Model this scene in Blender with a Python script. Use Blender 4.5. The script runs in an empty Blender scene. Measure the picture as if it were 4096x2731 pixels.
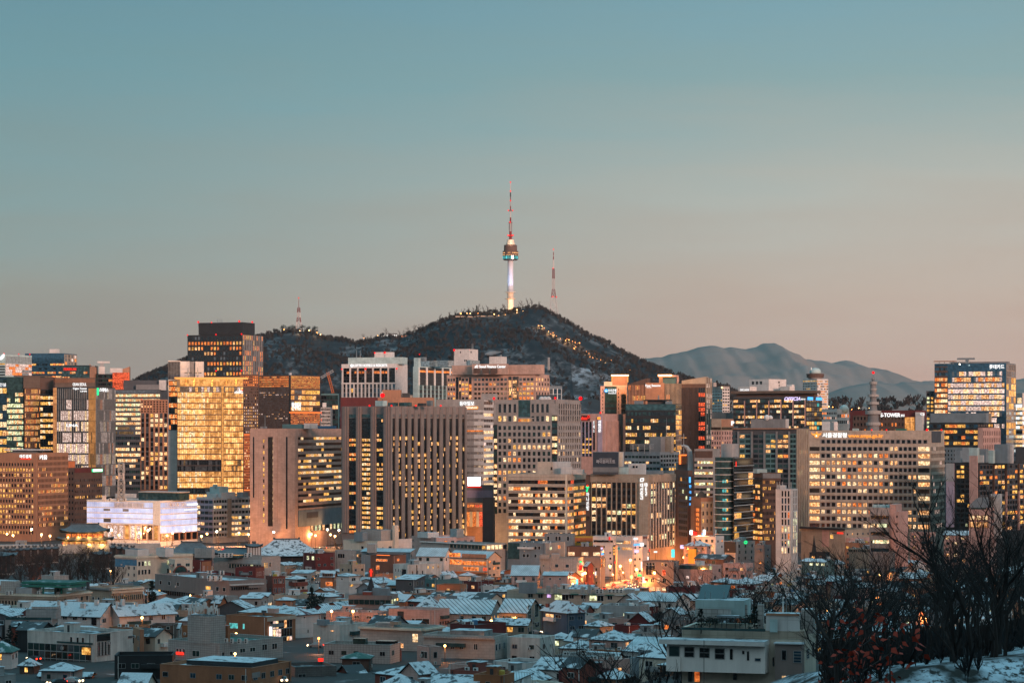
import bpy,math,random
from mathutils import Vector,Matrix,noise as mnoise
sc=bpy.context.scene
COL=sc.collection
# ------------------------------------------------------------------ camera
FP,HX,HY,CZ=9800.0,2048.0,1720.0,80.0  # focal length / principal column / horizon row in photo pixels, eye height in metres
cam=bpy.data.cameras.new('camera');co=bpy.data.objects.new('camera',cam);COL.objects.link(co)
co.location=(0,0,CZ);co.rotation_euler=(math.radians(90),0,0)
cam.sensor_width=36;cam.lens=36*FP/4096;cam.shift_y=(HY-1365.5)/4096
cam.clip_start=1;cam.clip_end=60000
sc.camera=co
sc.view_settings.view_transform='Standard';sc.view_settings.look='None'
sc.view_settings.exposure=0.5;sc.view_settings.gamma=1.0
cy=sc.cycles
cy.use_denoising=True;cy.max_bounces=5;cy.diffuse_bounces=2;cy.glossy_bounces=2;cy.transmission_bounces=2
cy.volume_bounces=0;cy.sample_clamp_indirect=3.0;cy.caustics_reflective=False;cy.caustics_refractive=False
# ------------------------------------------------------------------ sky (dusk: the sun is just under the south-western horizon)
SUN_EL,SUN_ROT=math.radians(2.5),math.radians(150)
w=bpy.data.worlds.new('World');sc.world=w;w.use_nodes=True
nt=w.node_tree;nt.nodes.clear()
def N(t,**k):
 n=nt.nodes.new(t)
 for a,b in k.items():setattr(n,a,b)
 return n
def ramp(stops):
 r=N('ShaderNodeValToRGB');e=r.color_ramp.elements
 while len(e)<len(stops):e.new(0.5)
 for i,(p,c)in enumerate(stops):e[i].position=p;e[i].color=(*c,1)
 return r
def s2l(*c):return tuple(((v/255+0.055)/1.055)**2.4 if v>10 else v/3294 for v in c)
tc=N('ShaderNodeTexCoord');sep=N('ShaderNodeSeparateXYZ');nt.links.new(tc.outputs['Generated'],sep.inputs[0])
mr=N('ShaderNodeMapRange');mr.inputs[1].default_value=0.0;mr.inputs[2].default_value=0.2
# faint streaks of high cloud bend the gradient
mp=N('ShaderNodeMapping');mp.inputs['Scale'].default_value=(3,3,26);mp.inputs['Rotation'].default_value=(0,0.10,0)
nz=N('ShaderNodeTexNoise');nz.inputs['Scale'].default_value=2.2;nz.inputs['Detail'].default_value=5
nt.links.new(tc.outputs['Generated'],mp.inputs[0]);nt.links.new(mp.outputs[0],nz.inputs['Vector'])
ad=N('ShaderNodeMath',operation='MULTIPLY_ADD');ad.inputs[1].default_value=0.05;nt.links.new(nz.outputs[0],ad.inputs[0])
sb=N('ShaderNodeMath',operation='SUBTRACT');sb.inputs[1].default_value=0.025
nt.links.new(sep.outputs[2],ad.inputs[2]);nt.links.new(ad.outputs[0],sb.inputs[0]);nt.links.new(sb.outputs[0],mr.inputs[0])
L=ramp([(0.0,s2l(152,138,130)),(0.10,s2l(150,144,137)),(0.28,s2l(146,152,147)),(0.5,s2l(126,153,156)),(0.72,s2l(108,150,160)),(0.9,s2l(98,143,159)),(1.0,s2l(96,145,165))])
R=ramp([(0.0,s2l(200,165,151)),(0.10,s2l(198,168,155)),(0.28,s2l(193,176,164)),(0.5,s2l(180,181,174)),(0.72,s2l(138,166,169)),(0.9,s2l(120,160,173)),(1.0,s2l(110,157,174))])
for r in (L,R):nt.links.new(mr.outputs[0],r.inputs[0])
fx=N('ShaderNodeMapRange',interpolation_type='SMOOTHSTEP');fx.inputs[1].default_value=-0.24;fx.inputs[2].default_value=0.22
nt.links.new(sep.outputs[0],fx.inputs[0])
mx=N('ShaderNodeMix',data_type='RGBA');nt.links.new(fx.outputs[0],mx.inputs[0]);nt.links.new(L.outputs[0],mx.inputs[6]);nt.links.new(R.outputs[0],mx.inputs[7])
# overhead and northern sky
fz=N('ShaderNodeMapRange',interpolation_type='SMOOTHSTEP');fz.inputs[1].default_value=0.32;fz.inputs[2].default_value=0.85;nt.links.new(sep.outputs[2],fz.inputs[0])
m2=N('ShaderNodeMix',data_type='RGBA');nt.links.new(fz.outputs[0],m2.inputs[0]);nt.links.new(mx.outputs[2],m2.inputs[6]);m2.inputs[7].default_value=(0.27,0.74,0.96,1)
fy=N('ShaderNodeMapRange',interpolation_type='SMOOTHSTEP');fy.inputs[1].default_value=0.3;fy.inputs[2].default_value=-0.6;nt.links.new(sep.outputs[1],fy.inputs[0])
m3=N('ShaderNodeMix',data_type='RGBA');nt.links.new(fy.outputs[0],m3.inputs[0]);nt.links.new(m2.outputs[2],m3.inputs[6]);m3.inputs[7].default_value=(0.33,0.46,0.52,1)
sky=N('ShaderNodeTexSky',sky_type='NISHITA');sky.sun_disc=False;sky.sun_elevation=SUN_EL;sky.sun_rotation=SUN_ROT
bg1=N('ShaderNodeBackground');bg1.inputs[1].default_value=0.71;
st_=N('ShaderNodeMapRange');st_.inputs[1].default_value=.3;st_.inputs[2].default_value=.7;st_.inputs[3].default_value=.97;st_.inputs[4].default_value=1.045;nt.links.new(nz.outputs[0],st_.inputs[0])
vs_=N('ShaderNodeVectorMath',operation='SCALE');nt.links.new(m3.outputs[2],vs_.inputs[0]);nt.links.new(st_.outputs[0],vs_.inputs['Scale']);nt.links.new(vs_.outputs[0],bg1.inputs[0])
bg2=N('ShaderNodeBackground');bg2.inputs[1].default_value=0.006;nt.links.new(sky.outputs[0],bg2.inputs[0])
ads=N('ShaderNodeAddShader');nt.links.new(bg1.outputs[0],ads.inputs[0]);nt.links.new(bg2.outputs[0],ads.inputs[1])
out=N('ShaderNodeOutputWorld');nt.links.new(ads.outputs[0],out.inputs[0])
# last afterglow from the west (screen right)
sd=bpy.data.lights.new('sun','SUN');sd.energy=3.5;sd.angle=math.radians(15);sd.color=(1.0,0.58,0.44)
so=bpy.data.objects.new('sun',sd);COL.objects.link(so)
_d=Vector((math.sin(SUN_ROT)*math.cos(SUN_EL*3),math.cos(SUN_ROT)*math.cos(SUN_EL*3),math.sin(SUN_EL*3)))
so.rotation_euler=_d.to_track_quat('Z','Y').to_euler();so.location=(300,0,300)
# ------------------------------------------------------------------ helpers
rnd=random.Random(7)
def wx(x,Y):return (x-HX)/FP*Y
def wz(y,Y):return CZ-(y-HY)/FP*Y
def smooth(t):t=max(0.,min(1.,t));return t*t*(3-2*t)
HAZE=1.2e-5
GT=[(0,76),(35,72),(80,44),(100,38),(150,33),(250,30),(450,24),(700,18),(950,12),(1450,0),(60000,0)]
def gz(Y,X=0):
 for (a,za),(b,zb)in zip(GT,GT[1:]):
  if Y<=b:z=za+(zb-za)*(Y-a)/(b-a);break
 else:z=0
 if X>-4 and 60<Y<620:
  t=81.5-.103*Y+.12*(X-30)-9*math.exp(-((X-30)/10)**2-((Y-315)/45)**2)
  if t>z:z+=(t-z)*smooth((X+4)/31)*smooth((Y-88)/75)*smooth((600-Y)/170)
 return z
def Yfor(yt,h):
 lo,hi=430.,3000.
 for _ in range(50):
  m=(lo+hi)/2
  if wz(yt,m)-gz(m)-h>0:lo=m
  else:hi=m
 return lo
MATS={}
def _new(name):
 m=bpy.data.materials.new(name);m.use_nodes=True;t=m.node_tree;t.nodes.clear()
 o=t.nodes.new('ShaderNodeOutputMaterial');MATS[name]=m;m['k']=1
 return m,t,o
def nd(t,typ,inp=None,**k):
 n=t.nodes.new(typ)
 for a,b in k.items():setattr(n,a,b)
 for a,b in (inp or {}).items():
  if hasattr(b,'links'):t.links.new(b,n.inputs[a])
  else:n.inputs[a].default_value=b
 return n
def uvz(t):  # wall coordinates: along the wall, height
 g=nd(t,'ShaderNodeTexCoord');s=nd(t,'ShaderNodeSeparateXYZ',{0:g.outputs['Object']})
 a=nd(t,'ShaderNodeMath',{0:s.outputs[0],1:s.outputs[1]},operation='ADD')
 return nd(t,'ShaderNodeCombineXYZ',{0:a.outputs[0],1:s.outputs[2]}).outputs[0],g.outputs['Object']
def wallmat(name,c,rough=0.75,var=0.25,tile=None,joint=0.6,spec=0.3,scale=0.15,streak=0.08):
 m,t,o=_new(name);uv,ob=uvz(t)
 n1=nd(t,'ShaderNodeTexNoise',{'Vector':ob,'Scale':scale,'Detail':6.,'Roughness':0.65})
 mpp=nd(t,'ShaderNodeMapping',{'Vector':uv,'Scale':(1.3,0.06,1.)})
 n2=nd(t,'ShaderNodeTexNoise',{'Vector':mpp.outputs[0],'Scale':0.9,'Detail':4.})
 r1=nd(t,'ShaderNodeMapRange',{0:n1.outputs[0],1:0.3,2:0.7,3:1-var,4:1+var*0.6})
 r2=nd(t,'ShaderNodeMapRange',{0:n2.outputs[0],1:0.35,2:0.65,3:1-streak,4:1+streak*0.4})
 f=nd(t,'ShaderNodeMath',{0:r1.outputs[0],1:r2.outputs[0]},operation='MULTIPLY').outputs[0]
 if tile:
  b=nd(t,'ShaderNodeTexBrick',{'Vector':uv,'Color1':(1,1,1,1),'Color2':(0.86,0.86,0.86,1),'Mortar':(joint,joint,joint,1),'Scale':1.,'Mortar Size':min(0.06,0.05*min(tile)+0.02),'Brick Width':tile[0],'Row Height':tile[1]},offset=tile[2]if len(tile)>2 else 0.0)
  f=nd(t,'ShaderNodeMath',{0:f,1:b.outputs[0]},operation='MULTIPLY').outputs[0]
 v=nd(t,'ShaderNodeVectorMath',{0:c,'Scale':f},operation='SCALE')
 p=nd(t,'ShaderNodeBsdfPrincipled',{'Base Color':v.outputs[0],'Roughness':rough,'Specular IOR Level':spec})
 t.links.new(p.outputs[0],o.inputs[0]);return m
def plain(name,c,rough=0.6,metal=0.0,spec=0.4):
 m,t,o=_new(name);g=nd(t,'ShaderNodeTexCoord')
 n=nd(t,'ShaderNodeTexNoise',{'Vector':g.outputs['Object'],'Scale':0.7,'Detail':4.})
 r=nd(t,'ShaderNodeMapRange',{0:n.outputs[0],1:0.3,2:0.7,3:0.82,4:1.12})
 v=nd(t,'ShaderNodeVectorMath',{0:c,'Scale':r.outputs[0]},operation='SCALE')
 p=nd(t,'ShaderNodeBsdfPrincipled',{'Base Color':v.outputs[0],'Roughness':rough,'Metallic':metal,'Specular IOR Level':spec})
 t.links.new(p.outputs[0],o.inputs[0]);return m
def snowmat(name,under,amount=0.5,scale=0.25):
 m,t,o=_new(name);uv,ob=uvz(t)
 n=nd(t,'ShaderNodeTexNoise',{'Vector':ob,'Scale':scale,'Detail':7.,'Roughness':0.6})
 n2=nd(t,'ShaderNodeTexNoise',{'Vector':ob,'Scale':2.5,'Detail':3.})
 r=nd(t,'ShaderNodeMapRange',{0:n.outputs[0],1:0.62-amount*0.42,2:0.70-amount*0.42})
 r2=nd(t,'ShaderNodeMapRange',{0:n2.outputs[0],1:0.3,2:0.7,3:0.85,4:1.1})
 mxx=nd(t,'ShaderNodeMix',{0:r.outputs[0],6:(*under,1),7:(0.56,0.62,0.66,1)},data_type='RGBA')
 v=nd(t,'ShaderNodeVectorMath',{0:mxx.outputs[2],'Scale':r2.outputs[0]},operation='SCALE')
 p=nd(t,'ShaderNodeBsdfPrincipled',{'Base Color':v.outputs[0],'Roughness':0.7})
 t.links.new(p.outputs[0],o.inputs[0]);return m
def glassmat(name,c,refl=0.35,rough=0.08):
 m,t,o=_new(name);uv,ob=uvz(t)
 n=nd(t,'ShaderNodeTexNoise',{'Vector':uv,'Scale':0.45,'Detail':4.})
 r=nd(t,'ShaderNodeMapRange',{0:n.outputs[0],1:0.3,2:0.7,3:0.5,4:1.6})
 v=nd(t,'ShaderNodeVectorMath',{0:c,'Scale':r.outputs[0]},operation='SCALE')
 p=nd(t,'ShaderNodeBsdfPrincipled',{'Base Color':v.outputs[0],'Roughness':rough,'Metallic':refl,'Specular IOR Level':0.8})
 t.links.new(p.outputs[0],o.inputs[0]);return m
def litmat(name,lo,hi,s_lo=0.35,s_hi=1.25,scale=0.95):  # a lit room seen through its window: lamps, blinds, furniture as brighter and darker patches
 m,t,o=_new(name);g=nd(t,'ShaderNodeTexCoord');oi=nd(t,'ShaderNodeObjectInfo')
 gm=nd(t,'ShaderNodeNewGeometry');s=nd(t,'ShaderNodeSeparateXYZ',{0:gm.outputs['Position']})
 c=nd(t,'ShaderNodeCombineXYZ',{0:s.outputs[0],1:s.outputs[1],2:s.outputs[2]})
 n=nd(t,'ShaderNodeTexNoise',{'Vector':c.outputs[0],'Scale':scale,'Detail':3.,'Roughness':0.7})
 r=nd(t,'ShaderNodeMapRange',{0:n.outputs[0],1:0.36,2:0.64})
 rr=nd(t,'ShaderNodeMapRange',{0:oi.outputs['Random'],3:0.75,4:1.15})
 mxx=nd(t,'ShaderNodeMix',{0:r.outputs[0],6:(*lo,1),7:(*hi,1)},data_type='RGBA')
 st=nd(t,'ShaderNodeMapRange',{0:r.outputs[0],3:s_lo,4:s_hi})
 ms=nd(t,'ShaderNodeMath',{0:st.outputs[0],1:rr.outputs[0]},operation='MULTIPLY')
 e=nd(t,'ShaderNodeEmission',{0:mxx.outputs[2],1:ms.outputs[0]})
 t.links.new(e.outputs[0],o.inputs[0]);m.cycles.emission_sampling='NONE';return m
def emit(name,c,s,sample='NONE'):
 m,t,o=_new(name)
 e=nd(t,'ShaderNodeEmission',{0:(*c,1),1:s});t.links.new(e.outputs[0],o.inputs[0]);m.cycles.emission_sampling=sample;return m
W_=wallmat
W_('pink_granite',(.56,.37,.30),tile=(1.8,1.2),joint=.8);W_('brown_brick',(.40,.20,.12),var=.15);W_('dark_brown',(.12,.075,.06));W_('grey_stone',(.40,.365,.345),tile=(1.6,1.1),joint=.8)  # pink_granite: stone's own pink plus sunset warmth put into the colour
W_('beige_stone',(.58,.48,.39),tile=(1.5,1.),joint=.8);W_('near_white',(.86,.83,.79),var=.1);W_('fin_stone',(.25,.205,.19),var=.15);W_('white_panel',(.66,.64,.62),tile=(2.4,1.6),joint=.82,var=.1);W_('cream',(.66,.59,.49),var=.18,streak=.1)
W_('concrete',(.36,.365,.36),tile=(1.8,.9),joint=.8,streak=.12);W_('dark_grey',(.085,.09,.10));W_('mid_grey',(.22,.225,.23));W_('blue_grey',(.20,.25,.28));W_('red_brick',(.26,.075,.055),tile=(.5,.16,.5),joint=.8)
W_('maroon',(.13,.03,.03));W_('orange_brick',(.40,.17,.09),tile=(.5,.16,.5),joint=.85);W_('pink_wall',(.60,.38,.33),tile=(1.2,.6),joint=.8);W_('teal_wall',(.10,.20,.21));W_('charcoal',(.028,.032,.036))
W_('tile_wall',(.44,.42,.40),tile=(.8,.6),joint=.55,var=.12);W_('tan_stone',(.44,.36,.28),tile=(1.2,.7),joint=.75);W_('copper',(.46,.24,.15),tile=(1.6,1.2),joint=.8);W_('lavender',(.42,.36,.46));W_('rust',(.33,.13,.06))
W_('yellow_wall',(.62,.38,.06));W_('stained_white',(.62,.60,.56),var=.35,streak=.2);W_('stone_block',(.15,.145,.14),tile=(1.2,.5,.5),joint=.6,var=.35);W_('blue_panel',(.06,.12,.19),tile=(.6,3.),joint=.8);W_('pale_teal',(.45,.60,.60),tile=(2.2,1.4),joint=.85)
W_('metal_rib',(.42,.44,.45),rough=.4,tile=(.6,40.),joint=.55);W_('louver',(.16,.115,.09),tile=(40.,.7),joint=.3);W_('ivory',(.70,.62,.50));W_('green_paint',(.03,.17,.13));W_('dark_tile',(.10,.11,.12),tile=(.4,.3),joint=.5);W_('granite_base',(.48,.46,.43),tile=(1.6,.8,.5),joint=.7)
plain('trim_white',(.72,.72,.70));plain('trim_dark',(.03,.032,.035));plain('steel',(.30,.32,.33),.4,.6);plain('frame_grey',(.32,.33,.33));plain('pole_dark',(.05,.05,.05));plain('red_paint',(.17,.014,.016));plain('white_paint',(.48,.46,.45));plain('orange_paint',(.55,.16,.05))
plain('brass',(.55,.32,.13),.35,.5);plain('tank_blue',(.05,.16,.30));plain('tank_yellow',(.5,.35,.06));plain('ac_white',(.62,.62,.60));plain('bark',(.024,.020,.019),.9);plain('bark_far',(.032,.023,.020),.9);plain('bark_pale',(.13,.095,.075),.9)
plain('evergreen',(.012,.024,.020),.9);plain('tan_leaf',(.20,.10,.04),.9);plain('red_leaf',(.30,.030,.012),.8);plain('road',(.06,.06,.06),.7);plain('kerb',(.35,.34,.33));plain('road_paint',(.75,.75,.72));plain('pavement',(.30,.27,.25))
plain('roof_tile',(.07,.08,.085),.7);W_('palace_tile',(.13,.165,.185),var=.4,tile=(.5,30.),joint=.6,scale=.3);plain('wood_red',(.20,.05,.035));plain('dancheong',(.16,.16,.08));plain('mural_blue',(.06,.22,.36));plain('canvas',(.40,.30,.18))
snowmat('snow',(.10,.11,.12),.58,.4);snowmat('snow_patchy',(.10,.11,.11),.55);snowmat('snow_tile',(.06,.07,.08),.50,.6);snowmat('snow_green',(.03,.11,.09),.25);snowmat('roof_grey',(.11,.115,.12),.25);snowmat('roof_green',(.02,.095,.075),.12);snowmat('roof_dark',(.04,.045,.05),.22);snowmat('snow_red',(.12,.03,.03),.45,.5)
def ribroof(name,base,pitch):
 m,t,o=_new(name);uv,ob=uvz(t);s=nd(t,'ShaderNodeSeparateXYZ',{0:uv})
 a=nd(t,'ShaderNodeMath',{0:s.outputs[0],1:pitch},operation='DIVIDE');b=nd(t,'ShaderNodeMath',{0:a.outputs[0]},operation='FRACT')
 r=nd(t,'ShaderNodeMath',{0:b.outputs[0],1:0.22},operation='LESS_THAN')
 n=nd(t,'ShaderNodeTexNoise',{'Vector':ob,'Scale':0.3,'Detail':5.});q=nd(t,'ShaderNodeMapRange',{0:n.outputs[0],1:.3,2:.7,3:.75,4:1.1})
 mxx=nd(t,'ShaderNodeMix',{0:r.outputs[0],6:(.56,.64,.68,1),7:(*base,1)},data_type='RGBA');v=nd(t,'ShaderNodeVectorMath',{0:mxx.outputs[2],'Scale':q.outputs[0]},operation='SCALE')
 p=nd(t,'ShaderNodeBsdfPrincipled',{'Base Color':v.outputs[0],'Roughness':0.5});t.links.new(p.outputs[0],o.inputs[0])
ribroof('rib_snow',(.07,.10,.12),1.5);ribroof('rib_fine',(.20,.25,.28),.8)
glassmat('glass_dark',(.022,.026,.030));glassmat('glass_teal',(.05,.105,.11),.4);glassmat('glass_blue',(.035,.09,.14),.45);glassmat('glass_grey',(.16,.17,.18),.5);glassmat('glass_brown',(.06,.04,.03),.35);glassmat('glass_black',(.008,.010,.013),.15);glassmat('glass_green',(.03,.065,.06),.4);glassmat('glass_pale',(.30,.36,.38),.5)
litmat('lit_warm',(.62,.20,.05),(1,.56,.25),.38,1.5);litmat('lit_yellow',(.58,.22,.03),(1,.54,.14),.38,1.35);litmat('lit_orange',(.6,.10,.02),(1,.30,.07),.38,1.35);litmat('lit_cream',(.75,.42,.18),(1,.72,.43),.5,1.55);litmat('lit_green',(.45,.42,.16),(.95,1,.62));litmat('lit_pink',(.60,.33,.26),(1,.76,.66),.35,1.15)
litmat('lit_red',(.55,.03,.01),(1,.16,.06));litmat('lit_teal',(.04,.16,.15),(.12,.62,.60),.5,1.1);litmat('lit_dim',(.07,.04,.02),(.22,.12,.05),.6,1.1);litmat('lit_gold',(.95,.36,.07),(1,.53,.20),.62,1.5,.45);litmat('lit_gold_dim',(.60,.23,.05),(.95,.42,.13),.6,.95,.35);litmat('lit_white',(.8,.8,.75),(1,.98,.92),.8,1.5);litmat('lit_led',(.55,.53,.80),(.80,.79,1),.70,.90,.05);litmat('lit_purple',(.5,.25,.6),(.8,.5,.95))
emit('sign_white',(1,.98,.97),1.0);emit('sign_red',(1,.035,.02),1.1);emit('sign_orange',(1,.33,.05),1.1);emit('sign_green',(.02,.85,.25),1.2);emit('sign_blue',(.10,.45,1),1.2);emit('sign_cyan',(.1,.75,.8),1.2);emit('sign_violet',(.75,.6,1),1.1);emit('beacon_red',(1,.006,.010),1.3);emit('bulb_warm',(1,.50,.16),9.0);emit('bulb_white',(1,.86,.66),8.0);emit('bulb_orange',(1,.33,.07),6.0);emit('strip_orange',(1,.20,.04),1.4);emit('screen',(.92,.98,1),3.0,'AUTO');emit('glow_canopy',(1,.40,.10),.95);emit('headlight',(1,.72,.42),3.5);emit('taillight',(1,.03,.01),5.)
plain('sign_dull',(.55,.57,.60));plain('sign_black',(.02,.02,.02));plain('billboard_blue',(.03,.045,.065))
PAL=dict(W='lit_warm',Y='lit_yellow',O='lit_orange',C='lit_cream',G='lit_green',P='lit_pink',R='lit_red',T='lit_teal',D='glass_dark',B='lit_dim',K='lit_gold',k='lit_gold_dim',H='lit_white',L='lit_led',X='glass_black',N='glass_brown',E='glass_green',U='glass_blue',g='glass_grey',t='glass_teal',p='glass_pale',V='lit_purple',S='lit_teal')
class MB:
 def __init__(s):s.v=[];s.f=[];s.m=[];s.ms=[]
 def mi(s,m):
  if m not in s.ms:s.ms.append(m)
  return s.ms.index(m)
 def poly(s,pts,m):
  i=len(s.v);s.v+=[tuple(p)for p in pts];s.f.append(tuple(range(i,i+len(pts))));s.m.append(s.mi(m))
 def box(s,a,b,m,top=None,bottom=True):
  x0,y0,z0=a;x1,y1,z1=b
  if x0>x1:x0,x1=x1,x0
  if y0>y1:y0,y1=y1,y0
  if z0>z1:z0,z1=z1,z0
  i=len(s.v);s.v+=[(x0,y0,z0),(x1,y0,z0),(x1,y1,z0),(x0,y1,z0),(x0,y0,z1),(x1,y0,z1),(x1,y1,z1),(x0,y1,z1)]
  k=s.mi(m)
  for q in ((0,1,5,4),(1,2,6,5),(2,3,7,6),(3,0,4,7)):s.f.append(tuple(i+j for j in q));s.m.append(k)
  s.f.append((i+4,i+5,i+6,i+7));s.m.append(s.mi(top)if top else k)
  if bottom:s.f.append((i+3,i+2,i+1,i));s.m.append(k)
 def prism(s,pts,z0,z1,m,top=None):
  n=len(pts);i=len(s.v);s.v+=[(x,y,z0)for x,y in pts]+[(x,y,z1)for x,y in pts];k=s.mi(m)
  for j in range(n):s.f.append((i+j,i+(j+1)%n,i+n+(j+1)%n,i+n+j));s.m.append(k)
  s.f.append(tuple(i+n+j for j in range(n)));s.m.append(s.mi(top)if top else k)
  s.f.append(tuple(i+n-1-j for j in range(n)));s.m.append(k)
 def tube(s,pts,rad,m,n=6,cap=True):
  i0=len(s.v);k=s.mi(m);P=[Vector(p)for p in pts]
  for j,p in enumerate(P):
   d=(P[min(j+1,len(P)-1)]-P[max(j-1,0)]).normalized()
   a=d.cross(Vector((0,0,1))if abs(d.z)<.9 else Vector((1,0,0))).normalized();b=d.cross(a)
   r=rad[j]if hasattr(rad,'__len__')else rad
   for q in range(n):
    t=2*math.pi*q/n;s.v.append(tuple(p+a*(r*math.cos(t))+b*(r*math.sin(t))))
  for j in range(len(P)-1):
   for q in range(n):
    s.f.append((i0+j*n+q,i0+j*n+(q+1)%n,i0+(j+1)*n+(q+1)%n,i0+(j+1)*n+q));s.m.append(k)
  if cap and n>2:
   s.f.append(tuple(i0+q for q in range(n)));s.m.append(k);e=i0+(len(P)-1)*n;s.f.append(tuple(e+n-1-q for q in range(n)));s.m.append(k)
 def lathe(s,prof,m,n=20,c=(0,0),cap=True):
  i0=len(s.v);k=s.mi(m)
  for r,z in prof:
   for q in range(n):t=2*math.pi*(q+.5)/n;s.v.append((c[0]+r*math.cos(t),c[1]+r*math.sin(t),z))
  for j in range(len(prof)-1):
   for q in range(n):s.f.append((i0+j*n+q,i0+j*n+(q+1)%n,i0+(j+1)*n+(q+1)%n,i0+(j+1)*n+q));s.m.append(k)
  if cap:
   e=i0+(len(prof)-1)*n;s.f.append(tuple(e+q for q in range(n)));s.m.append(k);s.f.append(tuple(i0+n-1-q for q in range(n)));s.m.append(k)
 def sphere(s,c,r,m,n=8,sq=1.0):
  i0=len(s.v);k=s.mi(m);st=max(4,n//2+1)
  for j in range(1,st):
   ph=math.pi*j/st
   for q in range(n):t=2*math.pi*q/n;s.v.append((c[0]+r*math.sin(ph)*math.cos(t),c[1]+r*math.sin(ph)*math.sin(t),c[2]-r*sq*math.cos(ph)))
  a=len(s.v);s.v+=[(c[0],c[1],c[2]-r*sq),(c[0],c[1],c[2]+r*sq)]
  for j in range(st-2):
   for q in range(n):s.f.append((i0+j*n+q,i0+j*n+(q+1)%n,i0+(j+1)*n+(q+1)%n,i0+(j+1)*n+q));s.m.append(k)
  for q in range(n):
   s.f.append((a,i0+(q+1)%n,i0+q));s.m.append(k);e=i0+(st-2)*n;s.f.append((a+1,e+q,e+(q+1)%n));s.m.append(k)
 def mesh(s,name,sm=False):
  me=bpy.data.meshes.new(name);me.from_pydata(s.v,[],s.f)
  for m in s.ms:me.materials.append(MATS[m])
  if len(s.ms)>1:me.polygons.foreach_set('material_index',s.m)
  if sm:me.polygons.foreach_set('use_smooth',[True]*len(s.f))
  me.update();return me
 def build(s,name,parent=None,sm=False):
  if not s.f:return None
  return put(name,s.mesh(name,sm),parent)
def put(name,me,parent=None,loc=None):
 o=bpy.data.objects.new(name,me);COL.objects.link(o)
 if parent:o.parent=parent
 if loc:o.location=loc
 return o
LABELS={}
def tag(o,label,cat,group=None,kind=None):
 if label:o['label']=label;LABELS.setdefault(label,[]).append(o.name)
 if cat:o['category']=cat
 if group:o['group']=group
 if kind:o['kind']=kind
 return o
def thing(name,label,cat,loc=(0,0,0),rz=0,group=None):
 o=bpy.data.objects.new(name,None);COL.objects.link(o);o.location=loc;o.rotation_euler=(0,0,rz);o.empty_display_size=1
 return tag(o,label,cat,group)
def dup(o,parent=None):
 c=o.copy();COL.objects.link(c)
 if parent:c.parent=parent
 for ch in o.children:dup(ch,c)
 return c
def point_light(name,loc,power,col,r=0.5,parent=None):
 l=bpy.data.lights.new(name,'POINT');l.energy=power;l.color=col;l.shadow_soft_size=r
 o=bpy.data.objects.new(name,l);COL.objects.link(o);o.location=loc
 if parent:o.parent=parent
 return o
_tc={}
def textmesh(body,mat,bold=0.02,align='CENTER',shear=0.0,lsp=0.8):
 c=bpy.data.curves.new('lettering','FONT');c.body=body;c.extrude=0.06;c.offset=bold*.4;c.align_x=align;c.shear=shear;c.space_line=lsp
 o=bpy.data.objects.new('lettering',c);COL.objects.link(o);dg=bpy.context.evaluated_depsgraph_get();dg.update()
 me=bpy.data.meshes.new_from_object(o.evaluated_get(dg));bpy.data.objects.remove(o);bpy.data.curves.remove(c)
 vs=me.vertices;xs=[v.co.x for v in vs];ys=[v.co.y for v in vs];x0,x1,y0,y1=min(xs),max(xs),min(ys),max(ys)
 for v in vs:v.co=((v.co.x-x0)/(x1-x0),(v.co.y-y0)/(y1-y0),v.co.z)
 me.materials.clear();me.materials.append(MATS[mat]);return me
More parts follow.
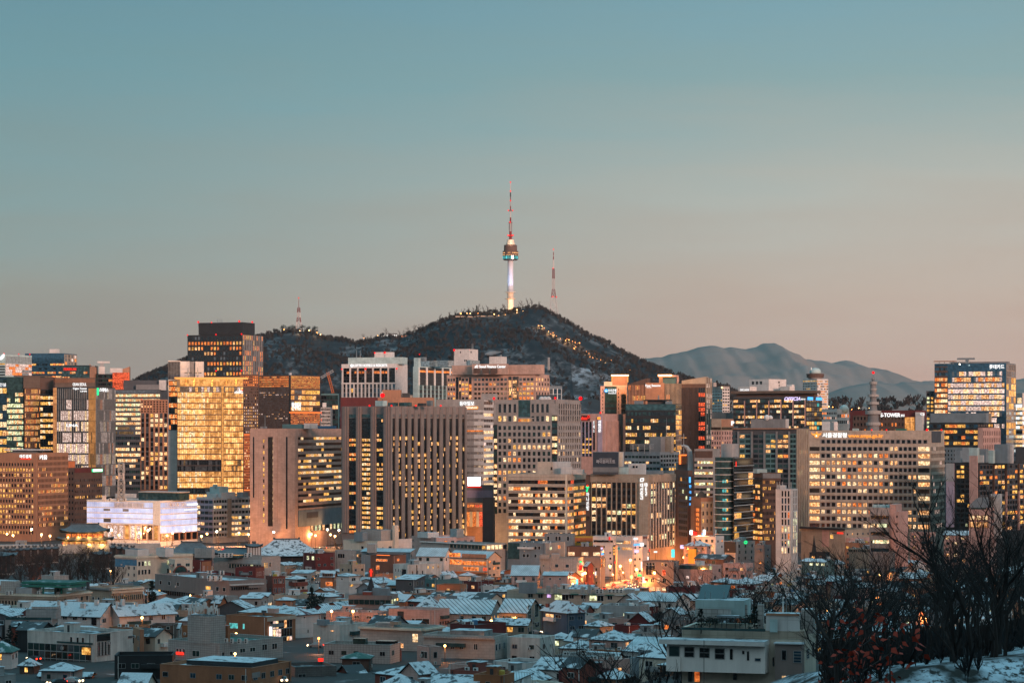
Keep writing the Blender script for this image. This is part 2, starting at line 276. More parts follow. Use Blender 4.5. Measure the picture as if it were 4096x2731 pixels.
class B:
 """A building: Empty at its street corner; local -x runs along the face to the left of the corner, +y along the face to its right."""
 LIST=[]
 def __init__(s,name,label,x0,xc,x1,yt,Y,wall,roof='roof_grey',dr=None,dl=None,d=25,a=None,cat='building',par=0.9,zb=None,group=None,extra=0,seed=None,wz0=None):
  s.Y=Y;s.r=random.Random(seed if seed is not None else hash((x0,yt))&0xffff);s.name=name
  k0,kc,k1=(x0-HX)/FP,(xc-HX)/FP,(x1-HX)/FP;X=kc*Y;s.X=X
  fl=lambda a:(X-k0*Y)/(math.cos(a)+k0*math.sin(a))
  fr=lambda a:(k1*Y-X)/(math.sin(a)-k1*math.cos(a))
  amin,amax=math.atan(k1)+.02,math.pi/2+math.atan(k0)-.02
  if x1-xc<1:a=math.atan(kc)+1e-4;wl,wr=fl(a),d
  elif xc-x0<1:a=math.pi/2+math.atan(kc)-1e-4;wl,wr=d,fr(a)
  else:
   if a is None:
    if dr or dl:
     lo,hi=amin,amax
     for _ in range(60):
      m=(lo+hi)/2
      if (dr and fr(m)>dr)or (dl and fl(m)<dl):lo=m
      else:hi=m
     a=min((lo+hi)/2,max(.9,math.atan2(x1-xc,xc-x0)))if dr else max((lo+hi)/2,min(.66,math.atan2(x1-xc,xc-x0)))
    else:a=math.atan2(x1-xc,xc-x0)+math.atan(kc)
   a=max(amin+.03,min(amax-.03,a));wl,wr=fl(a),fr(a)
  s.a,s.WL,s.WR=a,wl,wr;s.ca,s.sa=math.cos(a),math.sin(a)
  s.zb=(gz(Y,X)-2.0)if zb is None else zb
  s.H=wz(yt,Y)-s.zb
  s.root=thing(name,label,cat,(X,Y,s.zb),-a,group)
  s.wall=wall;s.w=MB();s.nw=0;s.rest=MB();s.cache={};s.used=set();s.rect=(x0,x1,yt);B.LIST.append(s)
  s.cx,s.cyw=s.world(-wl/2,wr/2)
  s.rad=0.5*math.hypot(wl,wr)
  p=par
  if wz0 is None:
   s.w.box((-wl,0,0),(0,wr,s.H-p),wall,top=roof)
   if p>0:
    th=0.35
    for q in (((-wl,0),(0,th)),((-wl,wr-th),(0,wr)),((-wl,th),(-wl+th,wr-th)),((-th,th),(0,wr-th))):s.w.box((*q[0],s.H-p),(*q[1],s.H),wall,bottom=False)
    cp=MB()
    for q in (((-wl-.06,-.06),(.06,th+.06)),((-wl-.06,wr-th-.06),(.06,wr+.06)),((-wl-.06,th+.06),(-wl+th+.06,wr-th-.06)),((-th-.06,th+.06),(.06,wr-th-.06))):cp.box((*q[0],s.H),(*q[1],s.H+.12),wall,bottom=True)
    cp.build('parapet_cap',s.root)
 def world(s,x,y):return (s.X+x*s.ca+y*s.sa,s.Y-x*s.sa+y*s.ca)
 def local(s,Xw,Yw):dx,dy=Xw-s.X,Yw-s.Y;return (dx*s.ca-dy*s.sa,dx*s.sa+dy*s.ca)
 def z(s,y,Y=None):return wz(y,Y or s.Y)-s.zb
 def u(s,side,x):
  k=(x-HX)/FP
  return s.WL-(s.X-k*s.Y)/(s.ca+k*s.sa)if side=='L' else (k*s.Y-s.X)/(s.sa-k*s.ca)
 def W(s,side):return s.WL if side=='L' else s.WR
 def pt(s,side,u,v,n):return (-s.WL+u,-n,v)if side=='L' else (n,u,v)
 def fb(s,mb,side,u0,u1,v0,v1,n0,n1,m):mb.box(s.pt(side,u0,v0,n0),s.pt(side,u1,v1,n1),m)
 def fq(s,mb,side,u0,u1,v0,v1,n,m):mb.poly([s.pt(side,u0,v0,n),s.pt(side,u1,v0,n),s.pt(side,u1,v1,n),s.pt(side,u0,v1,n)],m)
 def Ys(s,side):return s.Y
 def facade(s,side,nx,ny,yt=None,yb=None,fx=.6,fy=.55,pd=.35,sd=.3,mode='cell',rows='5',pal='W',dark='D',u=(0,1),x=None,v=None,wall=None,pier=None,name='window',vb=.5,pn=None):
  """nx by ny openings; the wall between them stands proud as piers (pd) and spandrels (sd)"""
  s.used.add(side);W=s.W(side);wall=wall or s.wall;pier=pier or wall
  u0,u1=(s.u(side,x[0]),s.u(side,x[1]))if x else (u[0]*W,u[1]*W)
  vt,vbm=v if v else (s.z(yt),s.z(yb)if yb else 1.0)
  vbm=max(vbm,.3);cw=(u1-u0)/nx;ch=(vt-vbm)/ny;ww,wh=cw*fx,ch*fy;gx,gy=cw-ww,ch-wh
  off=gy*vb
  # piers and spandrels
  if pd>0 and gx>.05:
   for i in range(nx+1):
    a,b=u0+i*cw-gx/2,u0+i*cw+gx/2
    a,b=max(a,u0),min(b,u1)
    if b-a>.02:s.fb(s.w,side,a,b,vbm,vt,-.02,pd,pier)
  if sd>0 and gy>.05:
   for j in range(ny+1):
    a,b=vbm+j*ch-(gy-off),vbm+j*ch+off
    a,b=max(a,vbm),min(b,vt)
    if b-a>.02:s.fb(s.w,side,u0,u1,a,b,-.02,sd if abs(sd-pd)>.001 else sd+.012,wall)
  flush=pd<=0 and sd<=0
  n=.06 if not flush else .05
  pick=[]
  for j in range(ny):
   pr=rows[min(ny-1-j,len(rows)-1)]if len(rows)==ny else rows[(ny-1-j)%len(rows)]
   line=[];run=None
   p=int(pr)/9 if pr.isdigit()else 1.0
   st=s.r.random()<p
   for i in range(nx):
    if s.r.random()<.55:st=s.r.random()<p
    c=(s.r.choice(pal)if pr.isdigit()else pr)if st else s.r.choice(dark)
    line.append(c)
   pick.append(line)
  def cell(mb,i,j,oz=(0,0)):
   a=u0+i*cw+gx/2;b=vbm+j*ch+off
   m=PAL[pick[j][i]]
   if flush:s.fb(mb,side,a-oz[0],a+ww-oz[0],b-oz[1],b+wh-oz[1],-.02,n,m)
   else:s.fq(mb,side,a-oz[0],a+ww-oz[0],b-oz[1],b+wh-oz[1],n,m)
  if mode in ('row','col'):
   rowm=mode=='row';A,Bn=(ny,nx)if rowm else (nx,ny)
   g0=PAL[dark[0]]
   for j in range(A):
    mb=MB();ed=[]
    for i in range(Bn):s0=(u0+i*cw+gx/2)if rowm else (vbm+i*ch+off);ed+=[s0,s0+(ww if rowm else wh)]
    c0=(vbm+j*ch+off)if rowm else (u0+j*cw+gx/2);c1=c0+(wh if rowm else ww)
    for e in ed:mb.v+=[s.pt(side,e,c0,n),s.pt(side,e,c1,n)]if rowm else [s.pt(side,c1,e,n),s.pt(side,c0,e,n)]
    for i in range(len(ed)-1):
     if i%2 and ed[i+1]-ed[i]<1e-4:ed[i+1]=ed[i]
     mb.f.append((2*i,2*i+2,2*i+3,2*i+1));mb.m.append(mb.mi((PAL[pick[j][i//2]]if rowm else PAL[pick[i//2][j]])if i%2==0 else g0))
    mb.build(name if name!='window' else ('window_band' if rowm else 'window_strip'),s.root)
  else:
   cap=pn if pn is not None else 100
   for j in range(ny-1,-1,-1):
    for i in range(nx):
     if s.nw>=cap:cell(s.rest,i,j);continue
     s.nw+=1
     key=(side,round(ww,3),round(wh,3),pick[j][i],flush)
     a=u0+i*cw+gx/2;b=vbm+j*ch+off
     if key not in s.cache:
      mb=MB();q=s.pt(side,0,0,0);m=PAL[pick[j][i]]
      P=[s.pt(side,0,0,n),s.pt(side,ww,0,n),s.pt(side,ww,wh,n),s.pt(side,0,wh,n)]
      P=[(p[0]-q[0],p[1]-q[1],p[2])for p in P]
      if flush:
       d0=s.pt(side,0,0,-.02);p2=P[2];p0=(d0[0]-q[0],d0[1]-q[1],0);mb.box(p0,p2,m)
      else:mb.poly(P,m)
      s.cache[key]=mb.mesh('window')
     o=s.pt(side,a,b,0);put('window',s.cache[key],s.root,o)
  return s
 def win(s,side,x0,x1,y0,y1,lit='D',frame='frame_grey',nm=2,nh=1,name='window',proud=.07):
  """one framed window given by its rectangle on the face"""
  u0,u1=s.u(side,x0),s.u(side,x1);v0,v1=s.z(y1),s.z(y0)
  return s.winuv(side,u0,u1,v0,v1,lit,frame,nm,nh,name,proud)
 def winuv(s,side,u0,u1,v0,v1,lit='D',frame='frame_grey',nm=2,nh=1,name='window',proud=.07):
  s.used.add(side);ww,wh=u1-u0,v1-v0;key=(side,round(ww,2),round(wh,2),lit,frame,nm,nh)
  if key not in s.cache:
   mb=MB();q=s.pt(side,0,0,0);t=min(.07,ww*.08)
   def bx(a,b,c,d_,n0,n1,m):
    A,Bq=s.pt(side,a,c,n0),s.pt(side,b,d_,n1);mb.box((A[0]-q[0],A[1]-q[1],A[2]),(Bq[0]-q[0],Bq[1]-q[1],Bq[2]),m)
   bx(t,ww-t,t,wh-t,-.02,.02,PAL[lit])
   bx(0,t,0,wh,-.02,proud,frame);bx(ww-t,ww,0,wh,-.02,proud,frame);bx(t,ww-t,0,t,-.02,proud,frame);bx(t,ww-t,wh-t,wh,-.02,proud,frame)
   for i in range(1,nm):c=ww*i/nm;bx(c-t/2,c+t/2,t,wh-t,.02,proud-.02,frame)
   for i in range(1,nh):c=wh*i/nh;bx(t,ww-t,c-t/2,c+t/2,.021,proud-.018,frame)
   s.cache[key]=mb.mesh(name)
  return put(name,s.cache[key],s.root,s.pt(side,u0,v0,0))
 def slab(s,name,side,x0,x1,y0,y1,m,n0=-.02,n1=.3,own=True):
  mb=MB()if own else s.w
  s.fb(mb,side,s.u(side,x0),s.u(side,x1),s.z(y1),s.z(y0),n0,n1,m)
  if own:return mb.build(name,s.root)
 def strip(s,side,u0,u1,v0,v1,m,n1=.3,name=None):
  mb=MB()if name else s.w;s.fb(mb,side,u0,u1,v0,v1,-.02,n1,m)
  if name:return mb.build(name,s.root)
 def top(s,name,x0,x1,y0,y1=None,dy=8,r=.7,m='mid_grey',roofm=None):
  """box standing on the roof, by its rectangle in the photo and its set-back dy"""
  Yr=s.Y+dy;pr=(x1-x0)/FP*Yr;lx=pr/(s.ca+r*s.sa);ly=r*lx
  cx,cy_=s.local(wx((x0+x1)/2,Yr),Yr+.5*(lx*s.sa+ly*s.ca)*.6)
  z1=wz(y0,Yr)-s.zb;z0=(wz(y1,Yr)-s.zb)if y1 else s.H-.9
  z0=min(z0,z1-.3)
  mb=MB();mb.box((cx-lx/2,cy_-ly/2,z0),(cx+lx/2,cy_+ly/2,z1),m,top=roofm);return mb.build(name,s.root)
 def beacon(s,x,y,dy=1,r=.8,m='beacon_red'):
  Yr=s.Y+dy;p=s.local(wx(x,Yr),Yr);z=wz(y,Yr)-s.zb;mb=MB();mb.sphere((p[0],p[1],z),r*.65,m)
  mb.tube([(p[0],p[1],z-r*3),(p[0],p[1],z-r)],.15,'pole_dark',5);return mb.build('warning_light',s.root)
 def mast(s,x,y0,y1,dy=6,r=.12,m='steel',name='antenna'):
  Yr=s.Y+dy;p=s.local(wx(x,Yr),Yr);mb=MB();mb.tube([(*p,wz(y1,Yr)-s.zb),(*p,wz(y0,Yr)-s.zb)],[r*1.4,r*.7],m,5);return mb.build(name,s.root)
 def text(s,body,side,x0,x1,y0,y1,m='sign_white',n=.5,bold=.03,name='sign_lettering',align='CENTER',shear=0.,lsp=.8):
  u0,u1=s.u(side,x0),s.u(side,x1);v0,v1=s.z(y1),s.z(y0)
  me=textmesh(body,m,bold,align,shear,lsp);W,H=u1-u0,v1-v0
  for v in me.vertices:v.co=s.pt(side,u0+v.co.x*W,v0+v.co.y*H,n+v.co.z*2)
  return put(name,me,s.root)
 def ac(s,x,y,dy=3,sz=1.0,n=1):
  Yr=s.Y+dy
  for i in range(n):
   p=s.local(wx(x+i*1.15*sz*FP/Yr,Yr),Yr);z=wz(y,Yr)-s.zb;put('air_conditioner',AC(),s.root,(p[0],p[1],z)).scale=(sz,sz,sz)
 def end(s):
  s.w.build('wall',s.root)
  if s.rest.f:
   o=s.rest.build('window',s.root);o['kind']='stuff'
  return s
_ac=[]
def AC():
 if not _ac:
  mb=MB();mb.box((-.5,-.25,0),(.5,.25,1.3),'ac_white')
  for z in (.36,.94):
   i=[(.30*math.cos(t*math.pi/4),-.262,z+.27*math.sin(t*math.pi/4))for t in range(8)];mb.poly(i,'trim_dark')
  _ac.append(mb.mesh('air_conditioner'))
 return _ac[0]
# ================================================================== office towers
def T(*a,**k):k.setdefault('cat','office building');return B(*a,**k)
# --- far left cluster
b=T('office_tower','pale glass office with white curved rooftop sign, at the far left of the skyline',-140,22,127,1418,2600,'pale_teal',dr=45)
b.facade('R',8,7,1424,1452,fx=.92,fy=.8,pd=.05,sd=.12,mode='row',pal='p',rows='9',dark='g');b.facade('R',8,4,1454,1500,fx=.94,fy=.86,pd=.06,sd=.1,mode='row',pal='PPpO',rows='9',dark='g',wall='pink_wall');b.facade('L',6,6,1450,1515,mode='row',pal='OYD',rows='5',fx=.9)
sg=MB();q=[(3,1436),(8,1431),(14,1424),(18,1416)]
sg.tube([b.pt('L',b.u('L',x),b.z(y),.9)for x,y in q],[1.3,1.6,1.7,.7],'sign_white',6);sg.build('sign_emblem',b.root)
for x,y in ((16,1414),(75,1416),(119,1417)):b.beacon(x,y,r=1.0)
b.end()
b=T('office_tower','dark blue sloped-glass tower with a brown panelled side and a white box on its roof',100,257,307,1413,2700,'glass_blue','roof_dark',dr=40)
b.facade('L',16,1,1416,1449,fx=.9,fy=.97,pd=.12,sd=0,mode='row',pal='U',dark='U',wall='glass_blue');b.facade('L',14,4,1449,1515,fx=.92,fy=.45,pd=.05,sd=.2,mode='row',rows='6154',pal='WWOY',dark='UX',wall='glass_blue');b.facade('R',4,3,1417,1459,fx=.6,fy=.8,pd=.3,sd=.2,pal='PgO',rows='445',dark='gN',wall='tan_stone')
b.top('rooftop_unit',198,235,1396,1412,m='white_panel');b.mast(170,1393,1413);b.mast(188,1398,1413);b.end()
b=T('office_tower','dark glass block carrying a red lit name sign high on its front',248,358,392,1461,2500,'glass_black',dr=30)
b.facade('L',14,5,1464,1516,fx=.9,fy=.85,pd=.1,sd=.08,mode='row',rows='00101',pal='WO',dark='Et',wall='glass_dark');b.slab('brick_pier','R',359,384,1466,1516,'copper',-.02,.5)
mb=MB();b.fb(mb,'L',b.u('L',254),b.u('L',307),b.z(1482),b.z(1470),0,.35,'maroon');mb.build('sign_board',b.root)
b.text('FERRUM','L',256,305,1471,1481,'sign_red',.7,.02);b.mast(360,1457,1463,r=.9,m='copper');b.end()
b=T('office_tower','low dark glass block with a T-shaped roof crane, beside the sloped orange building',385,450,452,1496,2520,'glass_black','roof_dark',dr=20)
b.facade('L',8,4,1498,1560,fx=.9,fy=.6,pd=.08,mode='row',rows='0411',pal='O',dark='XE',wall='charcoal')
b.top('roof_crane',397,418,1466,1496,m='white_panel');b.top('roof_crane',390,438,1445,1452,m='white_panel',r=.2);b.top('roof_crane',400,414,1450,1468,m='steel')
b.top('rooftop_unit',441,460,1472,1490,m='white_panel');b.top('rooftop_unit',462,488,1472,1490,m='white_panel',dy=12);b.end()
b=T('office_tower','glowing orange building with a slanting roofline, left of the wooded ridge',450,518,519,1466,2540,'copper',d=20,par=0,wz0=1)
zt=b.z(1490);b.w.poly([(-b.WL,0,0),(0,0,0),(0,0,b.H),(-b.WL,0,zt)],'copper');b.w.poly([(0,0,0),(0,20,0),(0,20,b.H),(0,0,b.H)],'copper');b.w.poly([(-b.WL,20,0),(-b.WL,0,0),(-b.WL,0,zt),(-b.WL,20,zt)],'copper');b.w.poly([(-b.WL,0,zt),(0,0,b.H),(0,20,b.H),(-b.WL,20,zt)],'roof_dark');b.w.poly([(0,20,0),(-b.WL,20,0),(-b.WL,20,zt),(0,20,b.H)],'copper')
b.facade('L',10,14,1490,1560,fx=.95,fy=.8,pd=.05,sd=.14,mode='row',pal='R',rows='9',dark='R',wall='rust');b.end()
b=T('office_tower','banded glass office with bright cream floors and a dark stepped roof terrace',461,640,672,1558,2300,'dark_grey','roof_dark',dr=30)
b.facade('L',1,1,1560,1572,fx=.99,fy=.9,pd=0.05,sd=.1,pal='g',rows='9');b.facade('L',22,9,1572,1740,fx=.93,fy=.56,pd=.1,sd=.35,mode='row',rows='998898722',pal='CCCWG',dark='gB');b.facade('L',22,10,1740,1965,fx=.93,fy=.52,pd=.1,sd=.35,mode='row',rows='1489761310',pal='CWCW',dark='DXE')
b.top('rooftop_unit',493,662,1521,1558,dy=10,m='dark_grey',r=.3,roofm='roof_dark');b.top('rooftop_unit',543,640,1538,1558,dy=4,m='mid_grey',r=.25);b.top('rooftop_unit',636,664,1520,1560,dy=3,m='white_panel',r=.4);b.end()
b=T('office_tower','brown gridded residential tower with scattered lit windows, beside the white slab of the golden building',562,672,680,1598,2150,'brown_brick',dr=18)
b.facade('L',9,5,1602,1650,fx=.5,fy=.6,pd=.2,sd=.3,rows='01210',pal='WC',dark='DN');b.facade('L',6,16,1652,1958,fx=.62,fy=.7,pd=.6,sd=.12,rows='1221332443435342',pal='WYCCD',dark='DXgX',wall='dark_grey',pier='brown_brick');b.beacon(566,1597,r=.8);b.end()
# --- long complex with louvred crown
b=T('office_tower','wide teal and gold glass tower with brown louvred blocks at its crown',-60,213,220,1508,2020,'glass_teal','roof_dark',dr=30)
b.facade('L',5,14,1512,1985,fx=.9,fy=.62,pd=.15,sd=.3,mode='row',rows='05177797888888',pal='WYC',dark='tUE',x=(-55,27),wall='glass_blue');b.facade('L',10,19,1567,1985,fx=.94,fy=.66,pd=.08,sd=.3,mode='row',rows='5789898888888888888',pal='GGCWG',dark='tE',x=(28,93),wall='glass_teal',name='window_band')
b.slab('crown_panel','L',28,93,1511,1566,'glass_teal',-.02,.25);b.slab('glass_joint','L',93,98,1505,1985,'glass_black',-.02,.1)
b.slab('louver_block','L',94,161,1507,1553,'louver',-.02,2.2);b.facade('L',14,18,1553,1985,fx=.55,fy=.66,pd=.7,sd=.2,mode='row',rows='678767766776777677',pal='YWOk',dark='NX',x=(99,161),wall='dark_brown',pier='copper')
b.slab('louver_block','L',161,213,1510,1557,'dark_brown',-.02,.4);b.facade('L',5,19,1557,1985,fx=.9,fy=.56,pd=.15,sd=.3,mode='row',rows='0886788887888888888',pal='YYWC',dark='NX',x=(161,213),wall='charcoal')
b.top('roof_canopy',60,200,1502,1506,dy=3,m='dark_brown',r=.3)
b.text('대우건설','L',-30,24,1532,1546,'sign_white',1.0);b.end()
b=T('office_tower','slim-mullioned office tower with pink lit floors, a brass corner strip and white sign on top',213,383,460,1548,1960,'glass_black','roof_dark',dr=42)
b.facade('L',2,14,1550,1990,fx=.5,fy=.96,pd=.4,sd=.1,mode='row',pal='k',dark='k',rows='2',x=(213,228),wall='copper',pier='copper');b.facade('L',17,10,1552,1990,fx=.82,fy=.84,pd=.55,sd=.5,mode='row',rows='0278788742',pal='PPPCP',dark='XDN',x=(228,355),wall='charcoal',pier='frame_grey')
b.facade('L',6,10,1552,1990,fx=.45,fy=.96,pd=.6,sd=.15,mode='row',rows='9999653321',pal='k',dark='NXg',x=(355,383),wall='copper',pier='brass');b.facade('R',16,10,1552,1990,fx=.7,fy=.92,pd=.7,sd=.3,mode='row',rows='3334345554',pal='PCPO',dark='gXNX',wall='mid_grey',pier='steel')
b.text('Cigna Tower','L',294,350,1549,1559,'sign_white',1.2,.04);b.text('LINA','L',324,350,1561,1567,'sign_white',1.2,.05);b.text('스타벅스','R',392,428,1550,1566,'sign_white',1.2,.05);b.text('LINA','L',268,315,1695,1706,'sign_white',1.2,.05);b.slab('sign_panel','R',384,391,1551,1580,'sign_green',.75,.95)
b.end()
c=T('office_tower','brown louvred tower top with a white lit name, right behind the pink lit glass tower',220,380,384,1511,2005,'louver','roof_dark',dr=12)
c.text('GRAN SEOUL','L',291,346,1531,1543,'sign_white',.6,.04);c.facade('L',10,6,1514,1530,fx=.97,fy=.5,pd=0,sd=.4,mode='row',pal='N',dark='N',wall='copper');c.end()
# --- brown brick office + dark neighbour
b=T('office_building','large brown brick office block with punched windows and white lettering under its flat roof',-60,143,273,1812,1760,'brown_brick',dr=48)
b.facade('L',17,14,1847,2140,fx=.55,fy=.58,pd=.25,sd=.3,rows='07115661275706',pal='YYW',dark='DX',x=(-58,136));b.facade('R',23,13,1822,2112,fx=.62,fy=.58,pd=.3,sd=.25,rows='0023114014344',pal='YWO',dark='DX',x=(150,271),pn=260)
b.text('아주경제','L',80,126,1817,1832,'sign_white',.6,.05);b.slab('sign_underline','L',82,124,1833,1836,'sign_red',.3,.6);b.text('키움','R',155,186,1819,1838,'sign_white',.6,.05)
b.top('roof_slab',10,198,1796,1801,dy=14,m='white_panel',r=.35,roofm='snow');b.top('rooftop_unit',45,165,1801,1813,dy=18,m='mid_grey',r=.4);b.end()
b=T('office_building','dark brown stone block with a lit name board at its corner, beside the brick office',272,297,408,1871,1860,'dark_brown',dr=40)
b.facade('R',16,8,1910,2090,fx=.5,fy=.45,pd=.2,sd=.25,rows='04050301',pal='YW',dark='Dg',wall='dark_brown');b.facade('L',2,9,1880,2090,fx=.5,fy=.4,rows='000020000',pal='O',dark='X');b.slab('glass_crown','R',298,407,1873,1890,'maroon',-.02,.3)
mb=MB();b.fb(mb,'R',b.u('R',366),b.u('R',407),b.z(1889),b.z(1877),.3,.8,'sign_green');b.fb(mb,'R',b.u('R',369),b.u('R',404),b.z(1887),b.z(1879),.8,.95,'screen');mb.build('sign_board',b.root);b.end()
b=T('stair_tower','small orange lit stair block wedged above the dark brown stone building',270,300,301,1843,1900,'rust',d=12,cat='building');b.slab('wall_panel','L',274,299,1846,1872,'orange_paint',0,.2);b.end()
# --- museum with glowing lavender façade
b=T('museum','long low museum wrapped in glowing lavender-white light bands',347,640,789,2003,1690,'trim_white','roof_grey',dl=62,cat='museum')
for i,(yt,yb)in enumerate(((2010,2031),(2034,2053),(2056,2074),(2077,2095))):b.facade('L',30,1,yt,yb,fx=.95,fy=.97,pd=.12,sd=.15,mode='row',rows='9',pal='L',dark='L',x=(348,612),name='light_band')
for i,(yt,yb)in enumerate(((2010,2032),(2035,2055),(2059,2079),(2082,2103),(2106,2132))):b.facade('R',20,1,yt,yb,fx=.95,fy=.97,pd=.12,sd=.15,mode='row',rows='9',pal='L',dark='L',x=(641,788),name='light_band')
b.facade('L',24,1,2012,2030,fx=.45,fy=.9,pd=.35,sd=.1,mode='row',pal='P',dark='DD',rows='2',x=(458,578),wall='white_panel',v=None);b.facade('R',8,1,2013,2028,fx=.95,fy=.85,pd=.3,sd=.1,mode='row',pal='WY',rows='9',x=(660,742),wall='white_panel')
b.slab('vent_grille','L',415,441,2037,2046,'mid_grey',.1,.3);b.slab('vent_grille','L',492,515,2037,2047,'mid_grey',.1,.3);b.slab('screen_panel','L',415,444,2077,2092,'dark_grey',.1,.3)
b.facade('L',9,1,2100,2160,fx=.8,fy=.9,pd=1.2,sd=.4,pal='Pkk',dark='BN',rows='6',x=(430,638),wall='copper',pier='beige_stone');b.facade('R',6,1,2134,2165,fx=.8,fy=.9,pd=.6,sd=.2,pal='CW',dark='DX',rows='5',wall='brown_brick')
b.slab('sign_panel','R',746,788,2018,2026,'sign_white',.3,.7);b.slab('sign_panel','R',735,789,2041,2045,'sign_white',.3,.6)
b.top('rooftop_unit',545,752,1969,2000,dy=16,m='glass_teal',r=.35,roofm='snow_patchy');b.top('rooftop_unit',545,755,1966,1970,dy=15,m='beige_stone',r=.37,roofm='snow_patchy');b.top('rooftop_unit',408,424,1981,2003,m='white_panel',dy=9);b.top('rooftop_unit',455,545,1974,1990,dy=22,m='white_panel',r=.2)
for x in (440,470,500):b.ac(x,2003,dy=9,sz=1.6)
b.end()
b=T('office_building','white seven-storey office with sun-shade ledges and air conditioners, right of the glowing museum',785,852,1022,1990,1740,'white_panel','roof_grey',dr=38)
b.facade('L',4,7,1996,2150,fx=.9,fy=.55,pd=.1,sd=.35,rows='0110352',pal='CWP',dark='UDg',wall='lavender');b.facade('R',5,7,1994,2150,fx=.85,fy=.5,pd=.3,sd=.7,x=(853,907),rows='1221342',pal='CWY',dark='DEg');b.facade('R',7,7,1994,2150,fx=.85,fy=.5,pd=.3,sd=.7,x=(925,1020),rows='3223676',pal='CWY',dark='DEg')
b.slab('stair_panel','R',908,924,1995,2150,'tan_stone',-.02,.8)
for x0,x1,y0,y1,m in ((835,912,1946,1975,'pale_teal'),(820,938,1968,1990,'white_panel'),(840,886,1974,1992,'white_panel'),(945,992,1968,1988,'blue_grey'),(850,870,1937,1950,'pale_teal')):b.top('rooftop_unit',x0,x1,y0,y1,dy=10,m=m)
for u_,v_ in ((.05,30),(.3,23),(.42,23),(.6,34),(.18,16),(.72,15)):put('air_conditioner',AC(),b.root,b.pt('R',u_*b.WR,v_*.8,1.1))
b.end()
# --- golden glass tower
b=T('office_tower','tall golden glass tower glowing on every floor under a flat roof canopy',708,973,976,1545,1910,'glass_grey','roof_dark',dr=45)
for j in range(19):
 y0=1569+j*22.6;y1=y0+19.5;dim=j in (12,13,17);R5='1' if dim else '9'
 b.facade('L',14,1,y0,y1,fx=.88,fy=.96,pd=.12,sd=.1,mode='row',rows=R5,pal='KKKC' if not dim else 'kB',dark='gD',x=(710,820),wall='glass_grey',name='window_band');b.facade('L',9,1,y0,y1,fx=.88,fy=.96,pd=.12,sd=.1,mode='row',rows=R5,pal='kkK' if not dim else 'B',dark='gD',x=(820,884),wall='glass_grey',name='window_band');b.facade('L',10,1,y0,y1,fx=.88,fy=.96,pd=.12,sd=.1,mode='row',rows='9' if j not in (12,13)else '4',pal='KkkK',dark='kB',x=(896,973),wall='glass_grey',name='window_band')
 b.slab('floor_ledge','L',709,886,y1+.3,y1+2.6,'dark_brown',-.02,.9,own=False);b.slab('floor_ledge','L',896,973,y1+.3,y1+2.2,'dark_brown',-.02,.9,own=False)
b.facade('L',22,1,1548,1567,fx=.85,fy=.95,pd=.15,sd=.2,mode='row',rows='6',pal='KPg',dark='gk',wall='glass_grey');b.slab('corner_strip','L',886,895,1546,1985,'lit_gold_dim',-.02,.5)
b.top('penthouse',723,966,1517,1545,dy=9,m='lit_gold_dim',r=.25);b.top('roof_canopy',703,982,1509,1515,dy=2,m='glow_canopy',r=.42,roofm='roof_dark')
for x in (742,774,846,903,942):b.top('canopy_column',x,x+4,1515,1545,dy=4,m='brass',r=1)
b.text('kt','L',957,972,1555,1574,'sign_white',.8,.06);b.slab('sign_dot','L',967,972,1557,1563,'sign_red',.9,1.1);b.text('olleh','L',938,956,1562,1574,'sign_white',.8,.05)
for x,y,r_ in ((752,1478,1),(790,1480,1)):b.mast(x,1470,1510,r=.5);b.top('antenna',x-14,x+16,1489,1492,r=.2,m='pole_dark');
b.end()
b=T('service_tower','pale grey windowless slab rising beside the golden glass tower',672,720,724,1443,1925,'white_panel',dr=26)
b.facade('L',4,1,1446,1518,fx=.9,fy=.97,pd=.1,sd=.1,mode='row',pal='g',dark='gg',rows='9',wall='mid_grey');b.facade('L',4,9,1522,1720,fx=.92,fy=.75,pd=.05,sd=.2,rows='996365822',pal='OOkW',dark='gN',wall='glass_grey',x=(675,708));b.top('rooftop_unit',720,757,1445,1520,dy=10,m='white_panel',r=.5);b.top('rooftop_unit',782,814,1446,1520,dy=14,m='white_panel',r=.5);b.top('rooftop_unit',757,783,1446,1520,dy=16,m='mid_grey',r=.5);b.end()
# --- dark tower with red lights
b=T('office_tower','black office tower with orange lit windows and red warning lights along its roof',750,970,1051,1338,2420,'charcoal','roof_dark',dr=46)
b.facade('L',17,9,1341,1525,fx=.62,fy=.62,pd=.35,sd=.3,rows='398305332',pal='OOYW',dark='XDXg',x=(752,968));b.facade('R',12,9,1338,1525,fx=.55,fy=.86,pd=.45,sd=.25,mode='col',rows='766566665',pal='OYO',dark='Xg',wall='dark_brown',pier='mid_grey')
b.top('penthouse',790,1012,1290,1338,dy=8,m='charcoal',r=.55,roofm='roof_dark')
for x,y,r_ in ((793,1288,1.6),(846,1290,1.1),(957,1285,1.6),(1009,1288,1.5),(750,1340,1.1),(864,1338,1.1),(966,1336,1.2),(864,1483,1.2),(966,1482,1.3)):b.beacon(x,y,dy=9 if y<1300 else -1.5,r=r_)
for x in (871,880,888):b.mast(x,1275,1290,dy=14,r=.3)
b.end()
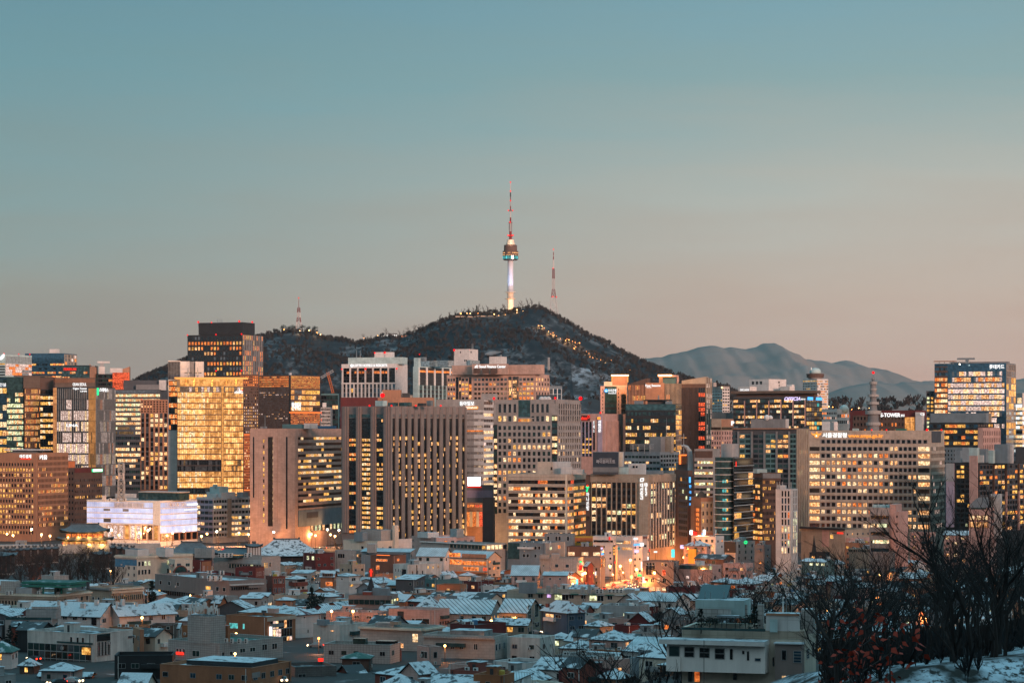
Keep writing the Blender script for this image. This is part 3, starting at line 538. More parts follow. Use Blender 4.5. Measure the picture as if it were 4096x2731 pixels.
# --- perforated brown towers
b=T('office_tower','brown perforated tower with an orange lattice crown, right of the golden tower',1035,1155,1280,1500,2210,'dark_brown','roof_dark',dl=36)
b.facade('L',30,5,1503,1548,fx=.6,fy=.62,pd=.15,sd=.17,mode='row',rows='8',pal='OkO',dark='NX',wall='rust');b.facade('L',30,20,1548,1720,fx=.5,fy=.5,pd=.12,sd=.14,mode='row',rows='00342100001122110000',pal='PgW',dark='gNN',wall='dark_brown')
b.slab('glass_joint','R',1155,1162,1500,1720,'glass_black',0,.3);b.facade('R',30,12,1503,1553,fx=.7,fy=.6,pd=.2,sd=.25,mode='row',rows='8',pal='YOkY',dark='kN',x=(1163,1279),wall='rust',pier='rust');b.facade('R',8,4,1556,1646,fx=.94,fy=.68,pd=.15,sd=.3,mode='row',rows='5665',pal='YWk',dark='gNg',x=(1163,1279),wall='dark_brown');b.slab('light_strip','R',1156,1279,1647,1651,'strip_orange',.2,.9);b.facade('R',24,6,1652,1698,fx=.55,fy=.5,pd=.15,sd=.17,mode='row',rows='6',pal='OOk',dark='XN',x=(1160,1279),wall='rust')
b.text('현대해상','R',1165,1202,1608,1640,'sign_white',.6,.03);b.top('rooftop_unit',1155,1166,1491,1501,m='white_panel');b.end()
b=T('office_tower','dark brown tower pierced by square lit windows, tucked right against the golden tower',960,1033,1036,1498,2190,'dark_brown','roof_dark',dr=30)
b.facade('L',10,4,1502,1545,fx=.55,fy=.55,pd=.12,sd=.14,mode='row',rows='5',pal='O',dark='XN',wall='rust');b.facade('L',10,15,1550,1733,fx=.45,fy=.5,pd=.2,sd=.22,mode='row',rows='002224556655566',pal='WYP',dark='gX');b.slab('light_strip','L',972,999,1736,1739,'strip_orange',.2,.9);b.facade('L',7,20,1742,1956,fx=.5,fy=.5,pd=.2,sd=.22,mode='row',rows='2223323333',pal='YC',dark='X',x=(974,999),wall='orange_paint');b.slab('light_strip','L',972,999,1958,1961,'strip_orange',.2,.9);b.end()
# --- pink granite block
b=T('office_tower','pink granite block with dark vertical slits on one side and ribbon windows on the other',1000,1180,1375,1714,1650,'pink_granite',a=.32)
b.slab('window_strip','L',1012,1017,1747,1990,'glass_black',0,.08);b.slab('window_strip','L',1072,1091,1747,2105,'glass_brown',0,.08);b.slab('window_strip','L',1144,1150,1747,2115,'glass_black',0,.08);b.slab('joint','L',1109,1110,1747,2095,'brown_brick',0,.05)
b.facade('L',1,15,1752,2095,fx=.9,fy=.6,pd=0,sd=0,rows='5',pal='Y',dark='YN',x=(1052,1058));b.facade('L',1,15,1749,2095,fx=.95,fy=.5,pd=0,sd=0,rows='9',pal='C',x=(1087,1092));b.facade('R',18,13,1742,2040,fx=1,fy=.46,pd=0,sd=.5,mode='row',rows='6365468563641',pal='YWCY',dark='NND',x=(1192,1374));b.slab('podium_grille','R',1192,1374,2042,2108,'blue_grey',0,.4);b.facade('R',9,1,2102,2130,fx=.6,fy=.9,pd=.3,rows='6',pal='CGW',dark='XD',x=(1240,1374),wall='dark_grey');b.slab('louver_panel','R',1225,1270,2052,2075,'dark_grey',.4,.6)
b.top('rooftop_unit',1127,1268,1696,1714,dy=14,m='teal_wall',r=.4,roofm='roof_dark');b.top('rooftop_unit',1215,1270,1693,1714,dy=9,m='white_panel',r=.4);b.top('rooftop_unit',1040,1068,1705,1714,dy=8,m='mid_grey');b.top('rooftop_unit',1270,1345,1703,1714,dy=11,m='tank_blue',r=.3);b.mast(1060,1660,1713,r=.2);b.mast(1240,1685,1713)
b.end()
# --- under construction + crane
b=T('office_tower','dark unfinished block behind scaffolding, under the tower crane',1284,1352,1356,1574,2320,'teal_wall','roof_dark',dr=20)
b.facade('L',6,7,1580,1715,fx=.9,fy=.7,pd=.2,sd=.3,mode='row',rows='0010010',pal='TW',dark='XtE',wall='charcoal');b.end()
b=T('scaffolded_building','half-built block wrapped in pale scaffolding, beside the orange lattice tower',1283,1322,1330,1628,2280,'mid_grey','roof_dark',dr=16,par=0)
b.facade('L',8,6,1630,1715,fx=.8,fy=.8,pd=.6,sd=.6,mode='row',rows='01',pal='R',dark='gX',wall='trim_white',pier='trim_white');b.top('scaffold',1290,1305,1610,1630,m='trim_white');b.end()
# --- hotel slabs
b=T('hotel','white-framed hotel slab with dark window bays and a white name across the top',1366,1585,1630,1455,2600,'white_panel','roof_grey',dr=40,cat='hotel')
b.facade('L',7,1,1470,1530,fx=.80,fy=.97,pd=.7,sd=.4,mode='row',pal='D',dark='D',x=(1371,1584));
b.facade('L',14,5,1471,1529,fx=.86,fy=.8,pd=.15,sd=.1,x=(1371,1584),rows='06001',pal='O',dark='XNg',wall='charcoal',pier='charcoal',v=(b.z(1471),b.z(1529)));b.facade('L',14,6,1534,1640,fx=.62,fy=.85,pd=.9,sd=.15,rows='010021',pal='YO',dark='DgU',x=(1371,1584),wall='mid_grey',pier='white_panel')
for i in range(8):x=1371+i*213/7;b.slab('pier','L',x-2.5,x+2.5,1468,1534,'white_panel',0,1.4,own=False)
b.slab('beam','L',1366,1585,1530,1535,'white_panel',0,1.3,own=False)
b.text('LOTTE HOTELS & RESORTS','L',1416,1550,1455.5,1465.5,'sign_white',1.6,.05);mb=MB();mb.sphere(b.pt('L',b.u('L',1408),b.z(1461),1.2),1.6,'sign_white',12);mb.build('sign_emblem',b.root)
b.top('penthouse',1390,1628,1429,1456,dy=9,m='pale_teal',r=.3);b.top('roof_deck',1497,1577,1408,1430,dy=14,m='white_panel',r=.4,roofm='roof_dark')
for x,y,r_ in ((1499,1411,1.4),(1539,1410,1.7),(1565,1411,1.1),(1367,1476,1.3),(1462,1475,1.7),(1587,1474,1.4)):b.beacon(x,y,dy=13 if y<1420 else -1.5,r=r_)
b.mast(1426,1400,1430,r=.4);b.mast(1441,1400,1430,r=.4);b.end()
b=T('hotel','pale teal hotel slab with tall white fins, half hidden behind the pink granite office',1652,1672,1830,1466,2660,'pale_teal','roof_grey',dr=80,cat='hotel')
b.facade('R',5,7,1469,1540,fx=.84,fy=.8,pd=1.0,sd=.1,mode='row',rows='0710200',pal='O',dark='XD',x=(1674,1830),wall='charcoal',pier='trim_white');b.facade('R',10,6,1540,1640,fx=.8,fy=.85,pd=1.0,sd=.1,mode='row',rows='0',pal='O',dark='XDt',x=(1674,1830),wall='teal_wall',pier='pale_teal')
b.top('penthouse',1672,1816,1442,1466,dy=12,m='glass_pale',r=.3);b.top('rooftop_unit',1655,1682,1431,1466,dy=5,m='pale_teal');b.top('rooftop_unit',1680,1706,1428,1444,dy=10,m='steel');b.beacon(1678,1417,r=1);b.end()
b=T('service_tower','white windowless plant tower with small square openings above the pink granite office',1816,1877,1912,1396,2450,'white_panel','snow',dr=22)
for sd_,x,y in (('L',1840,1405),('R',1882,1404),('L',1857,1438),('L',1863,1438)):b.slab('window',sd_,x,x+4,y,y+7,'glass_black',0,.1)
b.beacon(1817,1400,r=1.8);b.beacon(1876,1400,r=1.2);b.mast(1888,1373,1396,r=.3);b.mast(1892,1373,1396,r=.3);b.slab('glass_wing','R',1873,1912,1440,1460,'glass_pale',0,2);b.end()
b=T('service_tower','white rooftop cooling block giving off a wisp of steam',1957,2004,2027,1426,2400,'white_panel','roof_grey',dr=16);b.top('vent',1999,2007,1418,1427,m='steel');b.end()
b=T('office_tower','pink granite office with stepped shoulders and a white lit name on its crown',1787,2140,2197,1497,2120,'pink_granite',dr=34)
for x0,x1,n,ro in ((1790,1822,3,'48363'),(1845,1875,2,'37463'),(1895,2030,9,'11100'),(2075,2136,4,'16664')):b.facade('L',n,6,1507,1620,fx=.72,fy=.56,pd=.25,sd=.3,mode='cell',rows=ro+'3',pal='YOW',dark='DXg',x=(x0,x1))
for x0,x1 in ((1824,1834),(1837,1843),(1876,1886),(2034,2046),(2051,2068),(2069,2074)):b.facade('L',1,8,1505,1620,fx=.95,fy=.9,pd=.1,sd=.06,mode='col',rows='23',pal='OW',dark='XD',x=(x0,x1),wall='dark_brown')
b.facade('R',5,6,1507,1620,fx=.5,fy=.6,rows='12',pal='W',dark='DX')
b.top('penthouse',1805,2178,1459,1497,dy=4,m='pink_granite',r=.12);c=b.S if 0 else b
yb_=b.Y+3
for i in range(4):b.top('louver_panel',1894+i*34,1922+i*34,1473,1494,dy=1.2,m='dark_brown',r=.02)
b.top('crown_block',1888,2034,1455,1497,dy=2.2,m='pink_granite',r=.05)
me=textmesh('Seoul Finance Center','sign_white',.05);Yr=b.Y-.6
for v in me.vertices:X_=wx(1917+v.co.x*106,Yr);p_=b.local(X_,Yr);v.co=(p_[0],p_[1]+v.co.z*2,wz(1471-v.co.y*11,Yr)-b.zb)
put('sign_lettering',me,b.root)
me=textmesh('sfc','sign_white',.03,shear=.3)
for v in me.vertices:X_=wx(1898+v.co.x*16,Yr);p_=b.local(X_,Yr);v.co=(p_[0],p_[1]+v.co.z*2,wz(1472-v.co.y*14,Yr)-b.zb)
put('sign_lettering',me,b.root);b.end()
b=T('office_building','small pale block with white frames tucked between the granite office and the snowy rock face',2197,2246,2249,1544,2500,'blue_grey',dr=14);b.facade('L',3,3,1554,1620,fx=.8,fy=.8,pd=.6,sd=.3,rows='01',pal='W',dark='Ug',pier='trim_white');b.end()
# --- copper roofed blocks behind the fin tower
b=T('office_building','dark maroon block with a big red beacon, just behind the striped tower',1362,1505,1512,1590,1760,'maroon',dr=20);b.slab('wall_panel','L',1364,1503,1592,1625,'maroon',0,.1);b.beacon(1530,1581,dy=-3,r=2.6);b.mast(1528,1566,1580,dy=-3,r=.5,m='trim_white');b.end()
b=T('office_building','copper-coloured tiled block with a brick plant room, behind the striped tower',1505,1733,1738,1590,1775,'copper',dr=20)
b.top('plant_room',1529,1605,1559,1590,dy=7,m='brown_brick');b.top('rooftop_unit',1608,1640,1572,1590,m='pole_dark');b.top('rooftop_unit',1640,1650,1580,1590,m='tan_stone');b.mast(1595,1550,1562,r=.6);b.end()
# --- the striped fin tower
b=T('office_tower','huge striped tower of stone fins and dark glass strips, behind the cream apartments',1369,1560,1864,1624,1560,'fin_stone','roof_dark',dl=32)
for x0,x1,n,ro,pal in ((1397,1426,3,'0016503850305020350707','YWO'),(1448,1484,4,'0029889899898989999999','CWY'),(1507,1535,3,'0015077089998960879789','YWK')):
 b.facade('L',n,24,1672,2140,fx=.9,fy=.55,pd=.12,sd=.06,mode='row',rows=('00'+ro+'7')[:24]if 0 else '1'+ro[:23].ljust(23,'7'),pal=pal,dark='X',x=(x0,x1),wall='charcoal')
 b.slab('glass_head','L',x0,x1,1656,1669,'glass_teal',0,.15)
for x0,x1 in ((1370,1396),(1427,1447),(1485,1506),(1536,1559)):b.slab('pier','L',x0+1,x1-1,1626,2135,'fin_stone',0,1.3,own=False);b.slab('pier','L',x0+(x1-x0)*.3,x1-(x1-x0)*.3,1626,2135,'fin_stone',1.25,2.0,own=False)
zc=[b.u('R',1560+i*25.33)for i in range(13)]
for i in range(12):
 a,c_=zc[i],zc[i+1];g=c_-a
 zt,z0=b.z(1672),2.;n=24;ch=(zt-z0)/n;lit=[3,4,5,6,6,5,4,4,4,3,4,4][i];rr_=b.r;mb=MB()
 us=[a+g*q for q in (.24,.28,.47,.50,.70,.74)]
 vs_=[z0]+[z0+j*ch+ch*f for j in range(n)for f in (.2,.8)]+[zt]
 for v_ in vs_:mb.v+=[b.pt('R',u_,v_,.08)for u_ in us]
 for j in range(len(vs_)-1):
  for q in range(5):
   on=j%2 and q%2 and j//2<n-3 and rr_.random()<lit/11
   mb.f.append((j*6+q,j*6+q+1,j*6+q+7,j*6+q+6));mb.m.append(mb.mi(PAL[rr_.choice('YWK')]if on else 'glass_black'))
 mb.build('window_strip',b.root)
 for q0,q1,n1 in ((0,.10,.8),(.14,.22,.5),(.76,.84,.5),(.88,.98,.8)):b.strip('R',a+g*q0,a+g*q1,0,b.H-.2,'fin_stone',n1)
 for q0 in (.03,.165,.785,.91):b.strip('R',a+g*q0,a+g*(q0+.03),0,b.H-.3,'tile_wall',1.0)
 b.strip('R',a+g*.2,a+g*.7,b.z(1655),b.H-.2,'fin_stone',.6);b.strip('R',a+g*.25,a+g*.68,b.z(1667),b.z(1655),'glass_grey',.2,name='glass_head')
for x in (1478,1566,1663,1763):b.beacon(x,1622,dy=0,r=.9)
for x0,x1,y0,m in ((1500,1548,1602,'pale_teal'),(1550,1592,1610,'glass_teal'),(1595,1647,1609,'glass_teal'),(1706,1732,1602,'steel')):b.top('rooftop_unit',x0,x1,y0,1624,dy=14,m=m)
b.top('rooftop_unit',1670,1705,1612,1624,m='pole_dark',dy=10);b.end()
# --- newspaper tower
b=T('office_tower','grey newspaper tower with rounded glass corner and white lettering, beside the striped tower',1745,1935,1988,1597,1810,'grey_stone',dr=30)
b.facade('L',14,14,1640,2010,fx=.4,fy=.3,pd=.15,sd=.25,mode='row',rows='0',pal='W',dark='DX',x=(1862,1934));b.facade('L',6,14,1640,2010,fx=.97,fy=.42,pd=.1,sd=.5,mode='row',rows='02880658877888',pal='CCWP',dark='gP',x=(1896,1935),wall='white_panel');b.facade('R',6,18,1600,2020,fx=.96,fy=.5,pd=.08,sd=.6,mode='row',rows='012008803879988999',pal='CCW',dark='gPg',wall='white_panel')
b.slab('light_strip','L',1864,1933,1720,1726,'lit_orange',.3,.6);b.text('동아일보','L',1840,1898,1604,1622,'sign_white',.9,.05);mb=MB();b.fb(mb,'L',b.u('L',1862),b.u('L',1912),b.z(1635),b.z(1625),.1,.5,'sign_orange');mb.build('sign_board',b.root);b.text('dongA.com','L',1874,1910,1626,1634,'sign_white',.8,.03);b.text('채널','L',1862,1872,1626,1634,'sign_white',.8,.03);b.top('crown_drum',1925,1990,1574,1600,dy=6,m='grey_stone');b.end()
# --- grey gridded tower with red beacons
b=T('office_tower','grey stone tower with a regular grid of square windows and red beacons on its corners',1974,2231,2322,1598,1620,'grey_stone',dr=46)
b.facade('L',11,5,1600,1660,fx=.55,fy=.8,pd=.3,sd=.0,rows='0',pal='W',dark='DX',x=(1990,2206),v=(b.z(1614),b.z(1650)),pn=0)if 0 else None
for x0,x1,n in ((1990,2070,4),(2122,2200,4)):b.facade('L',n,1,1612,1652,fx=.55,fy=.85,pd=.5,sd=.3,rows='0',dark='DX',x=(x0,x1));b.facade('L',n,1,1660,1688,fx=.6,fy=.75,pd=.3,sd=.3,rows='6',pal='WYC',dark='DX',x=(x0,x1))
b.facade('L',4,4,1600,1668,fx=.95,fy=.95,pd=.1,sd=.12,rows='0',dark='tE',x=(2074,2121),wall='charcoal',mode='row');b.facade('L',6,1,1670,1690,fx=.9,fy=.6,pd=.1,sd=.2,rows='7',pal='OkY',dark='N',x=(2073,2140))
b.facade('L',11,14,1698,2058,fx=.58,fy=.62,pd=.4,sd=.45,rows='02331433553221',pal='WWCYO',dark='DXDE',x=(1990,2206));b.facade('L',1,14,1698,2058,fx=.9,fy=.6,pd=.1,sd=.1,rows='0288688888888',pal='CWG',dark='tE',x=(1975,1989),mode='col',wall='charcoal');b.facade('L',2,15,1660,2058,fx=.95,fy=.6,pd=.1,sd=.1,rows='720773000000000',pal='WCG',dark='tEE',x=(2208,2229),mode='col',wall='charcoal')
b.facade('R',10,3,1612,1685,fx=.6,fy=.85,pd=.4,sd=.3,rows='0',dark='gD',mode='row');b.facade('R',10,14,1698,2058,fx=.58,fy=.62,pd=.35,sd=.4,rows='03135321',pal='CWg',dark='gDg',mode='row')
for x,y,r_ in ((2322,1593,2.0),(1976,1593,1.4),(2221,1592,1.2)):b.beacon(x,y,dy=0 if x>2000 else 14,r=r_)
mb=MB()
for x in (2166,2180,2194):p_=b.local(wx(x,b.Y+10),b.Y+10);mb=MB();mb.sphere((*p_,b.H+.3),2.0,'white_panel',10);mb.build('radome',b.root)
b.top('rooftop_unit',2145,2222,1579,1598,dy=18,m='dark_grey',r=.3);b.end()
# --- lit screen, theatre
b=T('office_building','low dull block carrying a blazing white video screen, at the foot of the newspaper tower',1861,1972,1976,1941,1660,'mid_grey',dr=20);b.slab('wall_panel','L',1863,1971,1960,1990,'lavender',0,.2)
mb=MB();b.fb(mb,'L',b.u('L',1868),b.u('L',1926),b.z(1945),b.z(1904),.3,1.3,'trim_dark');mb.build('screen_frame',b.root);mb=MB();b.fq(mb,'L',b.u('L',1871),b.u('L',1923),b.z(1942),b.z(1907),1.36,'screen');mb.build('video_screen',b.root)
b.slab('sign_surround','L',1864.5,1868,1906,1945,'sign_red',.2,1.2);b.slab('sign_surround','L',1868,1926,1945.5,1948,'sign_red',.2,1.2);b.end()
b=T('theatre','theatre portico with floodlit orange columns, under the video screen',1858,1938,1943,2012,1640,'copper',dr=14,cat='theatre');b.facade('L',8,1,2016,2029,fx=.75,fy=.8,pd=.2,rows='9',pal='OR',dark='R',name='window');b.facade('L',3,1,2045,2106,fx=.58,fy=.95,pd=1.6,sd=.2,rows='9',pal='RO',dark='R',pier='ivory',mode='cell');b.end()
b=T('office_building','black windowless box at the foot of the grey gridded tower',1930,1972,1980,1992,1600,'charcoal','roof_dark',dr=15);b.end()
# --- ribbon window office
b=T('office_building','beige office with bands of ribbon windows, many glowing, and white plant on its roof',2033,2270,2342,1896,1310,'beige_stone',dr=42)
yy=[1921,1947.5,1973.5,1999,2025,2051,2077.5,2103,2130,2156];ro=['1','5','5','6','5','4','6','5','7','6']
for y,p_ in zip(yy,ro):b.facade('L',24,1,y,y+14.5,fx=.97,fy=.96,pd=.06,sd=.05,mode='row',rows=p_,pal='CCWO' if y>1930 else 'OR',dark='NXN',x=(2034,2269),name='window_band');b.facade('R',12,1,y,y+14.5,fx=.95,fy=.96,pd=.06,sd=.05,mode='row',rows=p_ if y>1930 else '2',pal='WYO' if y>1930 else 'R',dark='NX',name='window_band')
for y0,y1 in zip([1898]+[y+15.2 for y in yy[:-1]],[1920.6]+[y-.5 for y in yy[1:]]):b.slab('spandrel','L',2033,2270,y0,y1,'beige_stone',-.02,.55,own=False);b.slab('spandrel','R',2270,2342,y0,y1,'beige_stone',-.02,.56,own=False);b.slab('groove','L',2034,2269,(y0+y1)/2-.6,(y0+y1)/2+.6,'dark_brown',.5,.58,own=False)
b.slab('pier','L',2262,2270,1898,2165,'ivory',0,.62,own=False)
b.top('penthouse',2150,2212,1846,1896,dy=9,m='beige_stone',r=.8);b.top('penthouse',2208,2285,1846,1896,dy=12,m='white_panel',r=.7);b.top('rooftop_unit',2243,2290,1866,1896,dy=5,m='white_panel',r=.5);b.top('rooftop_unit',2288,2338,1877,1896,dy=8,m='white_panel',r=.5);b.slab('louver_panel','L',2151,2211,1868,1880,'dark_brown',-9.1,-8.9)if 0 else None
b.top('window_band',2152,2210,1867,1879,dy=8.2,m='glass_brown',r=.05)
for x in (2200,2212,2228):b.mast(x,1833,1847,dy=12,r=.08)
b.end()
# --- securities building with piers
b=T('office_building','brown stone office of tall piers with white vertical signs, facing the lit avenue',2362,2600,2698,1897,1300,'tan_stone',dl=33)
b.facade('L',3,8,1930,2145,fx=.78,fy=.6,pd=.55,sd=.1,rows='80887721',pal='CWY',dark='XDN',x=(2366,2427),wall='charcoal',pier='tan_stone');b.facade('L',3,8,1930,2145,fx=.78,fy=.6,pd=.55,sd=.1,rows='80018349',pal='CWG',dark='XDN',x=(2427,2487),wall='charcoal',pier='tan_stone');b.facade('L',3,8,1930,2145,fx=.78,fy=.6,pd=.55,sd=.1,rows='20368340',pal='CGWY',dark='XDN',x=(2487,2545),wall='charcoal',pier='tan_stone')
b.slab('crown_band','L',2362,2556,1899,1929,'tan_stone',0,.56,own=False);b.slab('sign_wall','L',2557,2597,1899,2190,'tan_stone',0,.9)
b.facade('R',9,9,1930,2195,fx=.68,fy=.7,pd=.45,sd=.1,mode='col',rows='46635324',pal='CWG',dark='XD',wall='charcoal',pier='granite_base');b.slab('crown_band','R',2600,2698,1899,1929,'tan_stone',0,.9,own=False)
b.text('대\n신\n증\n권','L',2563,2576,1932,1997,'sign_white',1.2,.05,lsp=1.0);b.text('KB\n증\n권','L',2581,2593,1931,1982,'sign_white',1.2,.05,lsp=1.0)
mb=MB();P_=[(2564,1912),(2579,1910),(2579,1922),(2574,1926),(2563,1926)];P2=[(2568,1915),(2574,1914),(2574,1921),(2568,1922)]
mb.poly([b.pt('L',b.u('L',x),b.z(y),1.3)for x,y in P_],'sign_white');mb.poly([b.pt('L',b.u('L',x),b.z(y),1.36)for x,y in P2],'tan_stone');mb.build('sign_emblem',b.root)
b.top('rooftop_unit',2514,2586,1853,1897,dy=9,m='white_panel');b.top('rooftop_unit',2470,2516,1868,1897,dy=7,m='pale_teal');b.top('rooftop_unit',2568,2655,1882,1897,dy=14,m='blue_grey',r=.3);b.top('billboard_base',2372,2474,1888,1897,dy=4,m='dark_grey',r=.15)
for x in (2531,2543,2555):b.top('window',x,x+8,1862,1871,dy=8.5,m='glass_black',r=.1)
b.end()
c=T('billboard','big dark rooftop billboard with pale Korean lettering, on top of the piered stone office',2371,2474,2477,1806,1306,'steel','steel',dr=3,cat='billboard',par=0,zb=wz(1890,1306))
c.slab('billboard_face','L',2372,2473,1808,1887,'billboard_blue',0,.2);c.text('하이원리조트','L',2385,2461,1838,1853,'sign_dull',.35,.03);c.text('사계절 가족형 종합 휴양지','L',2397,2447,1832,1837,'sign_dull',.35,0.);c.slab('billboard_skirt','L',2372,2473,1868,1887,'mid_grey',.2,.24);c.end()
c=T('sign_box','blank white rooftop box standing beside the dark billboard',2474,2492,2495,1807,1312,'white_panel','steel',dr=4,cat='sign',par=0,zb=wz(1866,1312));c.slab('sign_panel','L',2475,2491,1809,1864,'ivory',0,.1);c.end()
b=T('office_building','narrow dark stone slab with a green and white vertical bank sign, beside the ribbon-window office',2343,2361,2364,1900,1312,'dark_brown',dr=20);b.text('하\n나\n은\n행','L',2345,2357,1968,2040,'sign_white',.7,.05,lsp=1.);
mb=MB();mb.tube([b.pt('L',b.u('L',x),b.z(y),.8)for x,y in ((2344,1945),(2350,1950),(2356,1946))],.45,'sign_green',5);mb.tube([b.pt('L',b.u('L',x),b.z(y),.8)for x,y in ((2350,1950),(2350,1958),(2346,1962),(2350,1966))],.4,'sign_green',5);mb.sphere(b.pt('L',b.u('L',2350),b.z(1942),.8),.6,'sign_red',8);mb.build('sign_emblem',b.root)
mb=MB();mb.tube([b.pt('L',b.u('L',2352+5*math.cos(t*math.pi/6)),b.z(2071+7*math.sin(t*math.pi/6)),.3)for t in range(13)],.3,'sign_black',5,cap=False);mb.build('wall_emblem',b.root);b.end()
# --- broadcasting block + bank + hotel cluster
b=T('office_building','pink-grey office with a red lit name and lavender panel, beside the gridded tower',2325,2418,2492,1655,1710,'pink_wall',dr=40)
b.facade('L',3,13,1686,1825,fx=.72,fy=.7,pd=.7,sd=.1,rows='0000007080880',pal='Y',dark='UX',x=(2327,2370),wall='charcoal',pier='lavender');b.slab('sign_wall','L',2392,2410,1660,1820,'lavender',0,.6);b.slab('window_strip','L',2373,2380,1684,1800,'glass_black',0,.1)
mb=MB();b.fb(mb,'L',b.u('L',2318),b.u('L',2360),b.z(1682),b.z(1660),.1,.5,'maroon');mb.build('sign_board',b.root);b.text('cobaco','L',2320,2351,1665,1678,'sign_red',.8,.06);mb=MB()
for t in range(9):
 mb=MB();mb.sphere(b.pt('L',b.u('L',2356+4*math.cos(t*.7)),b.z(1666+5*math.sin(t*.7)),.8),.28,'sign_red',6);mb.build('sign_dot',b.root)
b.text('서\n울\n신\n문','L',2394,2406,1680,1728,'sign_white',1.0,.05,lsp=1.);b.slab('sign_panel','L',2391,2403,1667,1677,'sign_orange',.7,1.0);b.text('프\n레\n스','L',2373,2379,1684,1728,'sign_white',.4,.03,lsp=1.);b.facade('R',11,12,1683,1825,fx=.5,fy=.9,pd=.9,sd=.05,mode='col',rows='0012233444',pal='WP',dark='NXg',x=(2424,2478),wall='dark_brown',pier='pink_wall');b.beacon(2402,1650,r=1);b.end()
b=T('bank_building','tall grey bank tower with a round blue emblem and a glowing orange crown',2402,2508,2511,1544,2010,'pink_wall',dr=28,cat='office building')
b.slab('glass_bay','L',2419,2467,1545,1655,'glass_teal',0,.1);b.facade('L',6,2,1610,1655,fx=.95,fy=.55,pd=.1,sd=.1,mode='row',rows='8',pal='CWG',dark='tD',x=(2419,2467),wall='charcoal');b.slab('glass_bay','L',2485,2504,1576,1655,'glass_dark',0,.1);b.facade('L',3,2,1612,1655,fx=.95,fy=.6,pd=.1,sd=.1,mode='row',rows='8',pal='Y',dark='D',x=(2485,2504),wall='charcoal')
for x in (2411,2474):b.facade('L',1,7,1550,1655,fx=.4,fy=.6,pd=0,sd=0,rows='0',dark='D',x=(x-3,x+3))
b.text('우리은행','L',2432,2466,1555,1568,'sign_white',.4,.05);b.text('WOORIBANK','L',2432,2466,1570,1575,'sign_white',.4,.05)
mb=MB();mb.sphere(b.pt('L',b.u('L',2425),b.z(1562),.5),1.5,'sign_blue',12);mb.build('sign_emblem',b.root);mb=MB();b.fb(mb,'L',b.u('L',2421),b.u('L',2429),b.z(1565),b.z(1562),1.9,2.2,'sign_white');mb.build('sign_emblem',b.root)
b.top('roof_screen',2416,2510,1526,1544,dy=7,m='ivory',r=.25);b.top('crown',2446,2514,1500,1528,dy=10,m='glow_canopy',r=.4);b.top('crown',2450,2510,1506,1540,dy=6,m='copper',r=.3);b.top('crown_strip',2445,2515,1499,1503,dy=8,m='bulb_warm',r=.3)
b.slab('dish','L',2486,2490,1568,1572,'lit_orange',.1,.4);b.slab('dish','L',2497,2501,1568,1572,'lit_orange',.1,.4);b.end()
b=T('hotel','dark hotel tower of slim vertical fins with a rising roofline and a white sign slab',2512,2823,2846,1535,1970,'dark_brown','roof_dark',dr=26,cat='hotel',par=0)
b.facade('L',12,12,1538,1790,fx=.5,fy=.85,pd=.9,sd=.1,mode='col',rows='505222100000',pal='OOY',dark='XN',x=(2513,2582),wall='charcoal',pier='copper');b.facade('L',13,12,1533,1790,fx=.55,fy=.85,pd=.9,sd=.1,mode='col',rows='001100000',pal='O',dark='NX',x=(2660,2726),wall='charcoal',pier='tan_stone')
b.slab('sign_wall','L',2583,2658,1530,1620,'copper',0,1.6);b.text('Four Seasons','L',2584,2644,1536,1545,'sign_white',2.0,.05);b.text('HOTEL','L',2588,2608,1546,1550,'sign_white',2.0,.04)
b.facade('L',14,12,1550,1810,fx=.6,fy=.9,pd=.9,sd=.1,mode='col',rows='0',pal='O',dark='NX',x=(2727,2794),wall='charcoal',pier='dark_brown');b.facade('L',3,13,1550,1800,fx=.85,fy=.75,pd=.2,sd=.1,rows='0908780880809',pal='R',dark='X',x=(2794,2820),wall='charcoal',pier='dark_brown');b.facade('R',3,14,1510,1800,fx=.55,fy=.8,pd=.6,sd=.2,mode='col',rows='4',pal='PP',dark='gN',pier='tan_stone')
# sloping crown of the wing
zA,zB=b.z(1522),b.z(1506);uA,uB=b.u('L',2727),b.WL;n0=-12
for pts in (((uA,b.H,0),(uB,b.H,0),(uB,zB,0),(uA,zA,0)),):b.w.poly([b.pt('L',u_,v_,.4)for u_,v_,_ in pts],'tan_stone')
b.w.poly([b.pt('L',uB,b.H,.4),b.pt('L',uB,b.H,n0),b.pt('L',uB,zB,n0),b.pt('L',uB,zB,.4)],'tan_stone');b.w.poly([b.pt('L',uA,zA,.4),b.pt('L',uB,zB,.4),b.pt('L',uB,zB,n0),b.pt('L',uA,zA,n0)],'roof_dark');b.w.poly([b.pt('L',uA,b.H,.4),b.pt('L',uA,zA,.4),b.pt('L',uA,zA,n0),b.pt('L',uA,b.H,n0)],'tan_stone')
zA,zB=b.z(1532),b.z(1511);uA,uB=b.u('L',2522),b.u('L',2590);b.w.poly([b.pt('L',uA,b.H,.3),b.pt('L',uB,b.H,.3),b.pt('L',uB,zB,.3),b.pt('L',uA,zA,.3)],'dark_brown');b.w.poly([b.pt('L',uA,zA,.3),b.pt('L',uB,zB,.3),b.pt('L',uB,zB,n0),b.pt('L',uA,zA,n0)],'roof_dark');b.w.poly([b.pt('L',uB,b.H,.3),b.pt('L',uB,b.H,n0),b.pt('L',uB,zB,n0),b.pt('L',uB,zB,.3)],'dark_brown')
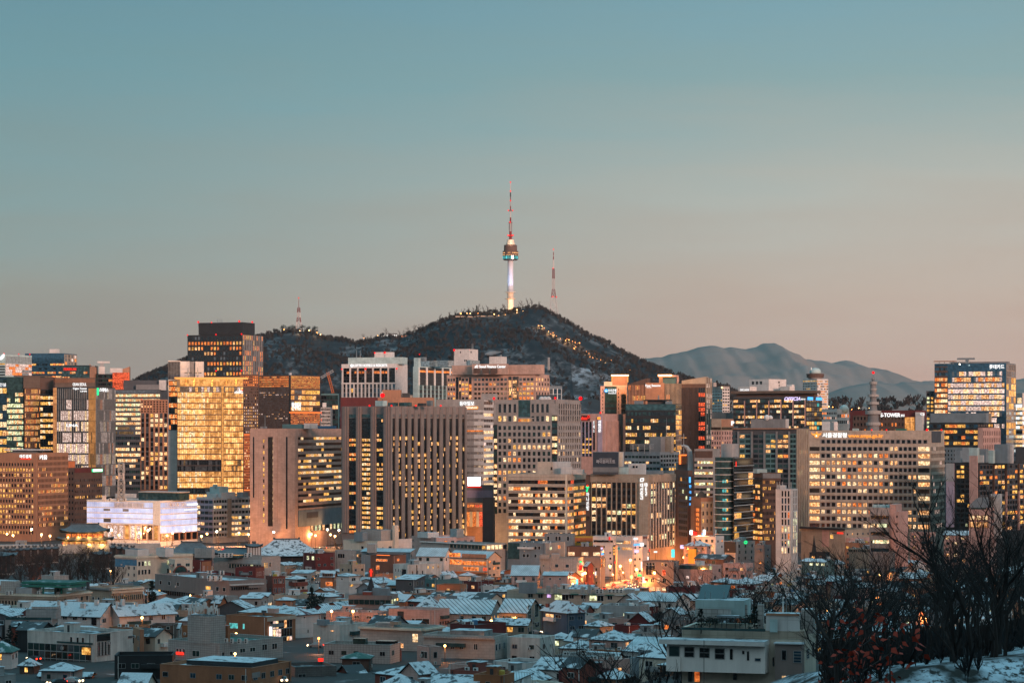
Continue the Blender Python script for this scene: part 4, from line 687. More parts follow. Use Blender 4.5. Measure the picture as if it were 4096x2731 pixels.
b.top('crown_frame',2632,2716,1500,1507,dy=10,m='pink_wall',r=.3);b.top('crown_frame',2636,2652,1505,1535,dy=12,m='copper',r=.6);b.top('crown_frame',2707,2716,1505,1535,dy=12,m='pink_wall',r=.6);b.top('crown_strip',2633,2688,1498.5,1502.5,dy=9,m='bulb_warm',r=.2);b.top('rooftop_unit',2652,2706,1508,1535,dy=14,m='teal_wall',r=.3);b.end()
b=T('office_building','dark green glass office under a flat saucer roof, lit in yellow rows',2502,2703,2726,1616,1720,'glass_green','roof_dark',dr=24)
b.facade('L',26,8,1640,1865,fx=.85,fy=.5,pd=.12,sd=.25,mode='row',rows='01466545',pal='YYWC',dark='XED',wall='charcoal');b.slab('glass_crown','L',2503,2702,1618,1640,'glass_teal',0,.2);b.facade('R',4,10,1618,1820,fx=.9,fy=.8,pd=.1,sd=.1,mode='col',rows='0776630',pal='kKk',dark='gE',wall='tan_stone')
b.top('roof_saucer',2570,2690,1598,1602,dy=10,m='charcoal',r=.8);b.top('rooftop_unit',2590,2670,1601,1616,dy=12,m='dark_grey',r=.6);b.top('rooftop_unit',2537,2575,1603,1616,m='blue_grey');b.top('rooftop_unit',2662,2690,1604,1616,m='blue_grey',dy=6);b.mast(2634,1580,1599,dy=12,r=.5);b.mast(2666,1670,1740,dy=-4,r=.15);b.end()
b=T('office_building','low dark grey office cluster with rooftop frames, in front of the green glass office',2498,2640,2718,1808,1460,'blue_grey','roof_dark',dr=22)
b.facade('L',10,3,1816,1885,fx=.85,fy=.42,pd=.15,sd=.25,mode='row',rows='130',pal='CW',dark='XE');b.facade('R',7,4,1816,1885,fx=.8,fy=.6,pd=.3,sd=.15,rows='0021',pal='Y',dark='EX',wall='blue_grey')
b.top('plant_room',2598,2662,1746,1810,dy=8,m='mid_grey',r=.6);b.top('plant_room',2658,2696,1744,1810,dy=10,m='tan_stone',r=.6)
mb=MB()
for x in (2532,2555,2578,2600):p_=b.local(wx(x,b.Y+4),b.Y+4);mb.tube([(*p_,b.H-.9),(*p_,b.z(1777))],.2,'frame_grey',4)
for y in (1778,1786,1794):pa,pb=b.local(wx(2520,b.Y+4),b.Y+4),b.local(wx(2616,b.Y+4),b.Y+4);mb.tube([(*pa,b.z(y)),(*pb,b.z(y))],.2,'frame_grey',4)
mb.build('sign_frame',b.root);b.end()
# --- buildings right of the hotel
b=T('office_tower','pale slab tower with grey window bands, behind the fin-clad hotel',2846,2889,2918,1545,2250,'grey_stone',dl=24);b.facade('L',7,12,1560,1700,fx=.7,fy=.6,pd=.1,sd=.2,mode='row',rows='000340',pal='Y',dark='gUD',wall='pale_teal');b.facade('R',3,12,1552,1700,fx=.7,fy=.5,rows='0000030',pal='Y',dark='gD',wall='white_panel');b.top('plant_room',2846,2866,1530,1546,m='grey_stone');b.beacon(2887,1549,r=.8,m='bulb_warm',dy=-1);b.end()
b=T('office_building','small grey plant-topped block below the pale slab tower',2846,2905,2936,1650,1950,'mid_grey',dr=20);b.end()
b=T('office_building','beige block with a blank orange sign wall and white letter, above pink gridded floors',2846,2885,2933,1675,1800,'tan_stone',dr=30);b.slab('sign_wall','R',2886,2932,1676,1706,'copper',0,.5);b.text('P','R',2921,2932,1683,1701,'sign_white',.9,.06);b.slab('glass_strip','R',2886,2932,1708,1718,'glass_brown',0,.2);b.slab('glass_strip','L',2847,2884,1708,1718,'glass_brown',0,.2);b.facade('L',4,7,1722,1860,fx=.5,fy=.55,rows='1',pal='W',dark='gD',wall='pink_wall');b.facade('R',5,7,1722,1860,fx=.5,fy=.55,rows='1',pal='W',dark='gD',wall='pink_wall');b.end()
b=T('office_building','dark glass office with a broad bronze roof eave and a violet-white name sign',2932,3225,3287,1586,1900,'dark_grey','roof_dark',dr=36)
for i in range(6):b.facade('L',5,6,1592,1720,fx=.95,fy=.5,pd=.08,sd=.12,mode='row',rows='3'+['5','4','2','6','3','5'][i]+'3'+['3','6','6','1','1','6'][i]+'21',pal='CWY',dark='XgNE',x=(2934+i*48.4,2934+(i+1)*48.4-3),wall='charcoal',name='window_band')
for i in range(1,7):x=2932+i*48.4;b.slab('pier','L',x-3.2,x-.4,1602,1705,'pink_wall',0,.8,own=False)
b.facade('R',6,7,1590,1720,fx=.9,fy=.7,pd=.2,sd=.15,mode='row',rows='1345554',pal='KkYT',dark='XgU',wall='charcoal');b.text('OFFICIA','L',3139,3203,1587,1601,'sign_violet',.7,.05,shear=.25);b.text('빌딩','L',3205,3222,1593,1599,'sign_white',.7,.04);b.slab('sign_panel','R',3229,3250,1587,1599,'sign_blue',.3,.5);b.slab('sign_panel','R',3263,3286,1587,1599,'sign_blue',.3,.5)
b.top('roof_storey',2956,3270,1572,1587,dy=6,m='dark_brown',r=.12);b.top('roof_eave',2935,3284,1562,1573,dy=2,m='louver',r=.16,roofm='roof_dark')
mb=MB();p_=b.local(wx(3067,b.Y-1),b.Y-1);mb.sphere((*p_,b.z(1668)),1.6,'white_panel',10);b.end()
b=T('office_building','white boxy blocks with dark square windows, above the bronze roof eave',2997,3075,3145,1516,2300,'white_panel',dr=26,cat='building')
for x in (3012,3028,3044):b.slab('window','L',x-4.5,x+4.5,1524,1536,'glass_dark',0,.1)
b.slab('window','R',3113,3118,1524,1532,'glass_dark',0,.1);b.slab('window','R',3115,3118,1536,1544,'glass_dark',0,.1);b.top('rooftop_unit',3124,3180,1545,1565,dy=-10,m='white_panel');b.top('rooftop_unit',2955,3028,1546,1566,dy=-8,m='white_panel');b.top('rooftop_unit',3150,3178,1538,1550,dy=-4,m='white_panel');b.end()
me=textmesh('DECLADE','sign_white',.05);t_=thing('rooftop_sign','white lit rooftop lettering standing above the bronze roof eave','sign',(wx(2978,2280),2280,wz(1563,2280)))
for v in me.vertices:v.co=((v.co.x-.5)*35/FP*2280,v.co.z*2,v.co.y*8/FP*2280)
put('sign_lettering',me,t_)
b=T('observatory_tower','white tower with a dark ring floor and a pale dome on top',3212,3268,3312,1516,2420,'white_panel',dl=24,cat='tower')
b.facade('L',9,12,1518,1642,fx=.65,fy=.55,pd=.2,sd=.2,mode='row',rows='400330',pal='CY',dark='gDX');b.facade('R',8,12,1520,1642,fx=.9,fy=.5,pd=.1,sd=.6,mode='row',rows='545456',pal='OkP',dark='gP')
mb=MB();cxy=b.local(wx(3261,b.Y+16),b.Y+16);pxm=b.Y/FP;zz=lambda y:wz(y,b.Y+16)-b.zb
mb.lathe([(26*pxm,zz(1516)),(30*pxm,zz(1510))],'grey_stone',24,cxy);mb.build('ring_floor',b.root);mb=MB();mb.lathe([(34*pxm,zz(1510)),(35*pxm,zz(1500)),(36*pxm,zz(1499)),(36*pxm,zz(1495)),(30*pxm,zz(1494.5))],'dark_brown',24,cxy);mb.build('viewing_ring',b.root)
mb=MB();mb.lathe([(23*pxm,zz(1494)),(23*pxm,zz(1488)),(22*pxm,zz(1482)),(18*pxm,zz(1476)),(11*pxm,zz(1472.5)),(3*pxm,zz(1471.5))],'pale_teal',24,cxy);mb.build('dome',b.root,True);b.mast(3245,1469,1480,dy=14,r=.8,m='trim_white');b.end()
b=T('observatory_building','low white block with a round pale dome, right of the domed white tower',3288,3348,3396,1636,2200,'white_panel',dl=20,cat='building');b.facade('L',9,3,1643,1700,fx=.8,fy=.45,sd=.3,mode='row',rows='2',pal='O',dark='DgP');b.facade('R',6,2,1650,1700,fx=.8,fy=.5,mode='row',rows='3',pal='PO',dark='Dg')
mb=MB();cxy=b.local(wx(3377,b.Y+6),b.Y+6);r_=18*b.Y/FP;mb.sphere((*cxy,b.z(1636)),r_,'pale_teal',20);mb.build('dome',b.root,True);b.top('rooftop_unit',3318,3352,1688,1721,dy=-200,m='white_panel');b.end()
b=T('office_building','dark red-brown block with a bright white name on its roof edge, behind the spiral tower',3400,3665,3704,1641,1850,'maroon',dr=20)
b.facade('L',15,3,1660,1735,fx=.45,fy=.5,pd=.2,sd=.3,rows='024',pal='O',dark='DX',x=(3412,3618),wall='dark_brown');b.text('S-TOWER','L',3524,3603,1651,1667,'sign_white',.7,.07);b.text('빌딩','L',3605,3619,1656,1666,'sign_white',.7,.05);b.slab('lit_panel','L',3620,3658,1668,1722,'lit_gold_dim',0,.3);b.slab('lit_panel_bar','L',3640,3642,1668,1722,'dark_brown',.3,.45);b.slab('lit_panel_bar','L',3626,3657,1688,1690,'dark_brown',.3,.44)
b.top('service_core',3663,3700,1648,1725,dy=-4,m='white_panel');b.slab('sign_letter','R',3694,3703,1652,1662,'sign_white',.3,.6)if 0 else b.text('CJ','L',3690,3706,1652,1662,'sign_white',4.5,.05);b.end()
b=T('office_tower','slender dark tower with small yellow windows, at the foot of the blue glass office',3705,3736,3739,1564,2040,'dark_grey',dr=14);b.facade('L',2,10,1568,1730,fx=.62,fy=.55,rows='0978888777',pal='YG',dark='X');b.end()
b=T('office_tower','blue glass office with pink lit floors and bright white lettering at its top corner',3738,4025,4063,1452,2010,'glass_blue','roof_dark',dr=36)
b.facade('L',6,12,1462,1720,fx=.95,fy=.6,pd=.1,sd=.3,mode='row',rows='009898888763',pal='WCO',dark='UX',x=(3739,3790),wall='dark_brown',name='window_band')
for j in range(10):y0=1484+j*23.3;b.facade('L',22,1,y0,y0+19,fx=.94,fy=.9,pd=.1,sd=.1,mode='row',rows=['8','8','9','9','9','9','9','4','3','3'][j],pal='PPCPW' if j!=1 else 'WWPO',dark='Ug',x=(3808 if j<2 else 3792,4018),wall='glass_blue',name='window_band')
b.facade('R',4,11,1456,1740,fx=.9,fy=.85,pd=.15,sd=.2,mode='row',rows='00245554555',pal='kYK',dark='gNg',wall='tan_stone');b.text('롯데카드','L',3958,4018,1457,1475,'sign_white',.8,.06)
b.top('roof_deck',3738,3830,1443,1446,dy=7,m='copper',r=.4);b.top('roof_crane',3832,3900,1431,1438,dy=12,m='steel',r=.15);b.top('roof_crane',3862,3876,1436,1454,dy=13,m='steel');b.top('rooftop_unit',3815,4040,1446,1454,dy=16,m='mid_grey',r=.15);b.beacon(3839,1457,r=.9,m='bulb_white',dy=-1)
for x in (3757,3778,3800,3812):b.mast(x,1446,1456,dy=9,r=.3)
b.end()
b=T('office_tower','white office with bright lit floors, at the right-hand edge of the skyline',4058,4090,4190,1572,2050,'white_panel',dl=20);b.facade('L',3,11,1625,1830,fx=.95,fy=.6,pd=.05,sd=.3,mode='row',rows='89788888884',pal='CHW',dark='gX');b.facade('R',8,11,1625,1830,fx=.95,fy=.6,pd=.05,sd=.3,mode='row',rows='89788888884',pal='CHW',dark='gX');b.slab('light_niche','L',4070,4086,1590,1612,'lit_cream',0,.1);b.slab('sign_panel','L',4066,4089,1617,1628,'sign_white',.3,.6);b.end()
b=T('office_building','dark glass office with orange rows under a grey box, beside the pink gridded block',3716,3911,3972,1690,1820,'charcoal','roof_dark',dr=30)
b.facade('L',12,6,1692,1830,fx=.93,fy=.55,pd=.08,sd=.25,mode='row',rows='277776',pal='YYO',dark='XU',wall='charcoal');b.facade('R',6,1,1695,1708,fx=.9,fy=.8,mode='row',rows='7',pal='Yk',dark='N');b.top('upper_box',3738,3964,1652,1690,dy=3,m='blue_grey',r=.2);b.top('louver_panel',3896,3966,1652,1689,dy=2.0,m='tan_stone',r=.1);b.end()
b=T('office_building','pink gridded block with slim dark windows, in front of the blue glass office',3912,3930,4001,1711,1700,'pink_wall',dr=30);b.facade('R',10,4,1718,1830,fx=.42,fy=.62,pd=.3,sd=.3,rows='0',pal='W',dark='DX');b.end()
# --- dark green-grey apartment tower
b=T('apartment_tower','dark green-glass apartment tower with stone piers and yellow windows, left of the police headquarters',2930,3186,3236,1712,1610,'dark_grey','roof_dark',dr=34,cat='apartment tower')
for i,(x0,x1)in enumerate(((2932,2950),(2958,3003),(3012,3055),(3062,3103),(3110,3154),(3160,3184))):b.facade('L',2,22,1735,2170,fx=.85,fy=.62,pd=.12,sd=.12,rows=['0','2242212112','1223211112','1111211','1321211232','0011221'][i],pal='YYWO',dark='EtDX',x=(x0,x1),wall='teal_wall' if i%2 else 'dark_grey',mode='cell' if i in (1,2,4)else 'row',name='window' if i in (1,2,4)else 'window_band')
for x in (2954,3008,3058,3107,3157):b.slab('pier','L',x-3.5,x+3.5,1725,2165,'mid_grey',0,.9,own=False)
b.facade('R',7,22,1714,2170,fx=.55,fy=.7,pd=.7,sd=.12,mode='col',rows='1',pal='WYG',dark='DEg',wall='mid_grey',pier='tan_stone');b.slab('roof_band','L',2930,3186,1712,1716,'copper',0,1.6,own=False)
b.top('penthouse',3006,3154,1675,1714,dy=8,m='mid_grey',r=.3);b.top('penthouse',3136,3156,1675,1713,dy=6,m='white_panel',r=.4)
for x,r_ in ((3067,2.),(3082,1.6)):p_=b.local(wx(x,b.Y+10),b.Y+10);mb=MB();mb.sphere((*p_,b.z(1670)),r_,'trim_white',12);mb.build('satellite_dish',b.root)
b.end()
# --- police headquarters
b=T('police_headquarters','broad stone police headquarters with a golden eagle emblem and an orange lit web address',3236,3722,3777,1722,1420,'beige_stone','roof_grey',dr=42,cat='office building')
b.facade('L',20,1,1758,1774,fx=.62,fy=.9,pd=.25,sd=.1,rows='0',dark='X',x=(3282,3712),pn=400,wall='grey_stone')
rows_=['04','64','63','75','76','64','33','32','64','53','54','43']
for j in range(12):
 y=1787+j*28.3;b.facade('L',13,1,y,y+16,fx=.66,fy=.95,pd=.22,sd=.1,rows=rows_[j][0],pal='CWWO',dark='XXD',x=(3282,3556),pn=150,wall='grey_stone');b.facade('L',6,1,y,y+16,fx=.66,fy=.95,pd=.22,sd=.1,rows=rows_[j][1]if j else '5',pal='WCW',dark='XD',x=(3556,3668),pn=400,wall='grey_stone')
 b.facade('L',1,1,y,y+17,fx=.97,fy=.97,pd=.1,sd=.1,rows='9' if j not in (0,5+1,11)else '0',pal='CW',dark='N',x=(3238,3279),name='wide_window',mode='row');b.facade('L',1,1,y,y+17,fx=.97,fy=.97,pd=.1,sd=.1,rows='9' if j not in (3,6,8,10)else '0',pal='WC',dark='NX',x=(3672,3719),name='wide_window',mode='row')
 b.slab('ledge','L',3236,3722,y+17.3,y+26,'beige_stone',0,.55,own=False)
 b.facade('R',11,1,y,y+16,fx=.5,fy=.95,pd=.2,sd=.1,rows='1',pal='P',dark='gDg',mode='row',wall='tan_stone',name='window_band');b.slab('ledge','R',3722,3777,y+17.3,y+27,'beige_stone',0,.56,own=False)
b.slab('roof_band','L',3236,3722,1724,1756,'beige_stone',0,.3,own=False);b.slab('louver_panel','R',3726,3762,1724,1770,'dark_grey',0,.3)
b.text('서울경찰청','L',3291,3388,1730,1750,'sign_white',.9,.05);b.text('www.smpa.go.kr','L',3394,3534,1735,1754,'sign_orange',.9,.04)
E_=[(3245,1726),(3252,1735),(3260,1733),(3266,1736),(3264,1729),(3268,1725),(3271,1729),(3270,1736),(3276,1733),(3282,1735),(3288,1726),(3284,1738),(3276,1741),(3274,1750),(3261,1750),(3258,1741),(3249,1738)]
mb=MB();mb.poly([b.pt('L',b.u('L',x),b.z(y),.8)for x,y in reversed(E_)],'sign_orange');mb.build('sign_emblem',b.root);mb=MB();mb.sphere(b.pt('L',b.u('L',3267),b.z(1743),.9),.5,'sign_white',8);mb.build('sign_emblem',b.root)
b.beacon(3487,1719,dy=4,r=.7);b.beacon(3546,1719,dy=4,r=.7);b.beacon(3708,1719,dy=1,r=1.1);b.beacon(3766,1719,dy=20,r=.8);b.top('rooftop_unit',3410,3437,1713,1723,m='pale_teal');b.top('roof_tarp',3582,3630,1714,1723,m='green_paint');b.top('rooftop_unit',3288,3322,1686,1723,dy=60,m='white_panel');b.end()
# --- right-hand residential complex
b=T('apartment_tower','dark residential block with pink piers and yellow windows, right of the police headquarters',3784,3914,4150,1851,1370,'charcoal','roof_dark',dl=20,cat='apartment tower')
for x0,x1,ro in ((3826,3858,'231201'),(3862,3878,'232000')):b.facade('L',2,13,1858,2110,fx=.85,fy=.6,pd=.1,sd=.12,rows=ro,pal='YYG',dark='XD',x=(x0,x1),wall='charcoal')
b.slab('pier','L',3786,3818,1853,2110,'lavender',0,.5);b.slab('pier','L',3786,3818,1853,1926,'metal_rib',.5,.7);b.slab('pier','L',3880,3912,1822,2110,'pink_wall',0,.9)
for i,(x0,x1)in enumerate(((3918,3970),(3976,4020),(4026,4070),(4076,4140))):b.facade('R',4 if i!=1 else 3,13,1858,2130,fx=.8,fy=.6,pd=.12,sd=.12,rows=['5531101311211','65534222','121222413','32142331'][i],pal='YYWO',dark='XDg',x=(x0,x1),wall='dark_grey',pier='dark_brown')
for x in (3973,4023,4073):b.slab('pier','R',x-2,x+2,1858,1970,'dark_brown',0,.8,own=False);b.slab('pier','R',x-2,x+2,1970,2130,'pink_wall',0,.8,own=False)
for x0,x1,y0,m in ((3878,3920,1790,'pale_teal'),(3915,3942,1820,'white_panel'),(3920,3955,1795,'blue_grey'),(3950,3982,1800,'pale_teal'),(3982,4052,1776,'blue_grey'),(4040,4055,1778,'white_panel'),(3820,3850,1800,'blue_grey'),(4066,4130,1786,'dark_grey')):b.top('rooftop_unit',x0,x1,y0,1852,dy=9,m=m)
b.end()
b=T('apartment_tower','blue-grey block with white service shafts, just behind the pink-piered residential block',3776,3850,3890,1790,1480,'blue_grey','roof_dark',dr=14,cat='apartment tower');b.facade('L',6,4,1795,1860,fx=.5,fy=.5,rows='0',dark='UDX',pal='W');b.end()
# --- centre-right mid rises
b=T('office_building','grey-green office with yellow lit bands, behind the round dark glass tower',2778,2852,2880,1796,1400,'grey_stone',dr=24);b.slab('louver_panel','L',2780,2850,1803,1830,'dark_brown',0,.2)
b.facade('L',12,8,1838,2010,fx=.95,fy=.45,pd=.06,sd=.35,mode='row',rows='83808170',pal='YGC',dark='DgE');b.top('drum',2878,2952,1776,1835,dy=30,m='metal_rib',r=.8)if 0 else None;b.end()
b=T('office_tower','dark teal glass tower with a rounded end and thin white floor lines',2934,2936,3012,1834,1290,'glass_dark','roof_dark',dr=30)
for j in range(12):
 y0=1840+j*26.5;b.facade('R',8,1,y0,y0+22,fx=.97,fy=.95,pd=.08,sd=.05,mode='row',rows='1',pal='WYB',dark='XXD',name='window_band',x=(2937,3011),wall='glass_dark');b.slab('floor_line','R',2936,3012,y0+22.4,y0+24,'trim_white',0,.7,own=False);b.slab('floor_line','R',2936,3012,y0+11,y0+11.6,'steel',0,.5,own=False)
# rounded end
Rr=37*b.Y/FP;cx_,cy_=b.local(wx(2897,b.Y+6),b.Y+6);mb=MB();mb.lathe([(Rr,.5),(Rr,b.z(1828))],'glass_teal',40,(cx_,cy_));mb.build('rounded_end',b.root,False)
mb=MB()
for j in range(13):
 y0=1846+j*26.5;mb2=MB();z_=b.z(y0);mb2.lathe([(Rr+.5,z_),(Rr+.5,z_+.28)],'trim_white',40,(cx_,cy_));mb2.build('floor_ring',b.root)
for t,c_ in ((-1.75,'lit_teal'),(-1.35,'lit_yellow'),(-1.5,'lit_teal')):
 for j in range(6):mb2=MB();a_=t+b.a;z_=b.z(1930+j*38);mb2.box((cx_+(Rr+.05)*math.cos(a_)-.4,cy_+(Rr+.05)*math.sin(a_)-.4,z_),(cx_+(Rr+.05)*math.cos(a_)+.4,cy_+(Rr+.05)*math.sin(a_)+.4,z_+1.6),c_);mb2.build('lit_window',b.root)
mb=MB();mb.lathe([(Rr*.95,b.z(1828)),(Rr*.95,b.z(1775))],'metal_rib',32,(cx_+1,cy_+6));mb.build('rooftop_drum',b.root)
b.top('rooftop_unit',2915,2950,1815,1834,m='blue_grey');b.slab('sign_panel','R',2937,2939,1845,1865,'sign_red',.8,1.0);b.end()
b=T('office_tower','narrow dark brown tower with yellow windows on its edge, beside the dark teal glass tower',3012,3050,3123,1891,1330,'dark_brown','roof_dark',dl=16)
b.facade('L',4,11,1910,2165,fx=.9,fy=.55,pd=.1,sd=.2,mode='row',rows='25554375478',pal='YWO',dark='NX',wall='charcoal');b.facade('R',13,10,1915,2165,fx=.55,fy=.5,pd=.12,sd=.1,mode='row',rows='23322223334',pal='Yk',dark='NX');b.slab('crown_band','R',3051,3122,1893,1912,'mid_grey',0,.5);b.top('rooftop_unit',3014,3068,1876,1892,m='pale_teal',dy=6);b.end()
b=T('office_tower','slim white tower with paired dark windows, standing before the dark apartment tower',3103,3164,3191,1957,1180,'white_panel','roof_grey',dr=13)
b.facade('L',3,9,1960,2215,fx=.55,fy=.8,pd=.2,sd=.25,rows='005525347',pal='CGOW',dark='UX',x=(3124,3161));b.facade('R',3,9,1960,2215,fx=.5,fy=.85,pd=.25,sd=.2,rows='002446554',pal='CG',dark='UX',x=(3170,3188));b.top('rooftop_unit',3108,3148,1940,1957,m='white_panel',dy=4)
for x in (3108,3118,3130,3156,3164):b.mast(x,1926,1958,dy=4,r=.25,m='frame_grey')
b.end()
b=T('office_building','dark bronze glass block with a vertical blue lit sign, beside the piered office',2698,2752,2771,1882,1350,'dark_brown','roof_dark',dl=26)
b.facade('L',5,10,1905,2150,fx=.9,fy=.6,pd=.1,sd=.1,mode='row',rows='2233322',pal='YkG',dark='NX',x=(2715,2750),wall='dark_grey');b.facade('L',1,11,1910,2150,fx=.6,fy=.5,rows='4',pal='W',dark='X',x=(2698,2706));b.slab('sign_fin','R',2753,2758,1905,2030,'dark_grey',0,1.2)
for j,ch in enumerate('한국교육'):b.text(ch,'R',2753,2762,1938+j*24,1950+j*24,'sign_blue',1.6,.06)
b.slab('sign_letter','R',2753,2760,1907,1930,'sign_blue',1.25,1.5)
b.end()
b=T('office_building','old brick block with mansard roof and orange floors, beside the round glass tower',2764,2804,2852,1990,1300,'brown_brick',dl=18)
b.facade('L',1,5,2030,2125,fx=.6,fy=.7,pd=.3,sd=.5,rows='9',pal='O',mode='cell',x=(2780,2803),wall='orange_brick');b.slab('lit_wall','L',2765,2779,2012,2135,'copper',0,.3);b.facade('R',3,4,2005,2130,fx=.35,fy=.5,rows='4',pal='Y',dark='D',wall='tan_stone');mb=MB();p_=b.local(wx(2806,b.Y+7),b.Y+7);mb.lathe([(3.4,b.H-.5),(2.4,b.z(1978)),(.3,b.z(1963))],'louver',4,p_);mb.build('mansard_roof',b.root)
b.slab('sign_panel','L',2765,2773,2125,2142,'screen',.4,.8);b.slab('sign_panel','L',2776,2790,2128,2142,'sign_red',.4,.8);b.slab('sign_panel','R',2812,2820,2118,2138,'screen',.2,.6);b.slab('sign_panel','R',2806,2811,2132,2142,'sign_blue',.2,.6);b.end()
# church with cross
t_=thing('church_spire','curved pale church mast holding a tall thin cross, among dark mid-rise roofs','church',(wx(2735,1420),1420,0));q=1420/FP;X0=wx(2735,1420)
mb=MB();mb.tube([(wx(x,1420)-X0,0,wz(y,1420))for x,y in ((2762,1900),(2761,1830),(2757,1803),(2747,1788),(2734,1782),(2725,1783))],[1.7,1.6,1.4,1.1,.8,.4],'metal_rib',8);mb.build('curved_mast',t_,True)
mb=MB();mb.box((-.2,-.2,wz(1815,1420)),(.2,.2,wz(1733,1420)),'steel');mb.box((-11*q,-.19,wz(1751.5,1420)),(11*q,.19,wz(1748.5,1420)),'lit_gold_dim');mb.build('cross',t_);mb=MB();mb.box((-19*q,0,wz(1856,1420)),(11*q,6,wz(1817,1420)),'rust');mb.box((-19*q,-.3,wz(1856,1420)),(-11*q,0,wz(1817,1420)),'strip_orange');mb.box((-10.9*q,-.3,wz(1822,1420)),(11*q,0,wz(1817,1420)),'strip_orange');mb.build('lit_portal',t_);mb=MB();mb.box((-24*q,6.1,0),(30*q,18,wz(1850,1420)),'mid_grey');mb.build('church_body',t_)
# spiral tower
Yq=1780;t_=thing('spiral_tower','ringed concrete tower stepping up like a pagoda to a red light, behind the police headquarters','tower',(wx(3493,Yq),Yq,0));q=Yq/FP;Z=lambda y:wz(y,Yq)
mb=MB();mb.lathe([(24*q,0),(23*q,Z(1720)),(22*q,Z(1690)),(21*q,Z(1655)),(16*q,Z(1640)),(13*q,Z(1590)),(12*q,Z(1540)),(10*q,Z(1525))],'mid_grey',20);mb.build('shaft',t_,True)
for y0,y1,r_ in ((1526,1537,16),(1553,1561,15),(1577,1588,23),(1607,1618,23),(1642,1657,32),(1688,1701,29)):mb=MB();mb.lathe([(r_*q*.8,Z(y1)),(r_*q,Z(y1-1)),(r_*q,Z(y0)),(r_*q*.7,Z(y0)-.1)],'tile_wall',24);mb.build('ring',t_)
mb=MB();mb.tube([(0,0,Z(1526)),(0,0,Z(1492))],[.5,.15],'steel',6);mb.build('antenna',t_)
for dx in (-6,-3,4):mb=MB();mb.tube([(dx*q,0,Z(1526)),(dx*q,0,Z(1508))],.15,'steel',4);mb.build('antenna',t_)
mb=MB();mb.lathe([(15*q,Z(1517)),(15*q,Z(1516))],'steel',16);mb.build('rail',t_);mb=MB();mb.sphere((0,0,Z(1490)),1.0,'beacon_red',8);mb.build('warning_light',t_)
# slope-side villa and office right
b=T('office_building','grey office with dark ribbon windows between two pale pink stair towers',3478,3558,3582,2030,1160,'grey_stone','snow_patchy',dr=16)
b.facade('L',9,5,2052,2215,fx=.95,fy=.42,pd=.08,sd=.4,mode='row',rows='08080',pal='GC',dark='XD',x=(3483,3556));b.top('rooftop_unit',3492,3562,2018,2042,m='pale_teal',r=.4);b.slab('stair_tower','R',3559,3582,2016,2200,'pink_wall',0,3.);b.end()
b=T('office_building','pale pink windowless stair block with a row of tiny openings, left of the bare branches',3580,3597,3632,2046,1140,'pink_wall','snow_patchy',dr=12);b.facade('L',1,5,2050,2200,fx=.35,fy=.3,rows='0',dark='X');b.end()
b=T('villa','peach house with a curved glass roof and a tall white stair shaft',3876,3955,3985,2030,1120,'pink_wall','roof_grey',dr=14,cat='house')
b.facade('L',3,1,2060,2080,fx=.7,fy=.8,rows='7',pal='C',dark='D',wall='copper');b.facade('L',3,1,2085,2110,fx=.75,fy=.8,rows='9',pal='WO',wall='copper');b.slab('window_band','L',3884,3946,2026+4,2037,'glass_teal',0,.1);b.facade('R',1,3,2035,2110,fx=.6,fy=.4,rows='0',dark='UX',pal='W')
mb=MB();n_=8;prof=[(-b.WL*1.02+i*b.WL*1.04/n_,b.H+.3+4.6*math.sin(min(1,i/n_*1.6)*math.pi/2))for i in range(n_+1)]
for (xa,za),(xb,zb_)in zip(prof,prof[1:]):mb.poly([(xa,-.5,za),(xb,-.5,zb_),(xb,b.WR,zb_),(xa,b.WR,za)],'glass_teal')
mb.poly([(x_,-.45,z_)for x_,z_ in prof]+[(prof[-1][0],-.45,b.H),(prof[0][0],-.45,b.H)],'blue_grey');mb.build('curved_roof',b.root);b.top('stair_shaft',3962,4012,1975,2150,dy=8,m='white_panel',r=.6);b.end()
# ================================================================== ground, hills
def structure(mb,name,sm=True):
 o=mb.build(name,None,sm);o['kind']='structure';return o
def grid(f,us,vs,m,name,sm=True):
 mb=MB();n=len(vs)
 for u_ in us:
  for v_ in vs:mb.v.append(f(u_,v_))
 k=mb.mi(m)
 for i in range(len(us)-1):
  for j in range(n-1):mb.f.append((i*n+j,(i+1)*n+j,(i+1)*n+j+1,i*n+j+1));mb.m.append(k)
 return structure(mb,name,sm)
def groundmat():
 m,t,o=_new('ground');g=nd(t,'ShaderNodeTexCoord')
 n=nd(t,'ShaderNodeTexNoise',{'Vector':g.outputs['Object'],'Scale':.09,'Detail':8.,'Roughness':.65});r=nd(t,'ShaderNodeMapRange',{0:n.outputs[0],1:.60,2:.70})
 n2=nd(t,'ShaderNodeTexNoise',{'Vector':g.outputs['Object'],'Scale':.9,'Detail':6.});r2=nd(t,'ShaderNodeMapRange',{0:n2.outputs[0],1:.3,2:.7,3:.55,4:1.1})
 x=nd(t,'ShaderNodeMix',{0:r.outputs[0],6:(.030,.029,.028,1),7:(.34,.37,.39,1)},data_type='RGBA');v=nd(t,'ShaderNodeVectorMath',{0:x.outputs[2],'Scale':r2.outputs[0]},operation='SCALE')
 p=nd(t,'ShaderNodeBsdfPrincipled',{'Base Color':v.outputs[0],'Roughness':.85});t.links.new(p.outputs[0],o.inputs[0])
groundmat()
